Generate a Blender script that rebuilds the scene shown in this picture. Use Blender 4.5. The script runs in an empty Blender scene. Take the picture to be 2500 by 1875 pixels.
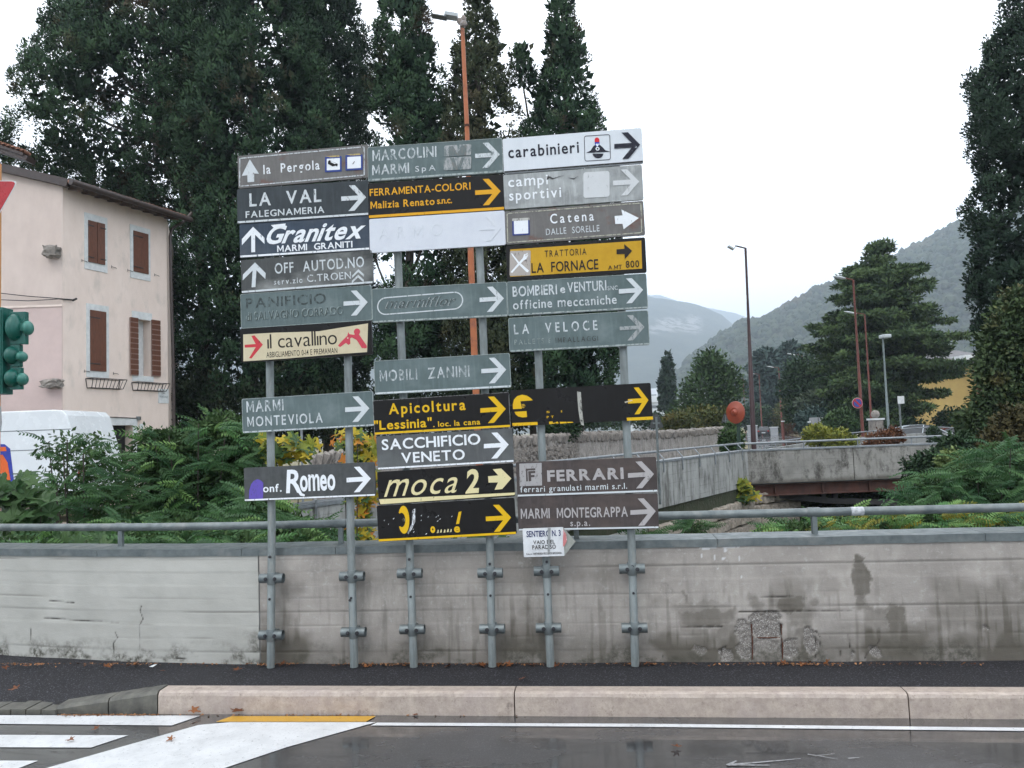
import bpy, bmesh, math, random
import numpy as np
from mathutils import Vector, Matrix, Euler
from mathutils.geometry import tessellate_polygon

# ------------------------------------------------------------ camera, sky, sun, exposure
S = bpy.context.scene
COL = S.collection
H = 1.85
F = 1944.0
PITCH = math.radians(3.52)
ROLL = .035
_f = Vector((0, math.cos(PITCH), math.sin(PITCH)))
_r0 = Vector((1, 0, 0)); _u0 = Vector((0, -math.sin(PITCH), math.cos(PITCH)))
_R = _r0*math.cos(ROLL) - _u0*math.sin(ROLL)
_U = _u0*math.cos(ROLL) + _r0*math.sin(ROLL)
cam_d = bpy.data.cameras.new('camera'); cam = bpy.data.objects.new('camera', cam_d); COL.objects.link(cam)
cam_d.lens = 36*F/2500; cam_d.sensor_width = 36; cam_d.clip_end = 25000; cam_d.clip_start = .05
m3 = Matrix((_R, _U, -_f)).transposed()
cam.matrix_world = Matrix.Translation((0, 0, H)) @ m3.to_4x4()
S.camera = cam

world = bpy.data.worlds.new('World'); S.world = world; world.use_nodes = True
wn = world.node_tree; wn.nodes.clear()
wo = wn.nodes.new('ShaderNodeOutputWorld'); bg = wn.nodes.new('ShaderNodeBackground')
sky = wn.nodes.new('ShaderNodeTexSky'); sky.sky_type = 'NISHITA'; sky.sun_disc = False
SUN_EL, SUN_AZ = math.radians(48), math.radians(200)
sky.sun_elevation = SUN_EL; sky.sun_rotation = SUN_AZ; sky.dust_density = 4
# an even cloud cover veils the blue sky
mx = wn.nodes.new('ShaderNodeMix'); mx.data_type = 'RGBA'; mx.inputs['Factor'].default_value = .96
nz = wn.nodes.new('ShaderNodeTexNoise'); nz.inputs['Scale'].default_value = 1.6; nz.inputs['Detail'].default_value = 4
rp = wn.nodes.new('ShaderNodeValToRGB')
rp.color_ramp.elements[0].position = .3; rp.color_ramp.elements[0].color = (11.0, 11.3, 11.8, 1)
rp.color_ramp.elements[1].position = .7; rp.color_ramp.elements[1].color = (13.0, 13.2, 13.5, 1)
tc = wn.nodes.new('ShaderNodeTexCoord')
wn.links.new(tc.outputs['Generated'], nz.inputs['Vector']); wn.links.new(nz.outputs['Fac'], rp.inputs['Fac'])
wn.links.new(sky.outputs[0], mx.inputs['A']); wn.links.new(rp.outputs[0], mx.inputs['B'])
wn.links.new(mx.outputs['Result'], bg.inputs['Color']); bg.inputs['Strength'].default_value = .15
wn.links.new(bg.outputs[0], wo.inputs[0])
sd = bpy.data.lights.new('sun', 'SUN'); sd.energy = .6; sd.angle = math.radians(25); sd.color = (1, .97, .93)
sun = bpy.data.objects.new('sun', sd); COL.objects.link(sun)
sun.rotation_euler = (math.pi/2 - SUN_EL, 0, math.pi - SUN_AZ)
S.view_settings.view_transform = 'Standard'; S.view_settings.look = 'None'
S.view_settings.gamma = 1; S.view_settings.use_curve_mapping = False
S.view_settings.exposure = .36
S.render.engine = 'CYCLES'
S.cycles.max_bounces = 6; S.cycles.diffuse_bounces = 3; S.cycles.glossy_bounces = 3; S.cycles.volume_bounces = 1
S.cycles.transparent_max_bounces = 6; S.cycles.use_denoising = True

rnd = random.Random(7); npr = np.random.default_rng(7)

# ------------------------------------------------------------ survey helpers: bearings seen from where the photographer stood
def ray(X, Y): return _f + _R*((X-1250)/F) - _U*((Y-937.5)/F)
EYE = Vector((0, 0, H))
def P(X, Y, d): v = ray(X, Y); return EYE + v*(d/v.y)
def G(X, Y, z=0.): v = ray(X, Y); return EYE + v*((z-H)/v.z)
def hit(X, Y, a, b):                     # on the vertical plane through ground points a, b
    v = ray(X, Y); n = Vector((b[1]-a[1], -(b[0]-a[0]), 0))
    t = (Vector((a[0], a[1], 0))-EYE).dot(n)/v.dot(n); return EYE + v*t

# ------------------------------------------------------------ object helpers
def tag(o, label=None, cat=None, group=None, kind=None):
    if label: o['label'] = label
    if cat: o['category'] = cat
    if group: o['group'] = group
    if kind: o['kind'] = kind
    return o
def empty(name, loc, label=None, cat=None, group=None, rot=(0, 0, 0)):
    o = bpy.data.objects.new(name, None); COL.objects.link(o); o.location = loc; o.rotation_euler = rot
    o.empty_display_size = .2
    return tag(o, label, cat, group)
def rootloc(p):
    while p.parent: p = p.parent
    return Vector(p.location)
def link(name, me, parent=None, loc=None, rot=None, scale=None):
    o = bpy.data.objects.new(name, me); COL.objects.link(o)
    if parent: o.parent = parent
    if loc is not None: o.location = loc
    if rot is not None: o.rotation_euler = rot
    if scale is not None: o.scale = scale
    return o

class MB:
    def __init__(s): s.v = []; s.f = []; s.m = []; s.cur = 0
    def add(s, vs, fs):
        b = len(s.v); s.v += [tuple(v) for v in vs]; s.f += [tuple(b+i for i in f) for f in fs]; s.m += [s.cur]*len(fs); return s
    def box(s, lo, hi, M=None):
        x0, y0, z0 = lo; x1, y1, z1 = hi
        vs = [Vector(p) for p in ((x0,y0,z0),(x1,y0,z0),(x1,y1,z0),(x0,y1,z0),(x0,y0,z1),(x1,y0,z1),(x1,y1,z1),(x0,y1,z1))]
        if M is not None: vs = [M @ v for v in vs]
        return s.add(vs, [(0,3,2,1),(4,5,6,7),(0,1,5,4),(1,2,6,5),(2,3,7,6),(3,0,4,7)])
    def bar(s, a, b, w, h, up=(0,0,1)):   # rectangular bar from a to b
        a = Vector(a); b = Vector(b); d = (b-a).normalized(); u = Vector(up)
        sd_ = d.cross(u)
        if sd_.length < 1e-4: sd_ = d.cross(Vector((0,1,0)))
        sd_.normalize(); u = sd_.cross(d).normalized(); vs = []
        for p in (a, b):
            for i, j in ((-1,-1),(1,-1),(1,1),(-1,1)): vs.append(p + sd_*(i*w/2) + u*(j*h/2))
        return s.add(vs, [(0,1,2,3)[::-1],(4,5,6,7),(0,1,5,4),(1,2,6,5),(2,3,7,6),(3,0,4,7)])
    def tube(s, pts, r, n=8, cap=True):
        pts = [Vector(p) for p in pts]; rs = r if isinstance(r, (list, tuple)) else [r]*len(pts)
        ref = None; rings = []
        for i, p in enumerate(pts):
            d = (pts[min(i+1, len(pts)-1)] - pts[max(i-1, 0)]).normalized()
            if ref is None:
                ref = Vector((0,0,1)) if abs(d.z) < .9 else Vector((1,0,0))
            a = d.cross(ref).normalized(); c = a.cross(d).normalized(); ref = c
            rings.append([p + (a*math.cos(t)+c*math.sin(t))*rs[i] for t in (2*math.pi*k/n for k in range(n))])
        vs = [v for g in rings for v in g]; fs = []
        for i in range(len(pts)-1):
            for k in range(n):
                q = (k+1) % n; fs.append((i*n+k, i*n+q, (i+1)*n+q, (i+1)*n+k))
        if cap: fs += [tuple(range(n))[::-1], tuple((len(pts)-1)*n+k for k in range(n))]
        return s.add(vs, fs)
    def prism(s, poly, a, b, M=None):     # 2D polygon (x,z) extruded in y from a to b
        n = len(poly); vs = [Vector((x, a, z)) for x, z in poly] + [Vector((x, b, z)) for x, z in poly]
        if M is not None: vs = [M @ v for v in vs]
        tri = tessellate_polygon([[Vector((x, z, 0)) for x, z in poly]])
        fs = [tuple(t) for t in tri] + [tuple(i+n for i in t[::-1]) for t in tri] + [(i, (i+1) % n, (i+1) % n + n, i+n) for i in range(n)]
        return s.add(vs, fs)
    def ball(s, c, r, nu=12, nv=8, M=None):
        c = Vector(c); r = Vector(r) if not isinstance(r, (int, float)) else Vector((r, r, r)); vs = []; fs = []
        for j in range(nv+1):
            t = math.pi*j/nv
            for i in range(nu):
                a = 2*math.pi*i/nu; v = Vector((r.x*math.sin(t)*math.cos(a), r.y*math.sin(t)*math.sin(a), r.z*math.cos(t)))
                if M is not None: v = M @ v
                vs.append(c+v)
        for j in range(nv):
            for i in range(nu):
                k = (i+1) % nu; fs.append((j*nu+i, j*nu+k, (j+1)*nu+k, (j+1)*nu+i))
        return s.add(vs, fs)
    def mesh(s, name, mats, off=None, smooth=False):
        me = bpy.data.meshes.new(name)
        vs = s.v if off is None else [(x-off[0], y-off[1], z-off[2]) for x, y, z in s.v]
        me.from_pydata(vs, [], s.f)
        for m in (mats if isinstance(mats, (list, tuple)) else [mats]): me.materials.append(m)
        me.polygons.foreach_set('material_index', s.m)
        bm = bmesh.new(); bm.from_mesh(me); bmesh.ops.recalc_face_normals(bm, faces=bm.faces); bm.to_mesh(me); bm.free()
        if smooth:
            me.polygons.foreach_set('use_smooth', [True]*len(me.polygons))
            try: me.set_sharp_from_angle(angle=math.radians(40))
            except Exception: pass
        return me
    def build(s, name, mats, parent=None, world=True, smooth=False, bevel=0, **kw):
        off = rootloc(parent) if (parent is not None and world) else None
        o = link(name, s.mesh(name, mats, off, smooth), parent)
        if bevel:
            b = o.modifiers.new('bevel', 'BEVEL'); b.width = bevel; b.segments = 2; b.limit_method = 'ANGLE'
        return tag(o, **kw) if kw else o

def quadmesh(name, V, mat, tint=None, smooth=False, k=4, N=None):
    """V: (n,k,3) array, one k-gon each"""
    n = len(V); me = bpy.data.meshes.new(name)
    me.vertices.add(n*k); me.vertices.foreach_set('co', np.ascontiguousarray(V, dtype=np.float32).ravel())
    me.loops.add(n*k); me.loops.foreach_set('vertex_index', np.arange(n*k, dtype=np.int32))
    me.polygons.add(n); me.polygons.foreach_set('loop_start', np.arange(0, n*k, k, dtype=np.int32))
    try: me.polygons.foreach_set('loop_total', np.full(n, k, dtype=np.int32))
    except Exception: pass
    if tint is not None:
        a = me.attributes.new('tint', 'FLOAT', 'POINT'); a.data.foreach_set('value', np.repeat(tint.astype(np.float32), k))
    me.materials.append(mat); me.update(calc_edges=True); me.validate()
    if N is not None and len(me.vertices) == n*k:
        me.polygons.foreach_set('use_smooth', np.ones(n, dtype=bool)); me.normals_split_custom_set_from_vertices(np.repeat(N, k, axis=0).astype(np.float32))
    return me
def gridmesh(name, V, mat, attrs=None, smooth=True):
    """V: (ny,nx,3)"""
    ny, nx, _ = V.shape; me = bpy.data.meshes.new(name)
    idx = np.arange(ny*nx).reshape(ny, nx)
    q = np.stack([idx[:-1, :-1], idx[:-1, 1:], idx[1:, 1:], idx[1:, :-1]], -1).reshape(-1, 4)
    me.vertices.add(ny*nx); me.vertices.foreach_set('co', V.astype(np.float32).ravel())
    me.loops.add(q.size); me.loops.foreach_set('vertex_index', q.astype(np.int32).ravel())
    me.polygons.add(len(q)); me.polygons.foreach_set('loop_start', np.arange(0, q.size, 4, dtype=np.int32))
    try: me.polygons.foreach_set('loop_total', np.full(len(q), 4, dtype=np.int32))
    except Exception: pass
    for k_, a_ in (attrs or {}).items():
        a = me.attributes.new(k_, 'FLOAT', 'POINT'); a.data.foreach_set('value', a_.astype(np.float32).ravel())
    me.materials.append(mat); me.update(calc_edges=True); me.validate()
    if smooth: me.polygons.foreach_set('use_smooth', [True]*len(me.polygons))
    return me

# ------------------------------------------------------------ materials
class NT:
    def __init__(s, name):
        s.m = bpy.data.materials.new(name); s.m.use_nodes = True; s.t = s.m.node_tree; s.t.nodes.clear()
        s.out = s.n('ShaderNodeOutputMaterial'); s.b = s.n('ShaderNodeBsdfPrincipled'); s.l(s.b.outputs[0], s.out.inputs[0])
        s.co = s.n('ShaderNodeTexCoord').outputs['Object']
    def n(s, t): return s.t.nodes.new(t)
    def l(s, a, b): s.t.links.new(a, b)
    def set(s, inp, v):
        if hasattr(v, 'node'): s.l(v, inp)
        elif isinstance(v, (tuple, list)) and len(v) == 3 and inp.type == 'RGBA': inp.default_value = (*v, 1)
        else: inp.default_value = v
    def noise(s, scale=5, detail=5, rough=.6, stretch=None, vec=None, typ='noise', seed=0):
        v = vec or s.co
        if stretch or seed:
            mp = s.n('ShaderNodeMapping'); mp.inputs['Scale'].default_value = stretch or (1, 1, 1); mp.inputs['Location'].default_value = (seed, seed*1.7, seed*.3)
            s.l(v, mp.inputs[0]); v = mp.outputs[0]
        if typ == 'noise':
            k = s.n('ShaderNodeTexNoise'); k.inputs['Scale'].default_value = scale; k.inputs['Detail'].default_value = detail; k.inputs['Roughness'].default_value = rough
            s.l(v, k.inputs['Vector']); return k.outputs['Fac']
        k = s.n('ShaderNodeTexVoronoi'); k.inputs['Scale'].default_value = scale
        if typ == 'edge': k.feature = 'DISTANCE_TO_EDGE'
        s.l(v, k.inputs['Vector']); return k.outputs['Distance']
    def rng(s, v, a, b, lo=0., hi=1.):
        k = s.n('ShaderNodeMapRange'); k.inputs[1].default_value = a; k.inputs[2].default_value = b; k.inputs[3].default_value = lo; k.inputs[4].default_value = hi
        s.l(v, k.inputs[0]); return k.outputs[0]
    def mix(s, f, a, b, mode='MIX'):
        k = s.n('ShaderNodeMix'); k.data_type = 'RGBA'; k.blend_type = mode
        s.set(k.inputs['Factor'], f); s.set(k.inputs['A'], a); s.set(k.inputs['B'], b); return k.outputs['Result']
    def math(s, op, a, b=0.):
        k = s.n('ShaderNodeMath'); k.operation = op; s.set(k.inputs[0], a); s.set(k.inputs[1], b); return k.outputs[0]
    def attr(s, name):
        k = s.n('ShaderNodeAttribute'); k.attribute_name = name; return k.outputs['Fac']
    def bump(s, h, strength=.3, dist=.01):
        k = s.n('ShaderNodeBump'); k.inputs['Strength'].default_value = strength; k.inputs['Distance'].default_value = dist
        s.l(h, k.inputs['Height'])
        if s.b.inputs['Normal'].links: s.l(s.b.inputs['Normal'].links[0].from_socket, k.inputs['Normal'])
        s.l(k.outputs[0], s.b.inputs['Normal'])
    def done(s, col, rough=.6, metal=0., spec=.5):
        s.set(s.b.inputs['Base Color'], col); s.set(s.b.inputs['Roughness'], rough); s.set(s.b.inputs['Metallic'], metal)
        s.b.inputs['Specular IOR Level'].default_value = spec; return s.m
def M(name, c, c2=None, scale=6, rough=.6, bump=.15, bscale=60, metal=0., stretch=None, lo=.35, hi=.7, c3=None, s3=2.5, spec=.5, dist=.004):
    t = NT(name); c2 = c2 or tuple(x*.75 for x in c)
    col = t.mix(t.rng(t.noise(scale, 6, .65, stretch), lo, hi), c, c2)
    if c3: col = t.mix(t.rng(t.noise(s3, 4, .6, stretch, seed=3.1), .55, .72), col, c3)
    if bump: t.bump(t.noise(bscale, 4), bump, dist)
    r = t.rng(t.noise(scale*1.7, 3, seed=7), .3, .7, max(0, rough-.1), min(1, rough+.1))
    return t.done(col, r, metal, spec)
def leafmat(name, c, c2, c3=None, rough=.55, ns=.6, trans=.0):
    t = NT(name)
    col = t.mix(t.attr('tint'), c, c2)
    if c3: col = t.mix(t.rng(t.noise(ns, 3), .58, .72), col, c3)
    t.done(col, rough, 0, .12)
    if trans:
        tr = t.n('ShaderNodeBsdfTranslucent'); ms = t.n('ShaderNodeMixShader'); ms.inputs[0].default_value = trans
        t.set(tr.inputs[0], col); t.l(t.b.outputs[0], ms.inputs[1]); t.l(tr.outputs[0], ms.inputs[2]); t.l(ms.outputs[0], t.out.inputs[0])
    return t.m
def objleafmat(name, c, c2, rough=.5, trans=.25):   # tint varies per leaf object
    t = NT(name); oi = t.n('ShaderNodeObjectInfo')
    col = t.mix(oi.outputs['Random'], c, c2)
    col = t.mix(t.rng(t.noise(25, 3), .4, .7, 0, .35), col, tuple(x*.6 for x in c))
    t.done(col, rough, 0, .22)
    tr = t.n('ShaderNodeBsdfTranslucent'); ms = t.n('ShaderNodeMixShader'); ms.inputs[0].default_value = trans
    t.set(tr.inputs[0], col); t.l(t.b.outputs[0], ms.inputs[1]); t.l(tr.outputs[0], ms.inputs[2]); t.l(ms.outputs[0], t.out.inputs[0])
    return t.m

def asphalt(name, base, wet=True, rlo=.08, rhi=.5, grain=.5, scale=.9):
    t = NT(name)
    sp = t.noise(150, 2, .7); big = t.noise(scale, 5, .6, (1, 2.2, 1)); mid = t.noise(6, 4, .6)
    col = t.mix(t.rng(sp, .35, .75), tuple(x*.55 for x in base), tuple(x*1.9 for x in base))
    col = t.mix(t.rng(mid, .35, .7, 0, .5), col, tuple(x*.7 for x in base)); col = t.mix(t.rng(t.noise(85, 1, .5, seed=9), .60, .68, 0, .12 if wet else .8), col, tuple(min(.5, x*6) for x in base))
    if wet:
        pud = t.rng(big, .38, .56)
        col = t.mix(t.math('MULTIPLY', pud, .55), col, tuple(x*.5 for x in base))
        r = t.mix(pud, (rhi,)*3, (rlo,)*3)
        t.bump(t.math('MULTIPLY', sp, t.rng(pud, 0, 1, 1, .12)), grain, .004); t.done(col, .5, 0, .5); t.l(r, t.b.inputs['Roughness']); t.l(t.math('MULTIPLY', pud, .9), t.b.inputs['Coat Weight']); t.b.inputs['Coat Roughness'].default_value = .03
    else:
        t.bump(sp, grain, .006); t.done(col, .75, 0, .35)
    return t.m

m_road = asphalt('wet_asphalt', (.062, .061, .062), True, .06, .38, .22, .8)
m_walk = asphalt('dark_damp_asphalt', (.0155, .0150, .0175), False, grain=.9)
m_farroad = asphalt('far_wet_asphalt', (.15, .15, .155), True, .12, .3, .05, .2)
m_galv = M('galvanised_steel', (.20, .225, .225), (.11, .13, .135), 9, .5, .12, 90, .55, c3=(.24, .25, .24), s3=5)
m_post = M('weathered_galvanised_post', (.30, .335, .335), (.13, .15, .15), 14, .62, .3, 60, .3, (1, 1, .18), c3=(.30, .31, .29), s3=14)
m_bolt = M('dark_bolt', (.05, .05, .055), None, 30, .5, .1, 80, .5)
m_rust = M('rusty_iron', (.10, .035, .018), (.045, .020, .013), 18, .85, .4, 60)
def paintmat(name, c, c2):
    t = NT(name); col = t.mix(t.rng(t.noise(4, 5, .7), .4, .75), c, c2); col = t.mix(t.rng(t.noise(45, 5, .85, seed=3), .60, .66, 0, .85), col, (.07, .07, .07)); col = t.mix(t.rng(t.noise(11, 5, .8, seed=5), .58, .70, 0, .5), col, (.20, .20, .20))
    t.bump(t.noise(150, 2, .7), .35, .004); return t.done(col, .32, 0, .5)
m_white = paintmat('white_road_paint', (.64, .65, .66), (.46, .47, .48))
m_yel = paintmat('yellow_road_paint', (.55, .30, .03), (.42, .23, .03))
t = NT('pink_limestone'); kc = t.mix(t.rng(t.noise(16, 6, .75), .35, .65), (.47, .395, .335), (.32, .262, .222)); kc = t.mix(t.rng(t.noise(3, 4), .45, .7, 0, .5), kc, (.36, .30, .28)); kc = t.mix(t.rng(t.noise(9, 5, .8, seed=3), .60, .70, 0, .6), kc, (.13, .10, .085)); kc = t.mix(t.rng(t.noise(60, 3, .7, seed=6), .60, .7, 0, .5), kc, (.16, .12, .10))
t.bump(t.noise(45, 5, .7), .5, .006); m_kerb = t.done(kc, t.rng(t.noise(8, 3), .3, .7, .3, .6), 0, .5)
m_kerbd = M('dark_concrete_kerb', (.13, .125, .105), (.05, .05, .045), 9, .6, .5, 50)
m_cream = M('cream_stucco', (.80, .68, .61), (.72, .60, .53), 3, .85, .25, 45, lo=.3, hi=.75, stretch=(1, 1, .45), c3=(.64, .55, .49), s3=2.6)
m_pink = M('pink_stucco', (.57, .45, .42), (.51, .40, .375), 2, .85, .2, 45)
m_stonew = M('white_stone_trim', (.68, .70, .70), (.52, .55, .56), 6, .7, .2, 60)
m_brown = M('brown_painted_wood', (.145, .050, .024), (.085, .030, .016), 7, .5, .2, 50, stretch=(6, 6, .6))
m_dark = M('dark_interior', (.015, .014, .014), None, 3, .8)
m_gut = M('brown_gutter_metal', (.06, .042, .038), (.04, .03, .028), 8, .4, .1)
m_tile = M('terracotta_tile', (.33, .15, .09), (.17, .10, .075), 6, .8, .4, 50, c3=(.10, .09, .07), s3=4)
m_wood = M('dark_eave_wood', (.10, .065, .045), (.05, .032, .024), 6, .8, .2)
m_iron = M('black_wrought_iron', (.03, .028, .028), None, 20, .6)
m_bark = M('cypress_bark', (.10, .082, .068), (.045, .036, .03), 12, .9, .8, 25, stretch=(1, 1, .2), dist=.03)
m_bark2 = M('dark_branch_bark', (.06, .05, .04), (.03, .025, .02), 12, .9, .6, 25)
m_stone = M('pale_rough_stone', (.40, .35, .29), (.24, .205, .17), 4, .9, .6, 22, c3=(.11, .095, .08), s3=3, dist=.02)
m_rubble = M('grey_rubble_stone', (.30, .27, .24), (.17, .155, .14), 5, .9, .6, 18, c3=(.07, .065, .06), s3=4, dist=.02)
m_pale = M('pale_stained_concrete', (.40, .40, .38), (.27, .27, .26), 1.6, .75, .3, 40, stretch=(1, 1, .5), c3=(.09, .085, .08), s3=1.6)
m_soil = M('dark_soil_and_weeds', (.05, .05, .03), (.03, .045, .018), 3, .95, .8, 9, dist=.05)
m_field = M('dry_field_grass', (.23, .19, .12), (.12, .13, .06), .25, .95, .5, 3, dist=.1)
m_glass = NT('dark_window_glass').done((.03, .035, .04), .08, 0, .6)
m_tyre = M('tyre_rubber', (.02, .02, .02), None, 20, .8)
m_vanw = M('white_vehicle_paint', (.72, .75, .77), (.66, .69, .71), 1.5, .25, 0)
# ------------------------------------------------------------ ground, gorge, roads
A0 = G(678, 1619, .15); A1 = G(2500, 1610, .15)
WD = Vector((A1.x-A0.x, A1.y-A0.y, 0)).normalized(); WN = Vector((WD.y, -WD.x, 0))     # along the wall; towards the viewer
WO = Vector((A0.x, A0.y, 0))
def wl(s, d, z): return WO + WD*s - WN*d + Vector((0, 0, z))                            # d: depth behind the wall's front face
def wall_sz(X, Y):
    p = hit(X, Y, WO, WO+WD) - WO; return p.dot(WD), p.z
MW = Matrix(((WD.x, -WN.x, 0, WO.x), (WD.y, -WN.y, 0, WO.y), (0, 0, 1, 0), (0, 0, 0, 1)))
WALLTOP = wall_sz(1600, 1318)[1]

Bc = Vector((7.37, 25.9, 0)); Ba = Vector((-3.1, 9.9, 0))
BD = (Bc-Ba).normalized(); BNn = Vector((BD.y, -BD.x, 0))     # parapet running away; normal towards the river
hole = [wl(-4, .36, 0), wl(9, .36, 0), Vector((20, 12, 0)), Vector((22, 26.2, 0)), Vector((23, 38, 0)), Vector((30, 62, 0)), Vector((16, 62, 0)), Vector((10.4, 38, 0)), Vector((9.3, 27.3, 0)), Bc+Vector((.25, .1, 0)), Ba, Vector((-6.5, 8.4, 0))]
hole = [Vector((p.x, p.y, 0)) for p in hole]
outer = [Vector(p) for p in ((-9000, -4000, 0), (9000, -4000, 0), (9000, 9000, 0), (-9000, 9000, 0))]
def polymesh(name, loops, z, mat, **kw):
    pts = [p for l in loops for p in l]; tri = tessellate_polygon(loops)
    mb = MB(); mb.add([(p.x, p.y, z) for p in pts], tri); return mb.build(name, mat, **kw)
polymesh('ground', [outer, hole], -.02, m_field, kind='structure')
mb = MB(); n = len(hole)
for i in range(n):
    a, b = hole[i], hole[(i+1) % n]; mb.add([(a.x, a.y, -.02), (b.x, b.y, -.02), (b.x, b.y, -4.2), (a.x, a.y, -4.2)], [(0, 1, 2, 3)])
mb.build('river_bank', m_soil, kind='structure')
nx = 90; gx, gy = np.meshgrid(np.linspace(-10, 32, nx), np.linspace(5, 64, 110))
gz = -4 + .35*np.sin(gx*.9+gy*.4) + .25*np.sin(gx*2.3-gy*1.1) + npr.normal(0, .06, gx.shape) + np.clip((gx-13)*.28, 0, 2.4)
link('river_bed', gridmesh('river_bed', np.stack([gx, gy, gz], -1), m_soil))['kind'] = 'structure'

def kl(s, z): # kerb line front
    return K0 + KD*s + Vector((0, 0, z))
K0 = G(385, 1743); K1 = G(2500, 1756); K0.z = 0; K1.z = 0; KD = (K1-K0).normalized(); KN = Vector((KD.y, -KD.x, 0))
mb = MB(); mb.add([(-60, -25, 0), (60, -25, 0), tuple(kl(60, 0)+Vector((0, .3, 0))), tuple(kl(-60, 0)+Vector((0, .3, 0)))], [(0, 1, 2, 3)])
mb.build('road', m_road, kind='structure')
# pavement with a dropped kerb at its left end
nS, nT = 120, 14
sv = np.linspace(-4.2, 9, nS); V = np.zeros((nT, nS, 3))
def drop(s): return .15 if s > -.02 else (.15 if s > 0 else max(.025, .15 + (s+.02)*.10/.85*1.2))
wallfront = lambda s: (WO - (K0+KD*s)).dot(-KN)
for j in range(nS):
    s = sv[j]; a = kl(s, 0) + (-KN)*.128
    if s < 0: a = a + KN*min(.10, -s*.05)
    b = kl(s, 0) + (-KN)*1.1
    for i in range(nT):
        t = i/(nT-1); p = a.lerp(b, t); z = drop(s)*(1-min(1, t*1.6)) + .15*min(1, t*1.6) if s < 0 else .15
        V[i, j] = (p.x, p.y, z - .006 + .002*math.sin(s*7+t*5))
link('pavement', gridmesh('pavement', V, m_walk))['kind'] = 'structure'
# kerb stones
kr = empty('kerb', K0, 'long pale pink limestone kerb with dark joints along the pavement edge', 'kerb')
bounds = [0, (G(1257, 1748)-K0).dot(KD), (G(2221, 1754)-K0).dot(KD), 6.6, 8.2]
for a, b in zip(bounds, bounds[1:]):
    mb = MB(); n_ = 24
    prof = [(0.004, -.05), (0, .0), (.004, .122), (.012, .142), (.03, .151), (.10, .152), (.13, .152), (.13, -.05)]
    ss = np.linspace(a+.004, b-.004, n_); vs = []
    for s in ss:
        for k, (d, z) in enumerate(prof):
            j = rnd.uniform(-.0022, .0022) if k in (1, 2, 3, 4) else 0
            vs.append(kl(s, z+j) + (-KN)*(d+j))
    m_ = len(prof); fs = [(i*m_+k, i*m_+(k+1) % m_, (i+1)*m_+(k+1) % m_, (i+1)*m_+k) for i in range(n_-1) for k in range(m_)]
    fs += [tuple(range(m_)), tuple((n_-1)*m_+k for k in range(m_))[::-1]]
    mb.add(vs, fs); mb.build('kerb_stone', m_kerb, kr, smooth=False)
# dropped concrete kerb pieces going left
kd = empty('dropped_kerb', kl(-.5, 0), 'dark mossy concrete dropped kerb sloping down left of the pink kerb', 'kerb')
for a, b in ((-.005, -.36), (-.37, -.76)):
    mb = MB(); vs = []
    for i in range(9):
        s = a+(b-a)*i/8; zt = drop(s) ; d0 = -.0+min(.10, -s*.05)
        for (d, z) in ((0, -.03), (0, zt-.02), (.02, zt+.001), (.14, zt+.006), (.14, -.03)):
            vs.append(kl(s, z + rnd.uniform(-.002, .002)) + (-KN)*(d - .0))
    fs = [(i*5+k, i*5+(k+1) % 5, (i+1)*5+(k+1) % 5, (i+1)*5+k) for i in range(8) for k in range(5)] + [(0,1,2,3,4), (44,43,42,41,40)]
    mb.add(vs, fs); mb.build('kerb_stone', m_kerbd, kd)
# thin ribbed slabs at the drop
ps = empty('paving_slabs', kl(-1.5, 0), 'strip of small grey slabs set at the dropped kerb in the left corner', 'paving')
base_slab = None
for i in range(14):
    s = -.80 - i*.115
    if base_slab is None:
        mb = MB(); mb.box((-.052, 0, -.03), (.052, .20, .012)); base_slab = mb.mesh('paving_slab', m_kerbd)
    p = kl(s, .018 + .002*(i % 3)) + (-KN)*-.02 - ps.location
    link('paving_slab', base_slab, ps, p, (0, 0, math.atan2(KD.y, KD.x)+.04*math.sin(i)))

def flat(name, pix, z, mat, **kw):
    pts = [G(x, y, z) for x, y in pix]; mb = MB(); tri = tessellate_polygon([[Vector((p.x, p.y, 0)) for p in pts]])
    mb.add(pts, tri); return mb.build(name, mat, **kw)
rm = empty('hatched_road_marking', G(250, 1800), 'white hatch bars and broad white diagonal painted on the wet road at left', 'road marking')
for pl in ([(-300, 1746), (0, 1746), (490, 1747), (419, 1771), (0, 1767), (-300, 1766)],
           [(-300, 1793), (313, 1795), (222, 1825), (-300, 1823)],
           [(-300, 1856), (93, 1857), (20, 1885), (-300, 1885)]):
    o = flat('hatch_bar', pl, .004, m_white, ); 
    for v in o.data.vertices: v.co -= rm.location
    o.parent = rm
o = flat('diagonal_band', [(484, 1770), (560, 1763), (918, 1763), (700, 1824), (548, 1875), (330, 1960), (-120, 1960), (113, 1875)], .004, m_white)
for v in o.data.vertices: v.co -= rm.location
o.parent = rm
tag(flat('yellow_line', [(566, 1748), (918, 1748), (893, 1762), (527, 1762)], .005, m_yel), 'short yellow line painted at the foot of the pink kerb', 'road marking')
tag(flat('white_edge_line', [(921, 1764), (1600, 1767), (2600, 1777.5), (4200, 1795), (4200, 1803), (2600, 1785.5), (1600, 1774.5), (905, 1771)], .004, m_white), 'long thin white line painted on the road parallel to the kerb', 'road marking')
wa = empty('worn_arrow_marking', G(1870, 1862), 'worn scratched white arrow outline on the wet road at lower right', 'road marking')
m_wornw = M('worn_white_marking', (.36, .36, .37), (.10, .10, .10), 30, .4, .2, 100)
def strip(a, b, w, z=.004):
    p, q = G(*a, z), G(*b, z); d = (q-p).normalized(); n_ = Vector((-d.y, d.x, 0))*w/2
    mb = MB(); mb.add([p-n_-wa.location, q-n_*.4-wa.location, q+n_*.4-wa.location, p+n_-wa.location], [(0, 1, 2, 3)])
    link('stroke', mb.mesh('stroke', m_wornw), wa)
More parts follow.
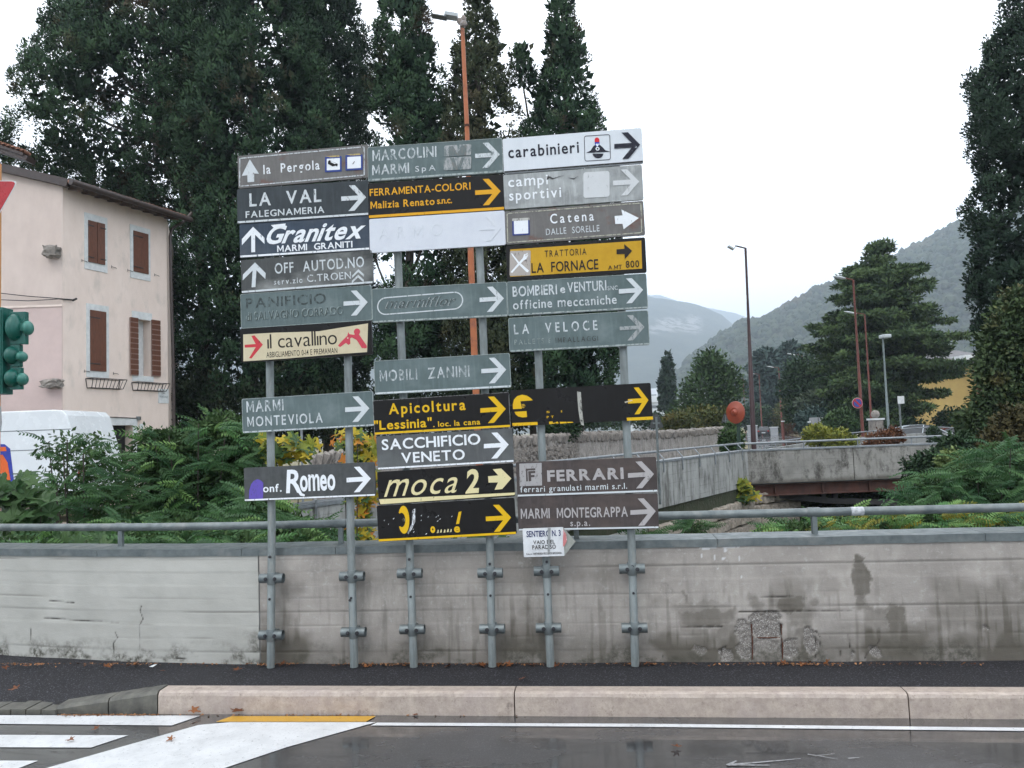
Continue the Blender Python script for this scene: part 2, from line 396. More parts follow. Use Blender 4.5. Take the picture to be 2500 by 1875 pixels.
for i, (a, b, w) in enumerate((((1777, 1867), (1955, 1852), .02), ((1780, 1867), (1880, 1868), .02), ((1776, 1868), (1798, 1857), .025), ((1972, 1841), (2045, 1853), .012), ((1990, 1845), (2038, 1840), .012), ((2070, 1851), (2098, 1849), .012))):
    strip(a, b, w, .004+.0012*i)

# ------------------------------------------------------------ parapet wall in front
t = NT('board_marked_concrete')
co = t.co
base = t.mix(t.rng(t.noise(2.2, 6, .65), .35, .68), (.41, .378, .345), (.265, .243, .222))
base = t.mix(t.rng(t.noise(5, 6, .7, (1, 1, .22), seed=2), .52, .75, 0, .8), base, (.20, .19, .17))
base = t.mix(t.rng(t.noise(24, 4, .7, seed=5), .56, .72, 0, .45), base, (.50, .49, .46))
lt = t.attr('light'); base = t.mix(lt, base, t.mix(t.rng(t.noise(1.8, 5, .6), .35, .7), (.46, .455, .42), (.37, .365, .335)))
base = t.mix(t.attr('plank'), base, (.16, .15, .135))
base = t.mix(t.attr('damp'), base, (.120, .107, .088))
mo = t.math('MULTIPLY', t.attr('moss'), t.rng(t.noise(20, 6, .75), .38, .6)); base = t.mix(mo, base, (.075, .071, .055))
aggc = t.mix(t.rng(t.noise(110, 3, .8), .50, .62), (.15, .135, .12), (.36, .34, .32)); aggc = t.mix(t.rng(t.noise(160, 1, .5, seed=4), .64, .68), aggc, (.62, .60, .57))
base = t.mix(t.attr('spall'), base, aggc)
base = t.mix(t.attr('paint'), base, (.62, .63, .64))
base = t.mix(t.attr('crack'), base, (.035, .03, .025))
t.bump(t.noise(90, 5, .7), .35, .004); t.bump(t.noise(9, 5, .7, (1, 1, 5)), .14, .010)
m_conc = t.done(base, t.mix(t.attr('damp'), (.8,)*3, (.45,)*3), 0, .35)

ZT = WALLTOP - .045
def sm(x): x = np.clip(x, 0, 1); return x*x*(3-2*x)
def vnoise(x, y, seed=0):
    r = np.random.default_rng(seed); T = r.random((64, 64)); xi = np.floor(x).astype(int); yi = np.floor(y).astype(int); fx = sm(x-xi); fy = sm(y-yi)
    g = lambda i, j: T[i % 64, j % 64]
    return (g(xi, yi)*(1-fx)+g(xi+1, yi)*fx)*(1-fy) + (g(xi, yi+1)*(1-fx)+g(xi+1, yi+1)*fx)*fy
def fbm(x, y, seed=0, o=4): return sum(vnoise(x*2**k, y*2**k, seed+k)*.5**k for k in range(o))/(2-.5**(o-1))
def cpx(X, Y):        # crop8 pixels -> wall s,z
    return wall_sz(1600+X/2.458, 1280+Y/2.458)
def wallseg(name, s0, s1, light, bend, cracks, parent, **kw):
    ds = .0092; nx = int((s1-s0)/ds); nz = 92
    s = np.linspace(s0, s1, nx); z = np.linspace(.12, ZT, nz); SS, ZZ = np.meshgrid(s, z)
    D = np.zeros_like(SS); damp = np.zeros_like(SS); spall = np.zeros_like(SS); moss = np.zeros_like(SS); crack = np.zeros_like(SS); paint = np.zeros_like(SS)
    # board lines
    plank = np.zeros_like(SS)
    for k, zz in enumerate(np.arange(.235, ZT, .101)):
        off = .003*(vnoise(SS*3, SS*0+k, 11)-.5) + .006*(vnoise(SS*.7, SS*0+k, 12)-.5)
        brk = sm((fbm(SS*1.6+k*9, ZZ*0, 5+k, 2)-(.52 if light else .44))*5)
        g = np.exp(-((ZZ-zz-off)/.0035)**2)*brk; D += g*.0045; plank += g*.65
        D += .0022*((k % 3)-1)*sm((ZZ-zz-off)/.006)
    D += .004*(fbm(SS*9, ZZ*14, 31)-.5) + .010*(fbm(SS*2, ZZ*3, 33)-.5)
    # horizontal position-free damp fields
    f = fbm(SS*2.6, ZZ*4, 40); moss = sm((.36-ZZ)/.2)*sm((fbm(SS*6, ZZ*9, 41)-.36)*4)
    WX = .075*(fbm(SS*9+3, ZZ*9, 63, 4)-.5) + .03*(fbm(SS*40, ZZ*40, 64, 3)-.5); WZ = .10*(fbm(SS*11, ZZ*6+9, 65, 4)-.5) + .04*(fbm(SS*45, ZZ*20, 66, 3)-.5)
    if name != 'left':
        damp += sm((.42-ZZ + .16*(fbm(SS*5, ZZ*2, 42)-.5))/.2)*.55
        st = fbm(SS*34, ZZ*2.6, 43); damp += sm((st-.54)*6)*sm((.85-ZZ)/.3)*.55*(.3+.7*fbm(SS*3, ZZ*3, 67)) + .5*sm((fbm(SS*2.6, ZZ*3.4, 68)-.50)*6)*sm((.95-ZZ)/.35); damp += 0*sm((ZZ-.25)/.2)*sm((fbm(SS*1.1, ZZ*.2, 44)-.35)*4)
        def blob(cx, cy, rx, ry, a=1., pw=2):
            nonlocal damp
            c = cpx(cx, cy); r = cpx(cx+rx, cy)[0]-c[0]; h = abs(cpx(cx, cy+ry)[1]-c[1]); w = 1+.25*(fbm(SS*14, ZZ*14, 45)-.5)
            q = np.abs((SS+WX-c[0])/r)**pw + np.abs((ZZ+WZ-c[1])/h)**pw; damp = np.maximum(damp, a*sm((1.6-q)/(1.3 if ry < 80 and a < .84 else .7))*(.75+.5*fbm(SS*22, ZZ*9, 61)))
        blob(1226, 222, 26, 30, .85); blob(1229, 335, 50, 92, .9, 2.4); blob(1230, 470, 26, 50, .7, 3)
        blob(315, 565, 175, 52, .75, 5); blob(270, 500, 170, 34, .4, 4); blob(815, 480, 85, 42, .85, 4); blob(950, 480, 30, 34, .6); blob(1340, 505, 150, 12, .6, 4)
        blob(870, 560, 90, 60, .55, 3); blob(870, 660, 60, 40, .7); blob(1455, 600, 46, 105, .8, 5); blob(1340, 545, 70, 60, .5, 4)
        blob(2030, 660, 55, 65, .6, 4); blob(1620, 650, 34, 55, .4); blob(1800, 640, 25, 60, .4, 3); blob(600, 480, 50, 50, .55); blob(430, 660, 90, 45, .6, 3); blob(215, 620, 60, 80, .5, 3)
        blob(830, 385, 40, 28, .45); blob(1045, 370, 55, 70, .3, 3); blob(840, 300, 70, 30, .22, 3); blob(180, 430, 9, 60, .6, 3)
        def sp(cx, cy, rx, ry, pw=3, a=1.):
            nonlocal spall
            c = cpx(cx, cy); r = cpx(cx+rx, cy)[0]-c[0]; h = abs(cpx(cx, cy+ry)[1]-c[1]); w = 1+.9*(fbm(SS*22, ZZ*22, 46)-.5)
            q = np.abs((SS+WX*.8-c[0])/r)**2 + np.abs((ZZ+WZ*.8-c[1])/h)**pw + .5*(fbm(SS*50, ZZ*50, 62)-.5); spall = np.maximum(spall, a*sm((1.15-q)/.12))
        sp(660, 605, 88, 78, 4); sp(530, 640, 40, 60, 2, .9); sp(545, 740, 45, 60, 2, .8); sp(800, 740, 45, 65, 2, .8); sp(925, 700, 42, 90, 2, .9); sp(435, 775, 40, 32, 2, .8); sp(660, 720, 75, 35, 3, .5)
        sp(1315, 760, 42, 34, 2, .8); sp(1180, 775, 14, 28, 2, .7); sp(275, 755, 40, 22, 2, .5); sp(1990, 615, 16, 12, 2, .6); sp(60, 400, 45, 40, 2, .25)
        D += spall*(.012 + .022*(fbm(SS*60, ZZ*60, 47)-.5)); damp *= 1-.6*spall
        for (cx, cy, rx, ry) in ((300, 140, 40, 14), (350, 135, 22, 10), (440, 132, 48, 13), (495, 128, 15, 10), (420, 155, 12, 12), (275, 190, 4, 16), (352, 200, 5, 20), (405, 205, 14, 7), (505, 205, 4, 18), (515, 315, 7, 10), (370, 262, 5, 5)):
            c = cpx(cx, cy); r = cpx(cx+rx, cy)[0]-c[0]; h = abs(cpx(cx, cy+ry)[1]-c[1])
            q = ((SS-c[0])/r)**2 + ((ZZ-c[1])/h)**2 + 1.6*(fbm(SS*60, ZZ*60, 48)-.5); paint = np.maximum(paint, sm((1-q)/.3)*.8)
    else: moss = np.maximum(moss, sm((.5-ZZ)/.25)*sm((fbm(SS*5, ZZ*8, 51)-.5)*6)*sm((SS+.35)/.2)*sm((-SS)/.1)*.9)
    for pts in cracks:
        pts = [(p[0], p[1]) if len(p) == 2 else p for p in pts]; d = np.full(SS.shape, 9.)
        for (a, b), (c_, e) in zip(pts, pts[1:]):
            ux, uz = c_-a, e-b; L = ux*ux+uz*uz+1e-9; tt = np.clip(((SS-a)*ux+(ZZ-b)*uz)/L, 0, 1)
            d = np.minimum(d, np.hypot(SS-a-tt*ux, ZZ-b-tt*uz))
        d += .004*(fbm(SS*40, ZZ*40, 49)-.5); g = np.exp(-(np.clip(d, 0, 1)/.0029)**2); crack = np.maximum(crack, g); D += g*.008
    # world positions
    bd = bend(SS); off = rootloc(parent)
    X = WO.x + WD.x*SS - WN.x*(D+bd) - off.x; Y = WO.y + WD.y*SS - WN.y*(D+bd) - off.y
    me = gridmesh('wall_panel', np.stack([X, Y, ZZ - off.z], -1), m_conc, dict(light=SS*0+light, plank=plank, damp=np.clip(damp, 0, 1), moss=moss, spall=spall, paint=paint, crack=crack))
    return link('wall_panel', me, parent)
PW = empty('parapet_wall', wl(1, 0, 0), 'long grey board marked concrete parapet with damp stains and steel capping', 'wall')
SJ = wall_sz(634, 1500)[0]
bendL = lambda s: np.clip(-(s-SJ), 0, 9)**1.6*.075
def c7(*pp): return [wall_sz(x/3.101, 1340+y/3.101) for x, y in pp]
def c8(*pp): return [cpx(x, y) for x, y in pp]
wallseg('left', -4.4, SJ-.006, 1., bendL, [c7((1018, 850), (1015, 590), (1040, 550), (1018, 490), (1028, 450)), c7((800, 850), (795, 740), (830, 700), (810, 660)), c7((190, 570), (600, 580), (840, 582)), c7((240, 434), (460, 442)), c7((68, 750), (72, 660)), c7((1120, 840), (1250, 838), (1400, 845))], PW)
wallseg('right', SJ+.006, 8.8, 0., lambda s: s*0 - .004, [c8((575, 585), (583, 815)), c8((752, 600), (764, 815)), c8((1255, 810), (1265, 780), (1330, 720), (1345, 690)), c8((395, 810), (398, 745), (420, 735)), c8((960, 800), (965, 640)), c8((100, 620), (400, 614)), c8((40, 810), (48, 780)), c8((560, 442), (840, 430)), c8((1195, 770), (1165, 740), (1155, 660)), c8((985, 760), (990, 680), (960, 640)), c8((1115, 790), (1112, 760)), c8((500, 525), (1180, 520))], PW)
# core behind the two faces
mb = MB(); 
cs = [-4.4+i*.2 for i in range(int((SJ+4.4)/.2)+1)] + [SJ, 9.]
fr = [wl(s, float(bendL(np.array(s)))+.012 if s <= SJ else .03, 0) for s in cs]; bk = [wl(s, (float(bendL(np.array(s))) if s < SJ else 0)+.26, 0) for s in cs]
vs = []; 
for p, q in zip(fr, bk):
    vs += [(p.x, p.y, .1), (q.x, q.y, -1.5), (q.x, q.y, ZT), (p.x, p.y, ZT)]
mb.add(vs, [(i*4+k, i*4+(k+1) % 4, (i+1)*4+(k+1) % 4, (i+1)*4+k) for i in range(len(cs)-1) for k in range(4)] + [(0, 1, 2, 3)])
mb.build('wall_core', m_pale, PW)
# steel capping in lengths
caps = [-4.4, -2.9, -1.55, wall_sz(592, 1400)[0], SJ+.62, 1.7, 3.35, 5.2, 7.0, 8.8]
for a, b in zip(caps, caps[1:]):
    mb = MB(); n_ = 8; vs = []
    for i in range(n_+1):
        s = a+.002+(b-a-.004)*i/n_; bd = float(bendL(np.array(s))) if s < SJ else 0.; w = .0015*math.sin(s*9)
        for d, z in ((-.016, ZT-.012), (-.018, WALLTOP), (.285, WALLTOP+.004), (.285, ZT-.012), (.28, ZT-.012), (.28, WALLTOP-.006), (-.010, WALLTOP-.006), (-.010, ZT-.012)):
            vs.append(wl(s, d+bd, z+w))
    mb.add(vs, [(i*8+k, i*8+(k+1) % 8, (i+1)*8+(k+1) % 8, (i+1)*8+k) for i in range(n_) for k in range(8)] + [tuple(range(8)), tuple(n_*8+k for k in range(8))[::-1]])
    mb.build('capping', m_galv, PW)
# exposed reinforcing bars in the broken patch
for pp in (((577, 600), (583, 810)), ((756, 600), (764, 808)), ((585, 682), (750, 680))):
    a, b = [cpx(*q) for q in pp]; mb = MB(); mb.tube([wl(a[0], .004, a[1]), wl((a[0]+b[0])/2+.003, .001, (a[1]+b[1])/2), wl(b[0], .004, b[1])], .005, 6); mb.build('reinforcing_bar', m_rust, PW, smooth=True)

# pipe railing above the wall
RL = empty('pipe_railing', wl(1, .15, WALLTOP), 'thick grey steel pipe handrail on short posts above the parapet', 'railing')
def railpt(X, Y, d=.15):
    a = wl(0, d, 0); p = hit(X, Y, a, a+WD); return p
rp = [railpt(x, y) for x, y in ((1600, 1259), (2500, 1239))]
rz = (rp[0].z+rp[1].z)/2
ss_ = [-4.3+i*.3 for i in range(45)]
mb = MB(); mb.tube([wl(s, .15+(float(bendL(np.array(s))) if s < SJ else 0), rz) for s in ss_ if s < 8.8], .031, 14); mb.build('rail', m_galv, RL, smooth=True)
sA = (railpt(275, 1300)-WO).dot(WD); sB = (railpt(1986, 1250)-WO).dot(WD)
for s in (sA-1.9*1.17, sA, (sA+sB)/2-.85, (sA+sB)/2+1.0, sB, sB+2.2, sB+4.4):
    bd = float(bendL(np.array(s))) if s < SJ else 0
    if s < -4.2 or s > 8.6: continue
    mb = MB(); mb.bar(wl(s, .15+bd, WALLTOP-.02), wl(s, .15+bd, rz), .036, .036, up=(0, 1, 0)); mb.build('post', m_galv, RL)
    mb = MB(); mb.tube([wl(s-.045, .15+bd, rz), wl(s+.045, .15+bd, rz)], .036, 14); mb.build('collar', m_galv, RL, smooth=True)
mb = MB(); p = (railpt(2010+80, 1245)-WO).dot(WD); mb.tube([wl(p-.04, .15, rz), wl(p+.05, .15, rz)], .0325, 14)
mb.build('tape', M('torn_white_tape', (.55, .56, .58), (.25, .27, .28), 40, .6, .3), RL, smooth=True)
# ------------------------------------------------------------ sign posts with cross clamps
SD = -.105          # posts stand in front of the wall face
def pp(X, Y, d=SD):
    a = wl(0, d, 0); return hit(X, Y, a, a+WD)
posts = [((656, 560), (659, 914), (663.5, 1300), (661, 1620), 880), ((848, 560), (850, 914), (856, 1300), (864.7, 1620), 860), ((968, 500), (979.5, 829), (999.6, 1323), (1010, 1620), 600), ((1166, 500), (1180.4, 829), (1196, 1323), (1201.8, 1620), 600), ((1306, 560), (1315.7, 906), (1333.4, 1361), (1343.8, 1620), 560), ((1512, 560), (1523, 890), (1541.7, 1323), (1550.6, 1617), 560)]
brk = [((663.5, 1411.9), (662.5, 1550)), ((859.5, 1407), (863.3, 1543)), ((1000.6, 1399.7), (1006.7, 1536.5)), ((1197, 1398.7), (1201.8, 1535)), ((1334.4, 1394), (1339.5, 1532.7)), ((1542.7, 1388.4), (1548.8, 1532.7))]
tops = [400, 378, 352, 345, 352, 330]
plab = ['leftmost galvanised sign post, standing left of the damaged sign rows', 'second sign post from the left under the violet smudged sign row', 'third sign post from the left, below the yellow arrow sign', 'fourth sign post from the left, under the right end of the middle signs', 'fifth sign post from the left, rising behind the small white footpath sign', 'rightmost galvanised sign post at the right edge of the signs']
for i, (q0, q1, q2, q3, _) in enumerate(posts):
    foot = pp(*q3); t_ = pp(q0[0]-2, q0[1]); up = pp(q2[0], q2[1])
    dr = (t_-foot); dr.normalize()
    sp_ = empty('sign_post', (foot.x, foot.y, .15), plab[i], 'sign post', 'sign posts clamped to the parapet')
    zt = pp(q0[0], tops[i]+20).z; topp = foot + dr*((zt-foot.z)/dr.z)
    base = foot + dr*((.148-foot.z)/dr.z)
    bend = [base, pp(*q2), pp(*q1), topp]
    mb = MB(); mb.tube(bend, .0295, 14); 
    # flattened front rib
    mb.build('pole', m_post, sp_, smooth=True)
    for b in brk[i]:
        c = pp(*b)
        cx = MB()
        cx.tube([c - WD*.092 + WN*.0, c + WD*.092], .036, 16, cap=False)
        cx.tube([c - WD*.092 + WN*.0, c + WD*.092], .030, 16, cap=False)
        for sgn in (-1, 1):
            e = c + WD*.092*sgn
            ring = []; 
        cx.tube([c - dr*.045, c - dr*.02, c + dr*.02, c + dr*.045], [.034, .040, .040, .034], 16)
        cx.box((-.02, .03, -.025), (.02, .105, .025), Matrix.Translation(c) @ Matrix(((WD.x, -WN.x, 0), (WD.y, -WN.y, 0), (0, 0, 1))).to_4x4())
        cl = cx.build('cross_clamp', m_galv, sp_, smooth=True)
        for sgn in (-1, 1):
            bb = MB(); q = c + WD*(.036*sgn+.002) + WN*.036; bb.tube([q - WN*.006, q + WN*.004], .015, 8); bb.tube([q + WN*.006, q + WN*.011], .006, 6); bb.build('bolt', m_bolt, cl)
    # odd bolts on the pole
    for yy in (1358+i*3, ) if i != 1 else (1455,):
        q = pp(q2[0]+ (q3[0]-q2[0])*.2, yy+8*(i % 2)) + WN*.03; bb = MB(); bb.tube([q - WN*.004, q + WN*.008], .011, 6); bb.build('bolt', m_bolt, sp_)
    q = pp(q2[0] + (q3[0]-q2[0])*.5, 1461 - 3*i) + WN*.03
    bb = MB(); bb.tube([q - WN*.004, q + WN*.006], .010, 6); bb.build('bolt', m_bolt, sp_)

# ------------------------------------------------------------ the signs
CR = {1: (560, 330, 2.911), 2: (880, 320, 2.513), 3: (1210, 300, 2.9625), 4: (560, 850, 3.13), 5: (880, 900, 3.455), 6: (1220, 900, 3.319)}
def signmat(name, c, c2=None, blot=None, s=3., streak=.35, rough=.4, bl=(.5, .68)):
    t = NT(name); c2 = c2 or tuple(x*.72 for x in c)
    col = t.mix(t.rng(t.noise(s*2.2, 6, .7), .35, .7), c, c2)
    col = t.mix(t.rng(t.noise(26, 5, .75, (1, 1, .12), seed=4), .5, .75, 0, streak), col, tuple(min(1, x*1.7+.02) for x in c))
    if blot: col = t.mix(t.rng(t.noise(s, 5, .6, (1, 1, 1.4), seed=9), *bl), col, blot)
    col = t.mix(t.rng(t.noise(120, 3, .7), .62, .75, 0, .35), col, tuple(x*.4 for x in c))
    t.bump(t.noise(3, 2), .25, .01)
    return t.done(col, t.rng(t.noise(7, 3), .3, .7, rough-.08, rough+.15), 0, .22)
_lm = {}
def letmat(c, bgc, wear, sc=55):
    k = (c, bgc, wear, sc)
    if k not in _lm:
        t = NT('lettering_film'); w = t.rng(t.noise(sc, 5, .8, (1, 1, .35), seed=len(_lm)), .62-wear*.32, .70-wear*.2)
        col = t.mix(w, c, bgc); col = t.mix(t.rng(t.noise(14, 4), .4, .7, 0, .08+.3*wear), col, tuple(x*.6 for x in c))
        _lm[k] = t.done(col, .45, 0, .25)
    return _lm[k]
C_gg = (.125, .165, .168); C_dk = (.045, .055, .062); C_nv = (.045, .065, .095); C_gr = (.105, .11, .115); C_bk = (.010, .009, .009); C_br = (.075, .062, .060)
C_w = (.80, .83, .86); C_lw = (.60, .64, .66); C_or = (.72, .36, .015); C_ye = (.72, .44, .01); C_cr = (.72, .64, .36)
B = {'gg': (signmat('grey_green_sign', C_gg, (.095, .13, .13), (.18, .225, .225), 2.2), C_gg), 'dk': (signmat('slate_dark_sign', C_dk), C_dk),
     'nv': (signmat('navy_slate_sign', C_nv, None, (.075, .09, .11)), C_nv), 'gr': (signmat('mid_grey_sign', C_gr, (.085, .09, .09), (.13, .14, .14)), C_gr),
     'au': (signmat('faded_grey_sign', (.075, .08, .08), None, (.27, .28, .27), 1.6), (.12, .125, .125)), 'bk': (signmat('black_sign', C_bk, streak=.12, rough=.3), C_bk),
     'br': (signmat('brown_grey_sign', C_br, None, (.095, .075, .068), 5), C_br), 'rb': (signmat('rust_brown_tourist_sign', (.13, .125, .12), (.17, .165, .16), (.16, .07, .05), 3.2, .5, bl=(.56, .68)), (.14, .12, .12)),
     'wh': (signmat('white_sign', (.68, .72, .76), (.62, .66, .70), streak=.1), C_w), 'bl': (signmat('bare_white_sign', (.66, .69, .74), (.60, .63, .69), streak=.05), C_w),
     'cp': (signmat('washed_out_grey_sign', (.40, .42, .42), (.26, .275, .275), (.16, .165, .165), 3., .5, bl=(.55, .8)), (.3, .32, .32)),
     'ro': (signmat('charcoal_sign', (.085, .09, .092), (.055, .06, .06), None, 6, .2), (.07, .075, .075)), 'wp': (signmat('white_plate', (.74, .76, .78), streak=.05), C_w)}
m_sback = M('sign_back_metal', (.28, .29, .29), None, 8, .5, .1, metal=.5)
_fc = {}
_gl = {}
def glyph(ch, bold):
    """verts (n,2) with x from 0, width, faces - one letter; capitals 1 high"""
    k = (ch, bold)
    if k in _gl: return _gl[k]
    if ch == 'M':
        w = .125+2.4*bold; W = .94+bold; v = w*1.12
        pts = [(0, 0), (w, 0), (w, .68), (W/2, .10), (W-w, .68), (W-w, 0), (W, 0), (W, 1), (W-v, 1), (W/2, .36), (v, 1), (0, 1)]
        tri = tessellate_polygon([[Vector((x, y, 0)) for x, y in pts]]); _gl[k] = (np.array(pts), W, [tuple(t_) for t_ in tri]); return _gl[k]
    if ch == 'm':
        w = .12+2.4*bold; h = .74; W = 1.0+bold; c = (W-3*w)/2; pts = [(0, 0), (w, 0), (w, h*.62), (w+c*.35, h*.80), (w+c*.8, h*.80), (w+c, h*.68), (w+c, 0), (2*w+c, 0), (2*w+c, h*.62), (2*w+c*1.35, h*.80), (2*w+c*1.8, h*.80), (2*w+2*c, h*.68), (2*w+2*c, 0), (W, 0), (W, h*.78), (W-w*.6, h*.97), (W-w*1.6, h*1.0), (2*w+c*1.2, h*.93), (2*w+c*.9, h*.82), (1.6*w+c, h*.96), (w+c*.7, h*1.0), (w+c*.25, h*.95), (w, h*.84), (w, h*.98), (0, h*.98)]
        tri = tessellate_polygon([[Vector((x, y, 0)) for x, y in pts]]); _gl[k] = (np.array(pts), W, [tuple(t_) for t_ in tri]); return _gl[k]
    cu = bpy.data.curves.new('t', 'FONT'); cu.body = ch; cu.size = 1; cu.resolution_u = 4; cu.offset = bold*.85
    ob = bpy.data.objects.new('t', cu); COL.objects.link(ob); dg = bpy.context.evaluated_depsgraph_get(); dg.update(); me = bpy.data.meshes.new_from_object(ob.evaluated_get(dg))
    bpy.data.objects.remove(ob); bpy.data.curves.remove(cu)
    v = np.array([x.co[:2] for x in me.vertices]) if len(me.vertices) else np.zeros((0, 2)); fs = [tuple(p.vertices) for p in me.polygons]; bpy.data.meshes.remove(me)
    if len(v):
        if ch == 'H': _gl[('cap', bold)] = v[:, 1].max()-v[:, 1].min()
        elif ('cap', bold) not in _gl: glyph('H', bold)
        v[:, 0] -= v[:, 0].min(); v[:, 1] += bold*.85; v /= _gl[('cap', bold)]
    _gl[k] = (v, v[:, 0].max() if len(v) else .38, fs); return _gl[k]
def textmesh(txt, u0, u1, vb, cap, y, mat, bold=.02, shear=0., sp=1., name='lettering', many=False):
    bold = round(bold*.72, 4); x = 0.; V_ = []; F_ = []; cuts = [0]; gap = .12 + (sp-1)*.9 - bold*1.2
    for ci, ch in enumerate(txt):
        v, w, fs = glyph(ch, bold)
        if ch == ' ':
            x += .34+gap
            if many and txt[ci:ci+2] == '  ': cuts.append(len(V_))
            continue
        b0 = len(V_); V_ += [(px_+x, py_) for px_, py_ in v]; F_ += [tuple(b0+i for i in f) for f in fs]; x += w+gap+(0 if ch not in '.,' else -.02)
    A = np.array(V_); A[:, 0] += A[:, 1]*shear*1.4; mn, mxx = A[:, 0].min(), A[:, 0].max(); A[:, 0] = (A[:, 0]-mn)/(mxx-mn)*(u1-u0)+u0; A[:, 1] = A[:, 1]*cap+vb
    out_ = []; cuts.append(len(V_))
    for c0, c1 in zip(cuts, cuts[1:]):
        if c1 <= c0: continue
        me = bpy.data.meshes.new(name); me.from_pydata([(a_, y, c_) for a_, c_ in A[c0:c1]], [], [tuple(i-c0 for i in f) for f in F_ if c0 <= f[0] < c1])
        bm = bmesh.new(); bm.from_mesh(me); r = bmesh.ops.extrude_face_region(bm, geom=bm.faces[:])
        bmesh.ops.translate(bm, verts=[g_ for g_ in r['geom'] if isinstance(g_, bmesh.types.BMVert)], vec=(0, -.0010, 0))
        bmesh.ops.recalc_face_normals(bm, faces=bm.faces); bm.to_mesh(me); bm.free(); me.materials.append(mat); out_.append(me)
    return out_ if many else out_[0]

class Sign:
    def __init__(s, crop, TL, TR, BR, BL, kind, label, dd=0., cat='direction sign', round_=.012, group='direction signs on the post frame', name='direction_sign'):
        ox, oy, k = CR[crop]; s.cr = (ox, oy, k); s.tl, s.tr, s.bl = np.array(TL, float), np.array(TR, float), np.array(BL, float)
        d = SD-.068-dd; W = [pp(ox+q[0]/k, oy+q[1]/k, d) for q in (TL, TR, BR, BL)]
        ex = ((W[1]-W[0])+(W[2]-W[3]))/2; ez = ((W[0]-W[3])+(W[1]-W[2]))/2; s.w, s.h = ex.length, ez.length
        c = sum(W, Vector())/4; ex.normalize(); tilt = math.atan2(ex.z, math.hypot(ex.x, ex.y)); yaw = math.atan2(ex.y, ex.x)
        s.o = empty(name, c, label, cat, group, (0, -tilt, yaw)); s.k = kind; s.n = 0
        s.shp = (-s.w/2, -s.h/2)
        r = round_; P_ = []
        for cx, cz, a0 in ((s.w/2-r, s.h/2-r, 0), (-s.w/2+r, s.h/2-r, 90), (-s.w/2+r, -s.h/2+r, 180), (s.w/2-r, -s.h/2+r, 270)):
            for a in (0, 30, 60, 90): t = math.radians(a0+a); P_.append((cx+r*math.cos(t), cz+r*math.sin(t)))
        mb = MB(); mb.prism(P_, 0, .022); s.panel = mb.build('panel', B[kind][0], s.o, world=False)
        rim = MB(); n = len(P_); R = [(x*(1-.0036*2/s.w*1.2), z*(1-.0036*2/s.h*1.2)) for x, z in P_]
        vs = [(x, -.0022, z) for x, z in P_] + [(x, -.0022, z) for x, z in R] + [(x, .001, z) for x, z in P_]
        rim.add(vs, [(i, (i+1) % n, n+(i+1) % n, n+i) for i in range(n)] + [(i, (i+1) % n, 2*n+(i+1) % n, 2*n+i) for i in range(n)])
        s.rimpoly = rim
        bk = MB(); [bk.box((-s.w/2+.03, .022, z-.012), (s.w/2-.03, .036, z+.012)) for z in (-s.h*.28, s.h*.28)]; bk.build('back_rail', m_sback, s.o, world=False)
    def uv(s, x, y):     # crop pixels -> local x,z (affine)
        e = s.tr-s.tl; f = s.bl-s.tl; det = e[0]*f[1]-e[1]*f[0]; q = np.array([x, y])-s.tl
        a = (q[0]*f[1]-q[1]*f[0])/det; b = (e[0]*q[1]-e[1]*q[0])/det
        return -s.w/2 + a*s.w, s.h/2 - b*s.h
    def y(s): s.n += 1; return -.0006-.0004*s.n
    def poly(s, pts, col, wear=.1, name='symbol', mat=None, y=None, th=.0014):
        P_ = [s.uv(*p) for p in pts]; y = y if y is not None else s.y(); mb = MB(); mb.prism(P_, y-th, y)
        return mb.build(name, mat or letmat(col, B[s.k][1], wear), s.o, world=False)
    def text(s, txt, x0, x1, yb, cap, col, wear=.1, bold=.02, shear=0., sp=1.05, **kw):
        u0, vb = s.uv(x0, yb); slope = (s.tr[1]-s.tl[1])/(s.tr[0]-s.tl[0]); u1, _ = s.uv(x1, yb+slope*(x1-x0))
        for me in textmesh(txt, u0, u1, vb, cap*s.h/(s.bl[1]-s.tl[1]), s.y()+0, letmat(col, B[s.k][1], wear), bold, shear, sp, many=True): link('lettering', me, s.o)
    def arrow(s, x0, x1, y0, y1, col, wear=.1, th=.155, cw=.24, y=None):
        q = lambda a, b: (x0+(x1-x0)*a, y0+(y1-y0)*b - (a-.5)*(x1-x0)*.065)
        c = th/2; sl = (.5-c)*(1-.30-.0)/.5
        inx = .30+(1-cw-.30)*(.5-c)/.5
        return s.poly([q(0, .5-c), q(inx, .5-c), q(.30, 0), q(.30+cw, 0), q(1, .5), q(.30+cw, 1), q(.30, 1), q(inx, .5+c), q(0, .5+c)], col, wear, 'arrow', y=y)
    def uparrow(s, x0, x1, y0, y1, col, wear=.1, th=.15, cw=.24):
        q = lambda a, b: (x0+(x1-x0)*b, y0+(y1-y0)*(1-a) - (b-.5)*(x1-x0)*.065)
        c = th/2; inx = .30+(1-cw-.30)*(.5-c)/.5
        return s.poly([q(0, .5-c), q(inx, .5-c), q(.30, 0), q(.30+cw, 0), q(1, .5), q(.30+cw, 1), q(.30, 1), q(inx, .5+c), q(0, .5+c)], col, wear, 'arrow')
    def stripe(s, col, t=.055, wear=.2, x0=0., x1=1., name='stripe', m=.004, z=0):
        mb = MB(); y = s.y(); a = -s.w/2+m+(s.w-2*m)*x0; b = -s.w/2+m+(s.w-2*m)*x1; zb = -s.h/2+.004+z
        mb.box((a, y-.001, zb), (b, y, zb+s.h*t)); return mb.build('stripe', letmat(col, B[s.k][1], wear), s.o, world=False)
    def rim(s, col, wear=.3):
        return s.rimpoly.build('rim', letmat(col, B[s.k][1], wear), s.o, world=False)
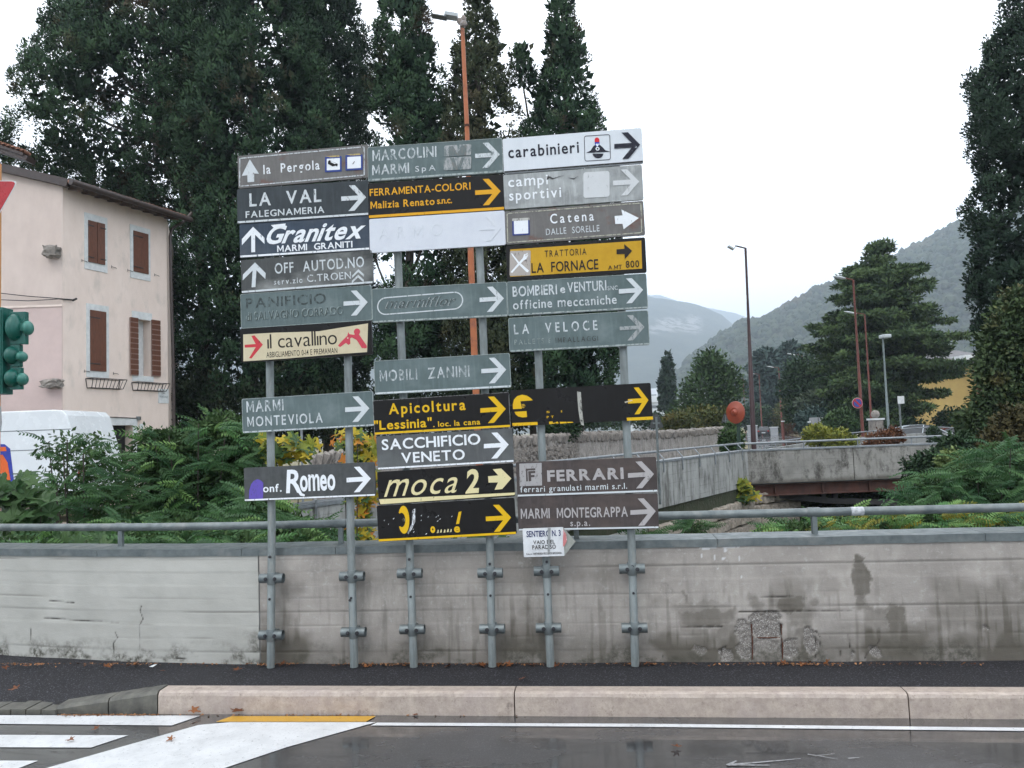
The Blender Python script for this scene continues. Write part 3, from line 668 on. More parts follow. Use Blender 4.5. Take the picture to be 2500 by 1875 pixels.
    def oval(s, cx, cy, rx, ry, col, wear=0., n=24, name='symbol', a0=0, a1=360, **kw):
        return s.poly([(cx+rx*math.cos(math.radians(a0+(a1-a0)*i/n)), cy+ry*math.sin(math.radians(a0+(a1-a0)*i/n))) for i in range(n if a1-a0 == 360 else n+1)], col, wear, name, **kw)
    def ring(s, pts, wpx, col, wear=.2, name='border', closed=True):
        """outline of a closed loop of crop points, wpx thick (inset toward the centroid)"""
        c = np.mean(np.array(pts, float), 0); n = len(pts); y = s.y(); mb = MB()
        P0 = [s.uv(*p) for p in pts]; P1 = []
        for i in range(n):
            a = np.array(pts[i-1], float); b = np.array(pts[i], float); d = np.array(pts[(i+1) % n], float); tt = d-a; tt /= max(1e-6, np.hypot(*tt)); nn = np.array([-tt[1], tt[0]])
            if np.dot(nn, c-b) < 0: nn = -nn
            P1.append(s.uv(*(b+nn*wpx)))
        mb.add([(x, y-.001, z) for x, z in P0]+[(x, y-.001, z) for x, z in P1]+[(x, y+.0005, z) for x, z in P0]+[(x, y+.0005, z) for x, z in P1],
               [(i, (i+1) % n, n+(i+1) % n, n+i) for i in range(n)]+[(i, (i+1) % n, 2*n+(i+1) % n, 2*n+i) for i in range(n)]+[(n+i, n+(i+1) % n, 3*n+(i+1) % n, 3*n+i) for i in range(n)])
        return mb.build(name, letmat(col, B[s.k][1], wear), s.o, world=False)
    def bolts(s, pts):
        for p in pts:
            x, z = s.uv(*p); mb = MB(); mb.tube([(x, -.004, z), (x, .001, z)], .005, 6); mb.build('rivet', m_bolt, s.o, world=False)
def rrect(x0, y0, x1, y1, r, sl=-.07, n=4):
    o = []
    for cx, cy, a0 in ((x1-r, y0+r, -90), (x1-r, y1-r, 0), (x0+r, y1-r, 90), (x0+r, y0+r, 180)):
        for i in range(n+1):
            t = math.radians(a0+90*i/n); o.append((cx+r*math.cos(t), cy+r*math.sin(t)))
    return [(x, y+sl*(x-(x0+x1)/2)) for x, y in o]

s = Sign(1, (57,148), (995,65), (985,300), (65,380), 'rb', 'rust brown tourist sign with hotel pictograms and filled up arrow, topmost on the left', .004)
s.ring([(s.tl[0]+a*928+ -b*0+14*(1-2*a), s.tl[1]-83*a+b*232+ (14 if b < .5 else -12)) for a, b in ((.0, .02), (.02, 0), (.98, 0), (1, .02), (1, .98), (.98, 1), (.02, 1), (0, .98))], 7, C_lw, .45)
s.poly([(148,172),(215,275),(180,272),(180,332),(132,335),(131,285),(90,290)], C_lw, .12, 'arrow')
s.text('la  Pergola', 248, 652, 278, 66, C_w, .25, .022, sp=1.15)
for (x0, y0, x1, y1) in ((690, 152, 808, 260), (836, 140, 957, 248)):
    s.poly(rrect(x0, y0, x1, y1, 4, -.06), (.03, .06, .25), .1, 'pictogram_frame'); s.poly(rrect(x0+13, y0+13, x1-12, y1-13, 3, -.06), C_w, .05, 'pictogram')
    s.poly([(x0+5, y0-6+4), (x1-20, y0-14+4), (x1-10, y0+2), (x0+40, y0+6)], (.45, .36, .15), .4, 'torn_tape')
s.poly([(712,188),(722,178),(782,205),(778,222),(765,216),(745,222),(712,205)], C_bk, .0); s.poly([(728,190),(738,186),(770,202),(760,206)], C_w, .0)
s.poly([(885,205),(900,185),(903,188),(889,208)], (.2, .2, .2), .3)
s.bolts(((640,108),(655,322),(958,298),(952,85)))

s = Sign(1, (50,385), (985,318), (990,570), (60,630), 'dk', 'dark slate sign lettered LA VAL FALEGNAMERIA with thin white right arrow', .007)
s.text('LA  VAL', 145, 660, 508, 92, C_lw, .25, .03, sp=1.12); s.text('FALEGNAMERIA', 120, 683, 588, 46, C_lw, .1, .022, sp=1.1); s.arrow(800, 975, 355, 533, C_lw, .15, .17); s.stripe(C_lw)
s = Sign(1, (72,635), (992,570), (998,818), (75,872), 'nv', 'navy slate sign lettered Granitex MARMI GRANITI with white up arrow', .002)
s.uparrow(90, 252, 652, 830, C_w, .1, .17); s.text('Granitex', 268, 970, 775, 128, C_w, .05, .042, .32, .98); s.text('MARMI  GRANITI', 343, 875, 828, 45, C_w, .05, .03, sp=1.02); s.stripe(C_w)
s.poly([(300,640),(405,628),(398,655),(322,662)], C_w, .05)
s = Sign(1, (72,890), (1015,815), (1020,1055), (95,1125), 'au', 'washed out dark grey sign lettered OFF AUTODINO servizio with double chevron and up arrow', .006)
s.uparrow(97, 262, 905, 1080, C_lw, .1, .17); s.text('OFF  AUTOD.NO', 330, 968, 985, 73, C_lw, .3, .016, sp=1.12); s.text('serv.zio', 328, 535, 1063, 40, C_lw, .3, .012, sp=1.2); s.text('C.TROEN', 567, 880, 1042, 50, C_lw, .3, .015, sp=1.1); s.stripe(C_lw)
for dy in (0, 38): s.poly([(887,1000+dy-6),(928,953+dy-2),(970,992+dy-6),(970,1005+dy-2),(928,972+dy-2),(887,1018+dy-6)], C_lw, .2)
s = Sign(1, (78,1130), (1015,1065), (1010,1315), (85,1375), 'gg', 'grey green sign with ghost lettering PANIFICIO and one crisp white right arrow', .003)
s.text('PANIFICIO', 120, 695, 1232, 70, (.04, .05, .05), .5, .018, sp=1.1); s.text('di SALVAGNO CORRADO', 120, 815, 1318, 58, (.32, .38, .37), .55, .02, sp=1.0); s.text('di SALVAGNO CORRADO', 124, 819, 1322, 58, (.05, .065, .06), .6, .015, sp=1.0); s.arrow(820, 990, 1103, 1278, C_lw, .1, .17); s.rim((.28, .33, .32))
s = Sign(1, (68,1380), (1010,1312), (1015,1560), (90,1615), 'bk', 'cream panel on black sign lettered il cavallino with red arrow and pink horse head', .005)
cream = signmat('peeling_cream_film', (.62, .55, .38), (.55, .47, .32), streak=.05); s.poly([(95,1418),(300,1405),(640,1392),(820,1362),(990,1335),(993,1532),(780,1548),(420,1582),(108,1605)], C_cr, 0, 'cream_film', mat=cream)
s.poly([(110,1490),(190,1484),(155,1428),(178,1424),(243,1488),(165,1585),(148,1582),(192,1506),(112,1510)], (.55, .045, .06), .05, 'arrow')
s.text('ıl cavallıno', 278, 778, 1515, 98, (.02, .017, .015), 0, -.004, sp=.95); s.text('ABBIGLIAMENTO 0-14 E PREMAMAN', 275, 783, 1578, 38, (.02, .017, .015), .1, .004)
pk = (.55, .06, .09)
s.poly([(785,1490),(800,1470),(848,1420),(853,1395),(862,1410),(900,1415),(935,1440),(992,1500),(975,1508),(915,1450),(880,1432),(868,1440),(872,1475),(858,1484),(840,1470),(800,1500)], pk, .02, 'horse_symbol'); s.poly([(905,1395),(925,1405),(990,1490),(988,1505),(955,1505),(895,1420)], pk, .02, 'horse_symbol'); s.oval(915, 1393, 22, 22, pk, .02); s.oval(852, 1437, 5, 5, (.6, .54, .4), 0)

s = Sign(4, (93,390), (1100,325), (1103,595), (105,648), 'gg', 'grey green sign lettered MARMI MONTEVIOLA hanging alone on the two left posts', .003)
s.text('MARMI', 133, 420, 492, 84, C_lw, .45, .022, sp=1.12); s.text('MONTEVIOLA', 140, 722, 600, 74, C_lw, .4, .022, sp=1.2); s.arrow(892, 1075, 365, 555, C_lw, .08, .18); s.rim((.35, .40, .40)); s.stripe(C_lw, .03, .4)
s = Sign(4, (108,915), (1110,870), (1115,1130), (118,1172), 'ro', 'charcoal sign lettered Conf. Romeo with a violet spray blob at its left end', .003)
s.poly([(152,1150),(155,1085),(168,1040),(190,1012),(215,1002),(240,1008),(262,1028),(263,1090),(260,1152),(205,1158)], (.13, .09, .42), .22, 'spray_blob'); s.text('onf.', 262, 405, 1102, 60, C_w, .02, .03); 
s.text('R', 440, 560, 1108, 178, C_w, 0, .035, .06); s.text('omeo', 548, 818, 1094, 172, C_w, 0, .045, 0, .96)
s.poly([(500,1050),(530,1040),(560,1105),(585,1118),(580,1132),(548,1125)], C_w, 0); s.arrow(902, 1085, 905, 1097, C_w, .02, .18); s.stripe(C_w, .045)

s = Sign(2, (40,100), (870,42), (875,255), (50,312), 'gg', 'grey green sign lettered MARCOLINI MARMI SpA with scratched pale square emblem', .004)
s.text('MARCOLINI', 75, 472, 185, 66, C_lw, .5, .025, sp=1.1); s.text('MARMI', 75, 305, 272, 62, C_lw, .5, .025, sp=1.05); s.text('SpA', 342, 468, 250, 34, C_lw, .4, .01, sp=1.3); s.arrow(708, 858, 72, 225, C_lw, .35, .17)
for (x0, y0, x1, y1) in ((518,88,602,155),(606,82,684,150),(518,162,602,240),(606,158,685,236)): s.poly(rrect(x0, y0, x1, y1, 9, -.06, 2), (.38, .39, .39), .5, 'emblem')
s.poly([(548,96),(572,93),(600,140),(628,90),(655,88),(655,150),(548,157)], (.20, .20, .19), .75); s.poly([(560,170),(580,166),(603,232),(625,164),(645,162),(620,236),(578,240)], (.20, .20, .19), .75)
s.rim((.3, .35, .34)); s.stripe((.40, .45, .44), .05, .5)
s = Sign(2, (45,322), (880,265), (882,485), (50,538), 'bk', 'black sign with orange letters FERRAMENTA-COLORI and orange right arrow', .002)
s.text('FERRAMENTA-COLORI', 58, 680, 400, 44, C_or, 0, .022); s.text('Malizia Renato', 63, 460, 478, 44, C_or, 0, .03); s.text('s.n.c.', 475, 567, 447, 40, C_or, 0, .028, sp=.95); s.arrow(708, 862, 293, 452, C_or, 0, .17); s.stripe(C_or, .075, 0)
s = Sign(2, (50,540), (885,487), (890,697), (62,748), 'bl', 'blank white sign with only the ghost of removed lettering ARMO', .006)
s.text('A R M O', 115, 510, 662, 72, (.645, .68, .73), .1, -.002, sp=1.1); s.arrow(735, 868, 525, 672, (.645, .675, .725), .1, .1)
s = Sign(2, (68,968), (898,925), (902,1135), (75,1178), 'gg', 'grey green sign with worn italic marmiflor inside a white capsule outline', .004)
caps_ = [(102+55+ (480-0)*0, 0)]
pts = [(580+55*math.cos(math.radians(a)), 1052+55*math.sin(math.radians(a))) for a in range(-90, 91, 15)] + [(158+55*math.cos(math.radians(a)), 1062+55*math.sin(math.radians(a))) for a in range(90, 271, 15)]
pts = [(x, y-.055*(x-369)+ (12 if x < 300 else -6)*0 ) for x, y in pts]
s.ring(pts, 7, C_lw, .25); s.text('marmiflor', 152, 590, 1092, 62, (.40, .43, .43), .55, .03, .3); s.text('marmiflor', 156, 594, 1089, 58, (.05, .06, .06), .6, .01, .3); s.arrow(735, 882, 955, 1108, C_lw, .12, .17); s.rim((.3, .35, .34)); s.stripe((.42, .46, .45), .035, .5)
s = Sign(2, (82,1410), (918,1362), (922,1572), (90,1618), 'gg', 'grey green sign lettered MOBILI ZANINI above the black and yellow honey sign', .003)
s.text('MOBILI  ZANINI', 120, 675, 1537, 68, C_lw, .62, .022, sp=1.15); s.arrow(746, 897, 1390, 1545, C_lw, .08, .17); s.rim((.3, .35, .34)); s.stripe(C_lw, .045, .25)

s = Sign(5, (103,268), (1255,198), (1265,495), (120,562), 'bk', 'black sign with yellow letters Apicoltura Lessinia loc. la cana', .005)
s.text('Apicoltura', 243, 895, 387, 92, C_ye, 0, .03, sp=1.15); s.text('"Lessinia"', 118, 612, 520, 78, C_ye, 0, .03, sp=1.03); s.text('. loc. la cana', 622, 1018, 492, 46, C_ye, 0, .03, sp=1.05); s.arrow(1018, 1230, 235, 455, C_ye, 0, .17); s.stripe(C_ye, .06, 0); s.rim((.2, .2, .2), .5)
s = Sign(5, (130,572), (1285,500), (1290,790), (148,855), 'gr', 'mid grey sign lettered SACCHIFICIO VENETO in bold white', .003)
s.text('SACCHIFICIO', 183, 1022, 688, 90, C_w, .12, .032, sp=1.03); s.text('VENETO', 352, 892, 796, 86, C_w, .12, .03, sp=1.05); s.arrow(1050, 1258, 537, 752, C_w, .05, .17); s.stripe(C_w, .05)
s = Sign(5, (145,868), (1290,800), (1300,1075), (150,1155), 'bk', 'black sign lettered moca 2 in cream italics with cream stripe', .002)
s.text('moca', 197, 825, 1085, 196, C_cr, 0, .004, .3, 1.1); s.text('2', 885, 1003, 1060, 205, C_cr, 0, .05, .12)
s.poly([(1080,912),(1165,905),(1122,852),(1192,846),(1272,932),(1192,1022),(1128,1028),(1160,965),(1082,966)], C_cr, .02, 'arrow')
mb = MB(); yy = s.y(); a = s.uv(153, 1104); b = s.uv(1298, 1052); c = s.uv(1298, 1078); d = s.uv(153, 1150); c = (min(c[0], s.w/2-.004), max(c[1], -s.h/2+.012)); mb.prism([a, b, c, (d[0]+.01, max(d[1], -s.h/2+.005))], yy-.001, yy); mb.build('stripe', letmat(C_cr, B['bk'][1], 0), s.o, world=False)
s = Sign(5, (140,1160), (1305,1085), (1310,1400), (150,1458), 'bk', 'black sign with yellow crescent, scraps of peeled lettering and yellow exclamation bar', .005)
s.poly([(370+48*math.cos(a)+ (18 if False else 0), 1273+116*math.sin(a)+0) for a in [math.radians(t) for t in range(-150, 151, 15)]] + [(352+32*math.cos(a), 1275+60*math.sin(a)) for a in [math.radians(t) for t in range(120, -121, -20)]], C_ye, 0, 'crescent')
s.oval(368, 1275, 12, 16, (.3, .27, .2), .7); s.poly([(445,1190),(470,1180),(468,1290),(440,1345),(405,1392),(400,1378),(440,1300)], C_w, .55, 'striped_symbol')
s.text('!', 800, 862, 1304, 105, C_ye, 0, .06, .25) if False else s.poly([(838,1205),(862,1200),(838,1302),(812,1306)], C_ye, 0, 'slash')
s.text('e', 795, 845, 1375, 72, C_ye, 0, .06); s.oval(615, 1352, 20, 28, C_ye, 0); s.oval(615, 1350, 6, 9, C_bk, 0)
for i, (x, y_) in enumerate(((655,1368),(682,1364),(712,1365),(740,1360),(765,1360))): s.poly([(x-8, y_+12), (x+2, y_-16), (x+10, y_-14), (x+8, y_+10)], C_cr, .4, 'scrap')
for x, y_, w_ in ((205,1278,5),(240,1308,6),(285,1262,12),(520,1275,7),(522,1235,9),(580,1245,7),(648,1245,9),(680,1262,11),(665,1235,8),(780,1240,8),(560,1385,14),(455,1370,10),(450,1348,6),(660,1278,12)): s.poly([(x-w_/2, y_+4), (x+w_/2, y_-5), (x+w_/2, y_), (x-w_/4, y_+8)], C_w, .3, 'scrap')
s.arrow(1065, 1275, 1142, 1362, C_ye, 0, .17); s.stripe(C_ye, .06, 0)

s = Sign(3, (52,115), (1058,35), (1068,290), (58,368), 'wh', 'white sign lettered carabinieri with officer hat pictogram and black arrow, topmost on the right', .004)
NB = (.012, .013, .025); s.text('carabinieri', 93, 607, 256, 84, NB, 0, .026, sp=1.1)
s.ring(rrect(645, 88, 832, 272, 16, -.065), 4, NB, 0, 'pictogram_frame')
s.poly([(658,216),(690,200),(708,172),(722,160),(758,160),(778,178),(795,198),(828,206),(790,210),(738,213),(690,216)], NB, 0, 'hat'); s.oval(742, 222, 38, 33, NB, 0, a0=0, a1=180, name='hat')
s.oval(738, 126, 17, 20, (.60, .02, .03), 0, name='red_plume'); s.poly([(721,140),(755,139),(754,160),(738,175),(723,162)], (.02, .05, .38), 0, 'blue_plume'); s.poly([(721,140),(755,139),(755,128),(721,129)], (.60, .02, .03), 0, 'red_plume'); s.poly([(728,158),(732,148),(738,158),(745,148),(750,158),(738,174)], C_w, 0); s.oval(740, 188, 14, 13, C_w, 0); s.oval(740, 188, 7, 7, NB, 0)
s.arrow(860, 1043, 70, 258, NB, 0, .17)
s.stripe((.02, .02, .02), .045, 0)
s = Sign(3, (55,378), (1060,300), (1068,555), (65,625), 'cp', 'streaked washed out grey sign lettered campi sportivi with blank white square', .003)
s.text('campi', 93, 385, 466, 74, C_w, .12, .022, sp=1.1); s.text('sportivi', 100, 480, 563, 74, C_w, .05, .024, sp=1.15); s.poly(rrect(640, 352, 828, 535, 18, -.06), (.60, .62, .63), .05, 'blank_square'); s.arrow(853, 1040, 335, 520, (.60, .62, .63), .15, .19)
s.poly([(385,378),(372,408),(380,412),(395,385),(420,400),(500,378),(415,408),(395,398)], (.06, .06, .06), .2, 'scribble'); s.poly([(530,395),(570,408),(605,382),(572,400)], (.08, .08, .08), .2, 'scribble')
s = Sign(3, (68,640), (1070,562), (1080,810), (75,880), 'rb', 'rust brown tourist sign lettered Catena DALLE SORELLE with blue framed square', .005)
s.ring([(s.tl[0]+a*1002+14*(1-2*a), s.tl[1]-78*a+b*240+(13 if b < .5 else -11)) for a, b in ((.0, .03), (.02, 0), (.98, 0), (1, .03), (1, .97), (.98, 1), (.02, 1), (0, .97))], 7, (.50, .50, .40), .5)
s.text('Catena', 400, 715, 728, 68, C_w, .12, .018, sp=1.3); s.text('DALLE  SORELLE', 367, 753, 810, 45, C_lw, .2, .006, sp=1.1); s.poly([(863,672),(920,667),(912,625),(1035,685),(925,765),(918,727),(866,728)], C_w, .1, 'arrow')
s.poly(rrect(122, 706, 248, 812, 3, -.06), (.03, .05, .22), .1, 'pictogram_frame'); s.poly(rrect(134, 700, 238, 802, 3, -.06), C_w, .05, 'pictogram'); s.poly(rrect(122, 690, 248, 708, 3, -.06), (.5, .5, .47), .3, 'torn_tape')
s.bolts(((110,640),(685,598),(1018,574),(1058,770),(690,830),(1030,806),(125,868)))
s = Sign(3, (72,890), (1082,828), (1092,1080), (85,1140), 'bk', 'ochre yellow panel in black frame lettered TRATTORIA LA FORNACE with crossed cutlery pictogram', .002)
ochre = signmat('ochre_sign_film', (.56, .33, .02), (.48, .27, .015), streak=.08); s.poly([(105,916),(1055,852),(1062,1052),(108,1114)], C_ye, 0, 'ochre_film', mat=ochre)
s.poly(rrect(103, 925, 256, 1106, 10, -.03), (.42, .38, .35), .1, 'pictogram'); BK = (.02, .015, .012)
s.poly([(110,945),(118,942),(170,1005),(245,1068),(238,1082),(225,1078),(165,1020)], C_w, 0, 'knife'); s.poly([(110,1080),(122,1086),(180,1022),(205,995),(225,985),(238,958),(232,940),(222,948),(208,950),(198,978),(172,1008)], C_w, 0, 'fork'); s.poly([(224,962),(232,948),(235,950),(228,965)], (.42, .38, .35), 0); s.poly([(215,964),(222,950),(225,952),(219,966)], (.42, .38, .35), 0)
s.text('TRATTORIA', 360, 663, 972, 47, BK, .05, .006, sp=1.2); s.text('LA  FORNACE', 265, 750, 1087, 72, BK, .05, .02, sp=1.02); s.text('A.MT', 820, 918, 1061, 30, BK, .05, .01); s.text('800', 945, 1042, 1047, 48, BK, 0, .015)
s.poly([(878,916),(935,911),(933,878),(990,926),(938,985),(936,948),(879,950)], BK, .02, 'arrow')
s = Sign(3, (80,1148), (1092,1090), (1100,1340), (90,1400), 'gg', 'grey green sign lettered BOMBIERI e VENTURI officine meccaniche', .004)
s.text('BOMBIERI', 125, 450, 1258, 74, C_lw, .3, .03); s.text('e', 473, 510, 1232, 60, C_lw, .2, .03); s.text('VENTURI', 525, 807, 1227, 72, C_lw, .3, .03); s.text('SNC', 815, 887, 1212, 30, C_lw, .4, .01, sp=1.2); s.text('officine meccaniche', 128, 880, 1352, 66, C_lw, .3, .022, sp=1.1); s.arrow(895, 1068, 1125, 1305, C_lw, .08, .18); s.rim((.3, .35, .34)); s.stripe((.42, .46, .45), .035, .5)
s = Sign(3, (92,1412), (1105,1355), (1112,1605), (100,1658), 'gg', 'grey green sign lettered LA VELOCE PALLETS E IMBALLAGGI with dulled arrow', .003)
s.text('LA  VELOCE', 135, 742, 1530, 70, C_lw, .42, .026, sp=1.5); s.text('PALLETS E', 137, 405, 1605, 36, (.32, .37, .36), .6, .01, sp=1.3); s.text('IMBALLAGGI', 438, 745, 1590, 36, (.05, .055, .055), .35, .01, sp=1.3); s.arrow(900, 1078, 1390, 1570, (.36, .38, .38), .4, .14); s.rim((.3, .35, .34)); s.stripe((.42, .46, .45), .035, .5)

s = Sign(6, (90,175), (1225,115), (1238,410), (98,468), 'bk', 'black sign with yellow helmet emblem, mostly peeled, and a grey tape strip', .003)
s.poly([(108,328),(107,290),(118,250),(145,222),(185,211),(225,218),(255,238),(272,256),(200,262),(170,264),(178,300),(180,325)], C_ye, 0, 'helmet_emblem'); s.poly([(120,350),(218,344),(222,392),(185,396),(150,388),(128,370)], C_ye, 0, 'helmet_emblem'); s.oval(193, 303, 17, 17, (.45, .28, .02), .3); s.poly([(178,296),(205,310),(202,313),(176,300)], C_bk, 0)
mk = lambda x0, x1, y0: s.poly([(x0, y0), (x1, y0-(x1-x0)*.052), (x1+3, y0-(x1-x0)*.052+24), (x0+2, y0+24)], C_ye, .1, 'stripe')
mk(100, 305, 442); mk(1026, 1233, 396); s.poly([(400,430),(428,426),(432,440),(470,428),(480,442),(402,450)], C_ye, .2, 'stripe'); s.poly([(487,430),(590,430),(600,436),(490,446)], C_ye, .2, 'stripe')
s.text('S    I', 382, 508, 360, 16, C_ye, .2, .03); s.text('P T', 383, 440, 402, 18, C_ye, .2, .03); s.poly([(633,185),(664,190),(672,350),(682,460),(655,452),(640,330)], (.40, .40, .36), .35, 'tape_strip')
s.arrow(1040, 1203, 152, 367, C_ye, 0, .17); s.poly([(1012,268),(1070,252),(1078,258),(1018,278)], (.55, .5, .4), .3, 'torn_tape')
s = Sign(6, (133,762), (1270,712), (1278,1003), (140,1038), 'br', 'brown grey sign with square F emblem and lettering FERRARI granulati marmi', .004)
s.poly(rrect(162, 768, 345, 948, 3, -.045), (.38, .37, .37), .2, 'emblem'); s.poly([(215,812),(292,808),(293,822),(228,826),(230,912),(216,913)], C_br, .05, 'emblem'); s.poly([(234,832),(292,828),(292,846),(256,848),(257,862),(285,860),(286,878),(257,880),(258,910),(236,911)], C_br, .05, 'emblem')
LG = (.42, .40, .40); s.text('FERRARI', 390, 1008, 914, 90, LG, .18, .06, sp=1.08); s.text('ferrari granulati marmi s.r.l.', 167, 1033, 1001, 46, C_lw, .05, .014, sp=1.1); s.arrow(1042, 1250, 748, 958, LG, .12, .17); s.stripe(C_lw, .05, .05)
s = Sign(6, (145,1040), (1280,1005), (1290,1300), (150,1312), 'br', 'brown grey sign lettered MARMI MONTEGRAPPA s.p.a., lowest on the right', .002)
s.text('MARMI  MONTEGRAPPA', 172, 1040, 1215, 78, LG, .1, .028, sp=1.05); s.text('s.p.a.', 575, 735, 1268, 50, LG, .05, .02, sp=1.15); s.arrow(1060, 1262, 1045, 1255, LG, .05, .17)
s.stripe(C_lw, .045, .05)
s = Sign(6, (180,1300), (512,1285), (525,1518), (200,1527), 'wp', 'small white footpath plate lettered SENTIERO N. 3 VAIO DEL PARADISO with a dull pointed tip', .028, 'footpath sign', .006, None, 'footpath_sign')
s.text('SENTIERO N. 3', 217, 497, 1366, 48, (.02, .03, .11), .02, .03, sp=1.); s.text('VAIO DEL', 275, 450, 1422, 30, BK, 0, .012); s.text('PARADISO', 268, 460, 1463, 32, BK, 0, .012); s.text('E.A.L.A. TARTARUGA PRO LOCO GREZZANA', 222, 508, 1508, 15, BK, .05, .02)
tipm = M('dull_aluminium_tip', (.33, .34, .31), (.24, .25, .22), 14, .5); mb = MB(); pts = [s.uv(x, y_) for x, y_ in ((512, 1285), (618, 1398), (525, 1518), (500, 1518), (500, 1286))]; mb.prism(pts, .004, .012); mb.build('pointed_tip', tipm, s.o, world=False)
s.poly([(514, 1300), (540, 1340), (550, 1390), (530, 1430), (518, 1440)], (.55, .20, .20), .3, 'red_mark')
stp = MB(); a = s.uv(388, 1290); b = s.uv(412, 1290); c = s.uv(410, 1500); d = s.uv(395, 1500); stp.prism([a, b, c, d], -.006, -.0045); stp.build('strap', M('strap_metal', (.36, .38, .38), (.24, .25, .25), 30, .5, metal=.3), s.o, world=False)
# ------------------------------------------------------------ house
C1 = Vector((P(153, 1100, 24).x, 24, 0)); C2 = Vector((P(412, 1100, 27.8).x, 27.8, 0))
FD = (C2-C1).normalized(); FN = Vector((FD.y, -FD.x, 0)); FL = (C2-C1).length
def fz(X, Y): p = hit(X, Y, C1, C1+FD)-C1; return p.dot(FD), p.z
def ca(x, y): return fz(x/2.676, 340+y/2.676)
def cb(x, y): return fz(x/3.317, 900+y/3.317)
def fp(s, z, d=0): return C1 + FD*s + FN*d + Vector((0, 0, z))
HS = empty('house', C1, 'pale pink three storey stucco house with brown shutters and tiled roof at left', 'house')
EZ = (ca(405, 315)[1]+ca(1075, 510)[1])/2
def quadrect(p0, p1, p2, p3):   # TL TR BR BL crop -> s0,s1,z0,z1
    return (p0[0]+p3[0])/2, (p1[0]+p2[0])/2, (p2[1]+p3[1])/2, (p0[1]+p1[1])/2
W4 = quadrect(ca(895,1175), ca(982,1185), ca(985,1548), ca(900,1546)); DR = quadrect(cb(888,457), cb(1076,460), cb(1076,900), cb(888,900)); DR = (DR[0], DR[1], .2, DR[3])
ops = [W4, DR]
xs = sorted({0, FL, W4[0], W4[1], DR[0], DR[1]}); zs = sorted({0, EZ, W4[2], W4[3], DR[2], DR[3]})
mb = MB()
for a, b in zip(xs, xs[1:]):
    for c, d in zip(zs, zs[1:]):
        m_ = ((a+b)/2, (c+d)/2)
        if any(o[0] < m_[0] < o[1] and o[2] < m_[1] < o[3] for o in ops): continue
        mb.add([fp(a, c), fp(b, c), fp(b, d), fp(a, d)], [(0, 1, 2, 3)])
for o in ops:
    D_ = -.34
    q = [(o[0], o[2]), (o[1], o[2]), (o[1], o[3]), (o[0], o[3])]
    for (a, b), (c, d) in zip(q, q[1:]+q[:1]): mb.add([fp(a, b), fp(c, d), fp(c, d, D_), fp(a, b, D_)], [(0, 1, 2, 3)])
mb.build('front_wall', m_cream, HS)
GL = 12.; gsl = math.tan(math.radians(15.5))
rz0 = ca(405, 292)[1]; 
gA = C1; gB = C1 + Vector((-GL, .0, 0)); back1 = C2 + Vector((-3, 8, 0)); back0 = gB+Vector((0, 9, 0))
gz = lambda x: rz0 + min(x, 9)*gsl
mb = MB(); mb.add([gA, gA+Vector((0, 0, rz0)), gB+Vector((3, 0, gz(9))), gB+Vector((0, 0, gz(9)-1)), gB], [(0, 1, 2, 3, 4)])
mb.build('side_wall', M('side_stucco', (.63, .53, .475), (.56, .465, .42), 2.5, .85, .25, 40, stretch=(1, 1, .5)), HS)
mb = MB(); z1 = hit(140, 744, C1, C1+Vector((1, 0, 0))).z
mb.box((gB.x, C1.y-.05, z1-.06), (C1.x, C1.y, z1)); mb.build('string_course', m_cream, HS)
mb = MB(); mb.box((gB.x, C1.y-.02, 0), (C1.x-.01, C1.y, z1-.06)); mb.build('lower_side_wall', m_pink, HS)
mb = MB(); mb.add([C2, back1, back1+Vector((0, 0, EZ)), C2+Vector((0, 0, EZ))], [(0, 1, 2, 3)]); mb.add([back1, back0, back0+Vector((0, 0, EZ)), back1+Vector((0, 0, EZ))], [(0, 1, 2, 3)])
mb.build('rear_wall', m_cream, HS)
# roof: plane rising away from the eave
rr = .23; RU = lambda s, d, h=0: fp(s, EZ+.10 - d*rr + h, d)   # d positive outward
mb = MB(); mb.add([RU(-.05, .58), RU(FL+.42, .58), RU(FL+.42, -9), RU(-.05, -9)], [(0, 1, 2, 3)]); mb.add([RU(-.05, .58, .06), RU(FL+.42, .58, .06), RU(FL+.42, -9, .06), RU(-.05, -9, .06)], [(0, 1, 2, 3)])
mb.build('roof', m_wood, HS)
tl = None
for r_ in range(3):
    nt = int((FL+.4)/.155)
    for i in range(nt):
        if tl is None:
            q = MB(); q.tube([(0, 0, 0), (0, .42, .0)], [.078, .062], 8, cap=False)
            q.add([(-.078, 0, 0), (.078, 0, 0), (0, 0, .07)], [(0, 1, 2)]); tl = q.mesh('roof_tile', m_tile)
        p = RU(-.02+i*.155, .62-r_*.36, .085+.006*math.sin(i*5+r_))-C1
        o = link('roof_tile', tl, HS, p); dv = (RU(0, -1)-RU(0, 0)).normalized(); o.rotation_euler = dv.to_track_quat('Y', 'Z').to_euler()
# verge tiles of the gable
for i in range(22):
    x = i*.42; o = link('roof_tile', tl, HS, Vector((-x-.05, -.10, rz0-0+.12+x*gsl)) , (gsl*0, 0, 0)); o.rotation_euler = Vector((-1, 0, gsl)).to_track_quat('Y', 'Z').to_euler()
mb = MB(); mb.bar(gA+Vector((.25, -.10, rz0-.02)), gA+Vector((-9.5, -.10, rz0+9.5*gsl)), .24, .20, up=(0, -1, 0)); mb.build('verge_board', m_gut, HS)
mb = MB(); mb.add([gA+Vector((0, -.2, rz0+.1)), gA+Vector((-9, -.2, rz0+9*gsl+.1)), gA+Vector((-9, 8, rz0+9*gsl+.1)), gA+Vector((0, 8, rz0+.1))], [(0, 1, 2, 3)]); mb.build('gable_roof', m_tile, HS)
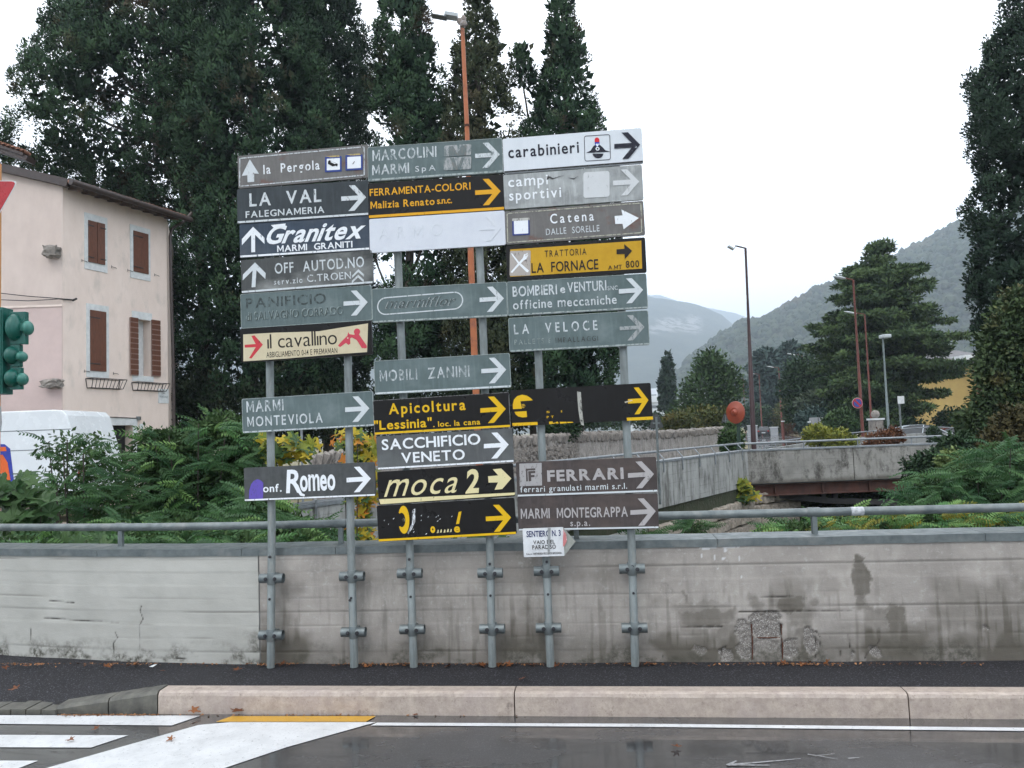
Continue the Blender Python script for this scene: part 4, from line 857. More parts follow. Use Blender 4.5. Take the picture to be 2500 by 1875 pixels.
# second, higher roof behind at the far left
mb = MB(); a = P(-200, 300, 27); b = P(76, 392, 27); mb.bar(a, b, .5, .16); mb.bar(a+Vector((0, 0, .14)), b+Vector((-.1, 0, .13)), .6, .10); 
mb.build('upper_roof_edge', m_gut, HS)
for i in range(16):
    t_ = i/15; p = a.lerp(b, .35+.62*t_)+Vector((0, -.32, .21))-C1; o = link('roof_tile', tl, HS, p)
# gutter and rafters
mb = MB(); mb.tube([fp(-.25, EZ+.0, .66), fp(FL*.5, EZ-.01, .66), fp(FL+.46, EZ-.03, .66)], .095, 10); mb.build('gutter', m_gut, HS, smooth=True)
for i in range(9):
    s_ = .22+i*(FL-.3)/8; mb = MB(); mb.bar(fp(s_, EZ+.02, .0), fp(s_, EZ-.11, .60), .08, .10); mb.build('rafter', m_wood, HS)
s0 = fz(1098/2.676+0, 340+900/2.676)[0]
dp = [fz(x/2.676, 340+y/2.676) for x, y in ((1192, 490), (1170, 540), (1110, 585), (1098, 640), (1104, 1000), (1118, 1480), (1120, 1659))] + [fz(1392/3.317, 900+540/3.317), fz(1392/3.317, 900+900/3.317)]
mb = MB(); mb.tube([fp(a, b, .45 if i == 0 else (.25 if i == 1 else .10)) for i, (a, b) in enumerate(dp)], .055, 8); dpo = mb.build('downpipe', m_gut, HS, smooth=True)
mb = MB(); c = fz(1120/2.676, 340+1480/2.676); mb.tube([fp(c[0], c[1]-.06, .1), fp(c[0], c[1]+.06, .1)], .075, 8); mb.build('collar', m_gut, dpo)
# windows
def framebox(name, r, mat, d0, d1, par): mb = MB(); mb.add([fp(r[0], r[2], d0), fp(r[1], r[2], d0), fp(r[1], r[3], d0), fp(r[0], r[3], d0), fp(r[0], r[2], d1), fp(r[1], r[2], d1), fp(r[1], r[3], d1), fp(r[0], r[3], d1)], [(0,1,2,3),(4,5,6,7),(0,1,5,4),(1,2,6,5),(2,3,7,6),(3,0,4,7)]); return mb.build(name, mat, par)
m_shb = M('pale_brown_wood', (.30, .20, .17))
def hook(x, y):
    s_, z = ca(x, y); mb = MB(); mb.tube([fp(s_-.09, z+.01, .03), fp(s_+.06, z, .04), fp(s_+.09, z-.02, .05)], .008, 5); mb.tube([fp(s_-.09, z-.04, .03), fp(s_-.09, z+.05, .03)], .007, 5); mb.build('shutter_hook', m_iron, HS)
def window(fr, leaves, hooks, hinge):
    w = framebox('window_surround', fr, m_stonew, .0, .022, HS)
    for k, lf in enumerate(leaves):
        dd = .05+.006*k
        l = framebox('shutter', lf, m_brown, .023, dd, w)
        n_ = 3
        for i in range(1, n_):
            x = lf[0]+(lf[1]-lf[0])*i/n_
        for zf in (.12, .88):
            z = lf[2]+(lf[3]-lf[2])*zf; a = lf[0] if k == 0 else lf[1]; sg = 1 if k == 0 else -1
            mb = MB(); mb.bar(fp(a-.03*sg, z, dd+.006), fp(a+(lf[1]-lf[0])*.6*sg, z-.005, dd+.006), .012, .03); mb.build('hinge', m_iron, w)
    for h in hooks: hook(*h)
window(quadrect(ca(548,478), ca(697,515), ca(700,875), ca(552,845)), [quadrect(ca(570,530), ca(627,540), ca(629,811), ca(575,802)), quadrect(ca(630,545), ca(678,553), ca(680,822), ca(631,812))], ((547,797), (740,838)), 1)
window(quadrect(ca(845,555), ca(975,588), ca(985,928), ca(852,905)), [quadrect(ca(866,603), ca(963,615), ca(965,878), ca(871,868))], ((845,860), (1020,890)), 1)
window(quadrect(ca(558,1065), ca(705,1098), ca(712,1562), ca(568,1552)), [quadrect(ca(580,1118), ca(684,1125), ca(692,1520), ca(590,1512))], ((563,1517), (752,1532)), 1)
lin = quadrect(ca(860,1122), ca(990,1138), ca(990,1180), ca(860,1168)); sil = quadrect(ca(862,1550), ca(1000,1553), ca(1000,1585), ca(862,1580))
w4 = framebox('window_surround', (lin[0], lin[1], W4[3]+.002, lin[3]), m_stonew, 0, .022, HS); framebox('sill', (sil[0], sil[1], sil[2], W4[2]-.003), m_stonew, 0, .03, w4)
framebox('window_frame', (W4[0]+.02, W4[0]+.30, W4[2], W4[3]), m_stonew, -.30, -.24, w4); framebox('pane', (W4[0]+.08, W4[0]+.26, W4[2]+.08, W4[3]-.08), m_glass, -.24, -.235, w4); framebox('curtain', (W4[0], W4[1], W4[2], W4[3]), m_stonew, -.345, -.33, w4)
for (a, b, c, d) in (((842,1162),(893,1170),(897,1546),(845,1543)), ((983,1180),(1037,1186),(1042,1553),(985,1549))):
    r = quadrect(ca(*a), ca(*b), ca(*c), ca(*d)); sh = framebox('shutter', r, m_shb, .03, .065, w4)
    for i in range(11):
        z = r[2]+(r[3]-r[2])*(i+.5)/11; mb = MB(); mb.bar(fp(r[0]+.005, z+.02, .072), fp(r[1]-.005, z+.02, .072), .018, (r[3]-r[2])/11*.78); mb.build('slat', m_brown, sh)
drr = quadrect(cb(855,392), cb(1110,405), cb(1110,900), cb(855,900))
for r in ((drr[0], drr[1], DR[3]+.001, drr[3]), (drr[0], DR[0]-.001, .2, DR[3]-.001), (DR[1]+.001, drr[1], .2, DR[3]-.001)): framebox('door_surround', r, m_stonew, 0, .025, HS)
framebox('doorway', (DR[0]-.1, DR[1]+.1, 0, DR[3]+.1), m_dark, -.37, -.345, HS); framebox('door', (DR[0]+.08, DR[0]+.42, .2, DR[3]-.02), m_dark, -.30, -.26, HS)
framebox('house_number', quadrect(cb(1128,445), cb(1158,447), cb(1158,487), cb(1128,485)), m_stonew, 0, .015, HS)
pl = framebox('street_plaque', quadrect(cb(1280,163), cb(1362,165), cb(1364,283), cb(1281,278)), m_stonew, 0, .02, HS)
for k, (tx, yy) in enumerate((('VIA', 205), ('FONTANA', 235))):
    a = cb(1290, yy); b = cb(1355, yy); me = textmesh(tx, a[0] if k else a[0]+.12, b[0] if k else b[0]-.12, a[1], .07, 0, M('faint_letter_%d' % k, (.33, .36, .38)))
    MX = Matrix(((FD.x, -FN.x, 0, 0), (FD.y, -FN.y, 0, 0), (0, 0, 1, 0), (0, 0, 0, 1)))
    me.transform(Matrix.Translation(FN*.024) @ MX); link('lettering', me, pl)
for (x0, y0, x1, y1) in ((318, 712, 398, 772), (305, 1578, 420, 1622)):
    a = hit(x0/2.676, 340+y0/2.676, C1, C1+Vector((1, 0, 0))); b = hit(x1/2.676, 340+y1/2.676, C1, C1+Vector((1, 0, 0)))
    mb = MB(); n_ = 6
    for i in range(7):
        for j in range(4):
            pass
    mb.box((a.x, C1.y-.35, b.z), (b.x, C1.y-.001, a.z)); o = mb.build('stone_corbel', m_rubble, HS)
    bm = bmesh.new(); bm.from_mesh(o.data); bmesh.ops.subdivide_edges(bm, edges=bm.edges[:], cuts=3, use_grid_fill=True)
    for v in bm.verts: v.co += Vector((rnd.uniform(-.04, .04), rnd.uniform(-.03, .03), rnd.uniform(-.04, .04)))
    bm.to_mesh(o.data); bm.free()
# flower racks
for (x0, y0, x1, y1, x2, y2) in ((557, 1562, 780, 1577, 770, 1634), (858, 1590, 1062, 1600, 1050, 1648)):
    a = ca(x0, y0); b = ca(x1, y1); zb = ca(x2, y2)[1]; mb = MB(); zt = (a[1]+b[1])/2; r = .012
    T0, T1, U0, U1 = fp(a[0], zt, .02), fp(b[0], zt, .02), fp(a[0], zt, .34), fp(b[0], zt, .34); L0, L1, L2, L3 = fp(a[0]+.05, zb, .02), fp(b[0]-.05, zb, .02), fp(a[0]+.05, zb, .22), fp(b[0]-.05, zb, .22)
    for p, q in ((T0, T1), (U0, U1), (T0, U0), (T1, U1), (L0, L1), (L2, L3), (L0, L2), (L1, L3), (T0, L0), (T1, L1), (U0, L2), (U1, L3)): mb.tube([p, q], r, 5)
    for i in range(1, 9): t_ = i/9; mb.tube([U0.lerp(U1, t_), L2.lerp(L3, t_)], r*.8, 5)
    mb.build('flower_rack', m_iron, HS)
# cables on the gable and the facade
def cable(pts, name='cable'):
    mb = MB(); mb.tube(pts, .014, 5); return mb.build(name, m_iron, HS)
g = lambda x, y, d=.12: hit(x/2.676, 340+y/2.676, C1, C1+Vector((1, 0, 0))) + Vector((0, -d, 0))
e_ = fp(*ca(470, 1050), .1)
cable([g(-200, 985), g(0, 1008), g(200, 1030), g(400, 1045), e_]); cable([g(-200, 1040), g(0, 1052), g(200, 1060), g(400, 1048), e_+Vector((0, 0, -.03))]); cable([fp(*cb(640, 385), .04), fp(*cb(860, 392), .05), fp(*cb(1110, 402), .04)])
mb = MB(); c = cb(1114, 403); mb.box((-.06, -.05, -.06), (.06, .05, .06), Matrix.Translation(fp(c[0], c[1], .05))); mb.build('junction_box', m_galv, HS)
for k in range(3): mb = MB(); mb.ball(e_+Vector((-.03+.05*k, -.02, .02*(k-1))), .035, 8, 5); mb.build('insulator', m_iron, HS)

# ------------------------------------------------------------ van
def prism_side(prof, x0, y0, y1, mat, name, par, bev=0, tip=0):   # prof list (x,z)
    mb = MB(); mb.prism([(x0+x, z) for x, z in prof], y0, y1); return mb.build(name, mat, par, world=False, bevel=bev)
VL = P(200, 1080, 20.3); van = empty('delivery_van', (VL.x, 20.3, 0), 'white high roofed delivery van parked in front of the pink house', 'van', rot=(0, 0, math.radians(-3)))
VH = P(100, 1001, 20.3).z
body = [(0, .42), (0.02, 1.0), (-.12, 1.75), (-.40, VH-.16), (-.52, VH-.03), (-.75, VH), (-4.6, VH), (-5.3, VH-.5), (-5.9, 1.35), (-6.2, 1.1), (-6.25, .42), (-5.75, .42), (-5.7, .75), (-5.25, .85), (-4.85, .72), (-4.8, .42), (-1.40, .42), (-1.36, .68), (-1.18, .84), (-.90, .88), (-.65, .76), (-.55, .42)]
o = prism_side(body, 0, 0, 2.0, m_vanw, 'body', van, .05)
for z, x1 in ((VH-.52, -.28), (VH-1.02, -.10), (1.15, 0)):
    mb = MB(); mb.box((-5.4, -.006, z), (x1-.02, 0.02, z+.018)); mb.build('trim_line', M('van_seam', (.16, .18, .19)), van, world=False)
mb = MB(); mb.box((-5.9, -.03, .45), (-1.5, .03, .62)); mb.build('side_sill', M('grey_bumper', (.10, .10, .105)), van, world=False)
mb = MB(); mb.box((-.55, -.02, .40), (.06, 2.02, .66)); mb.build('bumper', M('grey_bumper_b', (.08, .08, .085)), van, world=False, bevel=.03)
for x in (-1.0, -5.28):
    for y in (.02, 1.72):
        wh = empty('wheel', (x, y, .36)); wh.parent = van
        mb = MB(); mb.tube([(0, 0, 0), (0, .22, 0)], .36, 20); link('tyre', mb.mesh('tyre', m_tyre), wh)
        mb = MB(); mb.tube([(0, -.012, 0), (0, .06, 0)], .2, 14); link('rim', mb.mesh('rim', m_galv), wh)
mb = MB(); mb.box((-.10, -.012, 1.05), (-.02, .1, 1.45)); mb.build('tail_lamp', M('red_lamp', (.4, .02, .02), rough=.2), van, world=False)
lx = P(2, 1150, 20.3).x-VL.x
mb = MB(); mb.prism([(lx-.9, 1.05), (lx+.28, 1.05), (lx+.17, 1.9), (lx+.02, 2.02), (lx-.9, 2.02)], -.008, .005); mb.build('logo_panel', M('blue_logo_film', (.03, .05, .35)), van, world=False)
mb = MB(); mb.prism([(lx-.4, 1.1), (lx+.19, 1.1), (lx+.11, 1.55), (lx-.02, 1.75), (lx-.4, 1.75)], -.014, -.009); mb.prism([(lx-.4, 1.84), (lx+.08, 1.84), (lx+.06, 1.95), (lx-.4, 1.95)], -.014, -.009); mb.build('logo_panel', M('orange_logo_film', (.75, .13, .02)), van, world=False)

def car(loc, rot, paint, label, L=4.1, Wd=1.72, Ht=1.48):
    c = empty('parked_car', loc, label, 'car', rot=(0, 0, rot)); k = L/4.1; hz = Ht/1.48
    lower = [(-2.05,.32),(-2.08,.62),(-1.98,.88),(-1.9,.93),(-.95,.98),(1.75,.95),(2.0,.9),(2.06,.6),(2.02,.3),(1.62,.3),(1.55,.58),(1.28,.68),(1.0,.58),(.93,.3),(-.93,.3),(-1.0,.58),(-1.28,.68),(-1.55,.58),(-1.62,.3)]
    cab = [(-1.0,.97,1),(-.25,1.42,.8),(.2,1.48,.76),(.95,1.45,.76),(1.35,1.36,.8),(1.82,.95,1)]
    mb = MB(); mb.prism([(x*k, z*hz) for x, z in lower], -Wd/2, Wd/2); mb.build('body', paint, c, world=False, bevel=.06)
    mb = MB(); vs = []
    for x, z, w in cab: vs += [(x*k, -Wd/2*w*.97, z*hz), (x*k, Wd/2*w*.97, z*hz)]
    n_ = len(cab); mb.add(vs, [(2*i, 2*i+1, 2*i+3, 2*i+2) for i in range(n_-1)] + [tuple(2*i for i in range(n_)), tuple(2*i+1 for i in range(n_))[::-1]]); mb.build('cabin', m_glass, c, world=False, bevel=.03)
    mb = MB(); vs = [((x)*k, sgn*Wd/2*w*.93, z*hz+.012) for x, z, w in cab[1:5] for sgn in (-1, 1)]; mb.add(vs, [(2*i, 2*i+1, 2*i+3, 2*i+2) for i in range(3)]); mb.build('roof', paint, c, world=False)
    for s_ in (-1, 1):
        mb = MB()
        for (a, b, w_) in ((cab[0], cab[1], .05), (cab[4], cab[5], .09), (cab[2], (.35, .97, 1), .06)): mb.bar((a[0]*k, s_*Wd/2*a[2]*.985, a[1]*hz), (b[0]*k, s_*Wd/2*b[2]*.985, b[1]*hz), .03, w_)
        mb.build('pillar', paint, c, world=False)
        mb = MB(); mb.box((1.93*k, s_*Wd*.40-.13, .72*hz), (2.075*k, s_*Wd*.40+.10, .90*hz)); mb.build('tail_light', M('tail_light_glass', (.35, .01, .01), rough=.2), c, world=False)
        mb = MB(); mb.box((-2.09*k, s_*Wd*.38-.15, .66*hz), (-1.98*k, s_*Wd*.38+.12, .82*hz)); mb.build('headlight', m_stonew, c, world=False)
        for x in (-1.28, 1.28):
            wh = empty('wheel', (x*k, s_*(Wd/2-.1), .31)); wh.parent = c
            mb = MB(); mb.tube([(0, -.09, 0), (0, .10, 0)], .31, 16); link('tyre', mb.mesh('tyre', m_tyre), wh)
            mb = MB(); mb.tube([(0, s_*.08, 0), (0, s_*.115, 0)], .18, 12); link('rim', mb.mesh('rim', m_galv), wh)
    mb = MB(); mb.box((2.05*k, -.26, .5*hz), (2.09*k, .26, .61*hz)); mb.build('number_plate', m_stonew, c, world=False)
    mb = MB(); mb.box((1.98*k, -Wd*.44, .32), (2.12*k, Wd*.44, .46)); mb.build('bumper', m_tyre, c, world=False)
    return c
road_dir = math.atan2(.948, .316)
q = P(1866, 1065, 122); car((q.x, 122, 0), math.radians(250), M('black_car_paint', (.012, .013, .016), rough=.35, bump=0), 'small dark hatchback driving away on the far wet road', 3.8, 1.75, 1.5)
q = P(2258, 1060, 47); car((q.x, 47, .0), math.radians(168), M('silver_blue_paint', (.60, .67, .71), rough=.25, bump=0), 'silver blue car beyond the railing, under the cedar tree', 4.1, 1.7, 1.5)
q = P(2348, 1060, 50); car((q.x, 50, -.15), math.radians(175), M('dark_red_paint', (.12, .02, .02), rough=.25, bump=0), 'dark red car partly hidden by shrubs near the yellow house', 3.9, 1.7, 1.4)

# ------------------------------------------------------------ traffic light and yield sign at the left edge
TD = 10.2; tx = P(-10, 900, TD).x
tpole = empty('signal_pole', (tx-.02, TD, 0), 'ochre painted pole at the left edge carrying the traffic light and yield sign', 'pole')
mb = MB(); mb.tube([(0, 0, -.02), (0, 0, P(0, 400, TD).z)], .07, 14); mb.build('pole', M('orange_ochre_pole', (.62, .27, .10), (.50, .24, .08), 6, .6, .2), tpole, world=False, smooth=True)
mb = MB(); zt = P(0, 1030, TD).z; mb.tube([(0, 0, zt-.12), (.004, 0, zt), (0, 0, zt+.2)], [.076, .082, .076], 12); mb.build('paper_scrap', M('torn_paper', (.5, .5, .5), (.3, .3, .3), 20, .7), tpole, world=False)
m_gr = M('traffic_green_paint', (.008, .11, .085), (.005, .08, .062), 5, .35, .1); m_gr2 = M('pale_green_visor', (.05, .21, .17), (.03, .15, .12), 5, .35, .1)
tlt = empty('traffic_light', P(15, 860, TD), 'green traffic light seen from behind at the left edge of the picture', 'traffic light')
px = lambda x, y, d=TD: P(x, y, d)
def bx(x0, x1, y0, y1, d0, d1, name, mat, bev=.006):
    a = px(x0, y0); b = px(x1, y1); mb = MB(); mb.box((a.x, TD+d0, b.z), (b.x, TD+d1, a.z)); return mb.build(name, mat, tlt, bevel=bev)
bx(-8, 13, 752, 962, -.06, .16, 'mounting_box', m_gr); bx(4, 10, 757, 958, -.075, -.06, 'rib', m_gr); 
for (x0, x1, y0, y1, cx, cy, rx, rz_, vx0, vx1, vy0, vy1) in ((22, 59, 761, 839, 33, 799, 19, 33, 58, 73, 781, 817), (22, 45, 841, 895, 27, 867, 15, 22, 44, 58, 856, 883), (22, 47, 897, 950, 28, 923, 15, 22, 46, 60, 909, 940)):
    bx(x0, x1, y0, y1, .02, .10, 'housing', m_gr)
    mb = MB(); mb.ball(px(cx, cy)+Vector((0, .02, 0)), (rx*TD/F, .13, rz_*TD/F), 16, 10); mb.build('reflector_back', m_gr, tlt, smooth=True)
    a = px(vx0-6, (vy0+vy1)/2); b = px(vx1, (vy0+vy1)/2+1); r0 = (vy1-vy0)/2*TD/F
    mb = MB(); mb.ball((b.x-.055, TD+.05, (a.z+b.z)/2), (.055, .10, r0), 14, 8); mb.build('visor', m_gr2, tlt, smooth=True)
    bx(vx0-8, vx0+1, (vy0+vy1)/2-9, (vy0+vy1)/2+9, -.02, .02, 'bracket', m_gr)
ys = empty('yield_sign', P(-54, 470, TD-.1), 'red and white triangular give way sign cut by the left edge of the picture', 'road sign')
def tri(scale, y, name, mat):
    cx, cy = -54, 500; pts = []
    R_ = [(45, 441), (-153, 441), (-54, 615)]
    P2 = []
    for i in range(3):
        p = np.array(R_[i], float); c = np.array((cx, cy), float); p = c+(p-c)*scale; a = np.array(R_[i-1], float); b = np.array(R_[(i+1) % 3], float); a = c+(a-c)*scale; b = c+(b-c)*scale
        for t_ in (0., .33, .66, 1.):
            u = p+(a-p)/np.hypot(*(a-p))*14*scale; w = p+(b-p)/np.hypot(*(b-p))*14*scale
            P2.append((1-t_)**2*u+2*t_*(1-t_)*p+t_*t_*w)
    W = [px(x, yy, TD-.1) for x, yy in P2]; mb = MB(); mb.prism([(w.x, w.z) for w in W], TD-.1+y-.003, TD-.1+y); mb.build(name, mat, ys)
tri(1.0, 0, 'backing', m_stonew); tri(.965, -.004, 'red_border', M('red_reflective', (.45, .012, .02), rough=.35, bump=0)); tri(.55, -.008, 'white_centre', m_stonew)
# low dark railing in front of the van
r2 = empty('dark_railing', P(150, 1290, 11.9), 'low dark steel railing among bushes in front of the white van', 'railing')
m_dgal = M('dark_grey_steel', (.09, .10, .11), (.05, .055, .06), 8, .5, .1, metal=.4)
a, b = P(75, 1253, 11.9), P(262, 1243, 13.2); mb = MB(); mb.tube([a+(a-b)*3, a, b, b+(b-a)*1.2], .035, 8); mb.build('rail', m_dgal, r2)
a2, b2 = P(75, 1299, 11.9), P(262, 1284, 13.2); mb = MB(); mb.tube([a2+(a2-b2)*3, a2, b2, b2+(b2-a2)*1.2], .03, 8); mb.build('rail', m_dgal, r2)
for x in (133, 330, -80): p = P(x, 1250+(133-x)*.02, 12.3); mb = MB(); mb.tube([p, (p.x, p.y, 0)], .032, 8); mb.build('post', m_dgal, r2)

# ------------------------------------------------------------ far bank: parapet, bridge, stone walls
m_rail = M('far_rail_steel', (.30, .32, .34), (.18, .20, .21), 6, .45, .1, metal=.5)
FP = empty('bank_parapet', Ba, 'stained pale concrete parapet with tube rail receding along the far bank', 'wall')
PT = 1.04
def seg_wall(a, b, z0, z1, th, mat, name, par, nrm):
    mb = MB(); n_ = 1; vs = []
    for i in range(n_+1):
        p = a.lerp(b, i/n_)
        vs += [(p.x, p.y, z0), (p.x, p.y, z1), (p.x-nrm.x*th, p.y-nrm.y*th, z1), (p.x-nrm.x*th, p.y-nrm.y*th, z0)]
    mb.add(vs, [(i*4+k, i*4+(k+1) % 4, (i+1)*4+(k+1) % 4, (i+1)*4+k) for i in range(n_) for k in range(4)]+[(0,1,2,3), tuple(n_*4+k for k in (3,2,1,0))]); return mb.build(name, mat, par)
t = NT('streaked_parapet_concrete'); ob = t.mix(t.rng(t.noise(1.3, 6, .65), .35, .68), (.42, .425, .41), (.29, .295, .285))
mp_ = t.noise(2.6, 6, .75, (1, 1, .25), seed=3); ob = t.mix(t.rng(mp_, .50, .66, 0, .92), ob, (.07, .068, .06)); ob = t.mix(t.rng(t.noise(7, 4, .7, (1, 1, .08), seed=6), .54, .68, 0, .7), ob, (.12, .115, .10))
sx_ = t.n('ShaderNodeSeparateXYZ'); t.l(t.co, sx_.inputs[0]); fr_ = t.math('FRACT', t.math('MULTIPLY', sx_.outputs['Z'], 4.6)); ob = t.mix(t.math('MULTIPLY', t.rng(fr_, .0, .07, .75, 0), t.rng(t.noise(1.1, 3, seed=8), .4, .6)), ob, (.12, .12, .11)); t.bump(t.noise(12, 5), .3, .02); m_strk = t.done(ob, .75, 0, .3)
t = NT('shade_toned_stained_parapet_concrete'); ob = t.mix(t.rng(t.noise(1.1, 6, .65), .35, .68), (.33, .32, .295), (.21, .205, .19)); ob = t.mix(t.rng(t.noise(1.5, 6, .8, (1, 1, .55), seed=3), .49, .62, 0, .93), ob, (.055, .05, .045)); ob = t.mix(t.rng(t.noise(8, 4, .7, (1, 1, .1), seed=6), .54, .68, 0, .4), ob, (.10, .095, .08))  # black stains, plus a base tone darkened for the face turned from the sky
sx_ = t.n('ShaderNodeSeparateXYZ'); t.l(t.co, sx_.inputs[0]); fr_ = t.math('FRACT', t.math('MULTIPLY', sx_.outputs['Z'], 4.6)); ob = t.mix(t.math('MULTIPLY', t.rng(fr_, .0, .09, .75, 0), t.rng(t.noise(1.1, 3, seed=8), .4, .6)), ob, (.09, .085, .08)); ob = t.mix(t.rng(t.math('ADD', sx_.outputs['Z'], t.math('MULTIPLY', t.noise(1.4, 4), .35)), .12, .26, .85, 0), ob, (.10, .09, .075)); t.bump(t.noise(12, 5), .3, .02); m_strk_shade = t.done(ob, .75, 0, .3)
segn = 6
for i in range(segn):
    a = Ba.lerp(Bc, i/segn+.0008); b = Ba.lerp(Bc, (i+1)/segn-.0008); seg_wall(a+BNn*.18, b+BNn*.18, -.12, PT-.05, .3, m_strk, 'wall_panel', FP, BNn)
seg_wall(Ba+BNn*.20, Bc+BNn*.20, PT-.05, PT, .34, m_rail, 'capping', FP, BNn)
mb = MB(); rz2 = PT+.22
mb.tube([Ba+BNn*.05+Vector((0, 0, rz2)), Bc+BNn*.05+Vector((0, 0, rz2))], .03, 8); mb.build('rail', m_rail, FP, smooth=True)
for i in range(15):
    p = Ba.lerp(Bc, (i+.5)/15)+BNn*.05; mb = MB(); mb.tube([p+Vector((0, 0, PT-.3))+BNn*.16, p+Vector((0, 0, PT+.04))+BNn*.16, p+Vector((0, 0, rz2))], .018, 5); mb.build('post', m_rail, FP)
# retaining masonry under it: individually laid blocks
RW = empty('retaining_wall', Bc, 'rough pale stone block retaining wall below the far parapet', 'wall')
seg_wall(Ba+BNn*.02, Bc+BNn*.02, -4.1, -.1, .3, m_soil, 'backing', RW, BNn)
stones = []
for k in range(4):
    mb = MB(); mb.box((-.5, -.5, -.5), (.5, .5, .5)); me = mb.mesh('stone', m_stone); bm = bmesh.new(); bm.from_mesh(me); bmesh.ops.bevel(bm, geom=bm.edges[:]+bm.verts[:], offset=.13, segments=1, affect='EDGES')
    for v in bm.verts: v.co += Vector([rnd.uniform(-.045, .045) for _ in range(3)])
    bm.to_mesh(me); bm.free(); stones.append(me)
def course(a, b, z0, z1, nrm, root, hts=(.34, .46), wd=(.4, .8)):
    D_ = (b-a).normalized(); L = (b-a).length; z = z1; ang = math.atan2(D_.y, D_.x)
    while z > z0:
        h = rnd.uniform(*hts); s_ = -rnd.uniform(0, .3)
        while s_ < L:
            w = rnd.uniform(*wd); c = a+D_*(s_+w/2)+nrm*rnd.uniform(.0, .05)
            link('stone', rnd.choice(stones), root, Vector((c.x, c.y, z-h/2))-root.location, (rnd.uniform(-.05, .05), rnd.uniform(-.05, .05)+math.pi*rnd.randint(0, 1), ang), (w-.02, .5, h-.02)); s_ += w
        z -= h
A1_ = Ba.lerp(Bc, .60); course(A1_+BNn*.02, Bc+BNn*.02, -3.4, -.5, BNn, RW)
Ab = Vector((9.3, 27.3, 0)); abn = Vector(((Ab-Bc).y, -(Ab-Bc).x, 0)).normalized(); course(Bc, Ab, -3.4, -.35, abn, RW, (.34, .46), (.4, .7))
seg_wall(Bc, Ab, -4.1, -.1, .3, m_soil, 'backing', RW, abn)
mb = MB(); pA = Ba.lerp(Bc, .20)+BNn*.10; pB = Ba.lerp(Bc, .58)+BNn*.14; seg_wall(pA, pB, -3.9, -.45, .2, m_pale, 'plastered_wall', RW, BNn)

BR = empty('road_bridge', Bc, 'concrete road bridge with stained parapet and rusty steel girders over the stream', 'bridge')
bw = Vector((14.5, .9, 0)); Bd = Bc+bw; bdir = bw.normalized(); bnr = Vector((bdir.y, -bdir.x, 0))
for i in range(4): seg_wall(Bc.lerp(Bd, i/4+.001)+bnr*.05+Vector((.04, 0, 0)), Bc.lerp(Bd, (i+1)/4-.001)+bnr*.05+Vector((.04, 0, 0)), -.06, PT-.05, .28, m_strk_shade, 'parapet_panel', BR, bnr)
seg_wall(Bc+bnr*.08, Bd+bnr*.08, PT-.05, PT, .34, m_rail, 'capping', BR, bnr)
mb = MB(); mb.tube([Bc+Vector((.1, -.05, PT+.2)), Bd+Vector((0, -.05, PT+.24))], .034, 8); mb.build('rail', m_rail, BR, smooth=True)
for i in range(8): p = Bc.lerp(Bd, (i+.12)/8); mb = MB(); mb.tube([p+Vector((0, -.05, PT-.02)), p+Vector((0, -.05, PT+.2))], .022, 6); mb.build('post', m_rail, BR)
mb = MB(); mb.add([Bc+Vector((.2, .1, -.10)), Bd+Vector((0, .1, -.10)), Bd+Vector((2, 9, -.10)), Bc+Vector((3.2, 9.5, -.10)), Bc+Vector((.2, .1, .0)), Bd+Vector((0, .1, .0)), Bd+Vector((2, 9, .0)), Bc+Vector((3.2, 9.5, .0))], [(0,1,2,3),(4,5,6,7),(0,1,5,4),(1,2,6,5),(2,3,7,6),(3,0,4,7)]); mb.build('deck', m_farroad, BR)
m_gird = M('rusty_girder', (.115, .045, .030), (.06, .032, .026), 3, .85, .4, 30, stretch=(1, 1, .3))
for off_ in (0., 2.4, 4.8):
    mb = MB(); z0, z1 = -.48, -.11; a = Bc+Vector((.3, .25+off_, 0)); b = Bd+Vector((0, .25+off_, 0))
    for (zz, w, h) in ((z1-.015, .26, .03), (z0+.015, .26, .03), ((z0+z1)/2, .03, z1-z0-.06)): mb.bar(a+Vector((0, 0, zz)), b+Vector((0, 0, zz)), w, h)
    g_ = mb.build('girder', m_gird, BR)
    if off_ == 0.:
        for i in range(9): p = a.lerp(b, (i+.5)/9); mb = MB(); mb.box((p.x-.02, p.y-.12, z0+.03), (p.x+.02, p.y-.02, z1-.03)); mb.build('stiffener', m_gird, g_)
m_beam = M('dark_steel_strut', (.03, .028, .028), (.02, .018, .018), 5, .7)
a = P(1834, 1202, 26.6); b = P(2021, 1222, 26.6); c = P(2209, 1226, 26.6); d = P(2400, 1215, 26.6)
for p, q in ((a, b), (b, c), (c, d)): mb = MB(); mb.bar(p, q, .2, .18); mb.build('strut', m_beam, BR)
for x in (2009, 2038, 2190): p = P(x, 1196, 26.6); q = P(x, 1226, 26.6); mb = MB(); mb.bar(p, q, .15, .15); mb.build('strut', m_beam, BR)
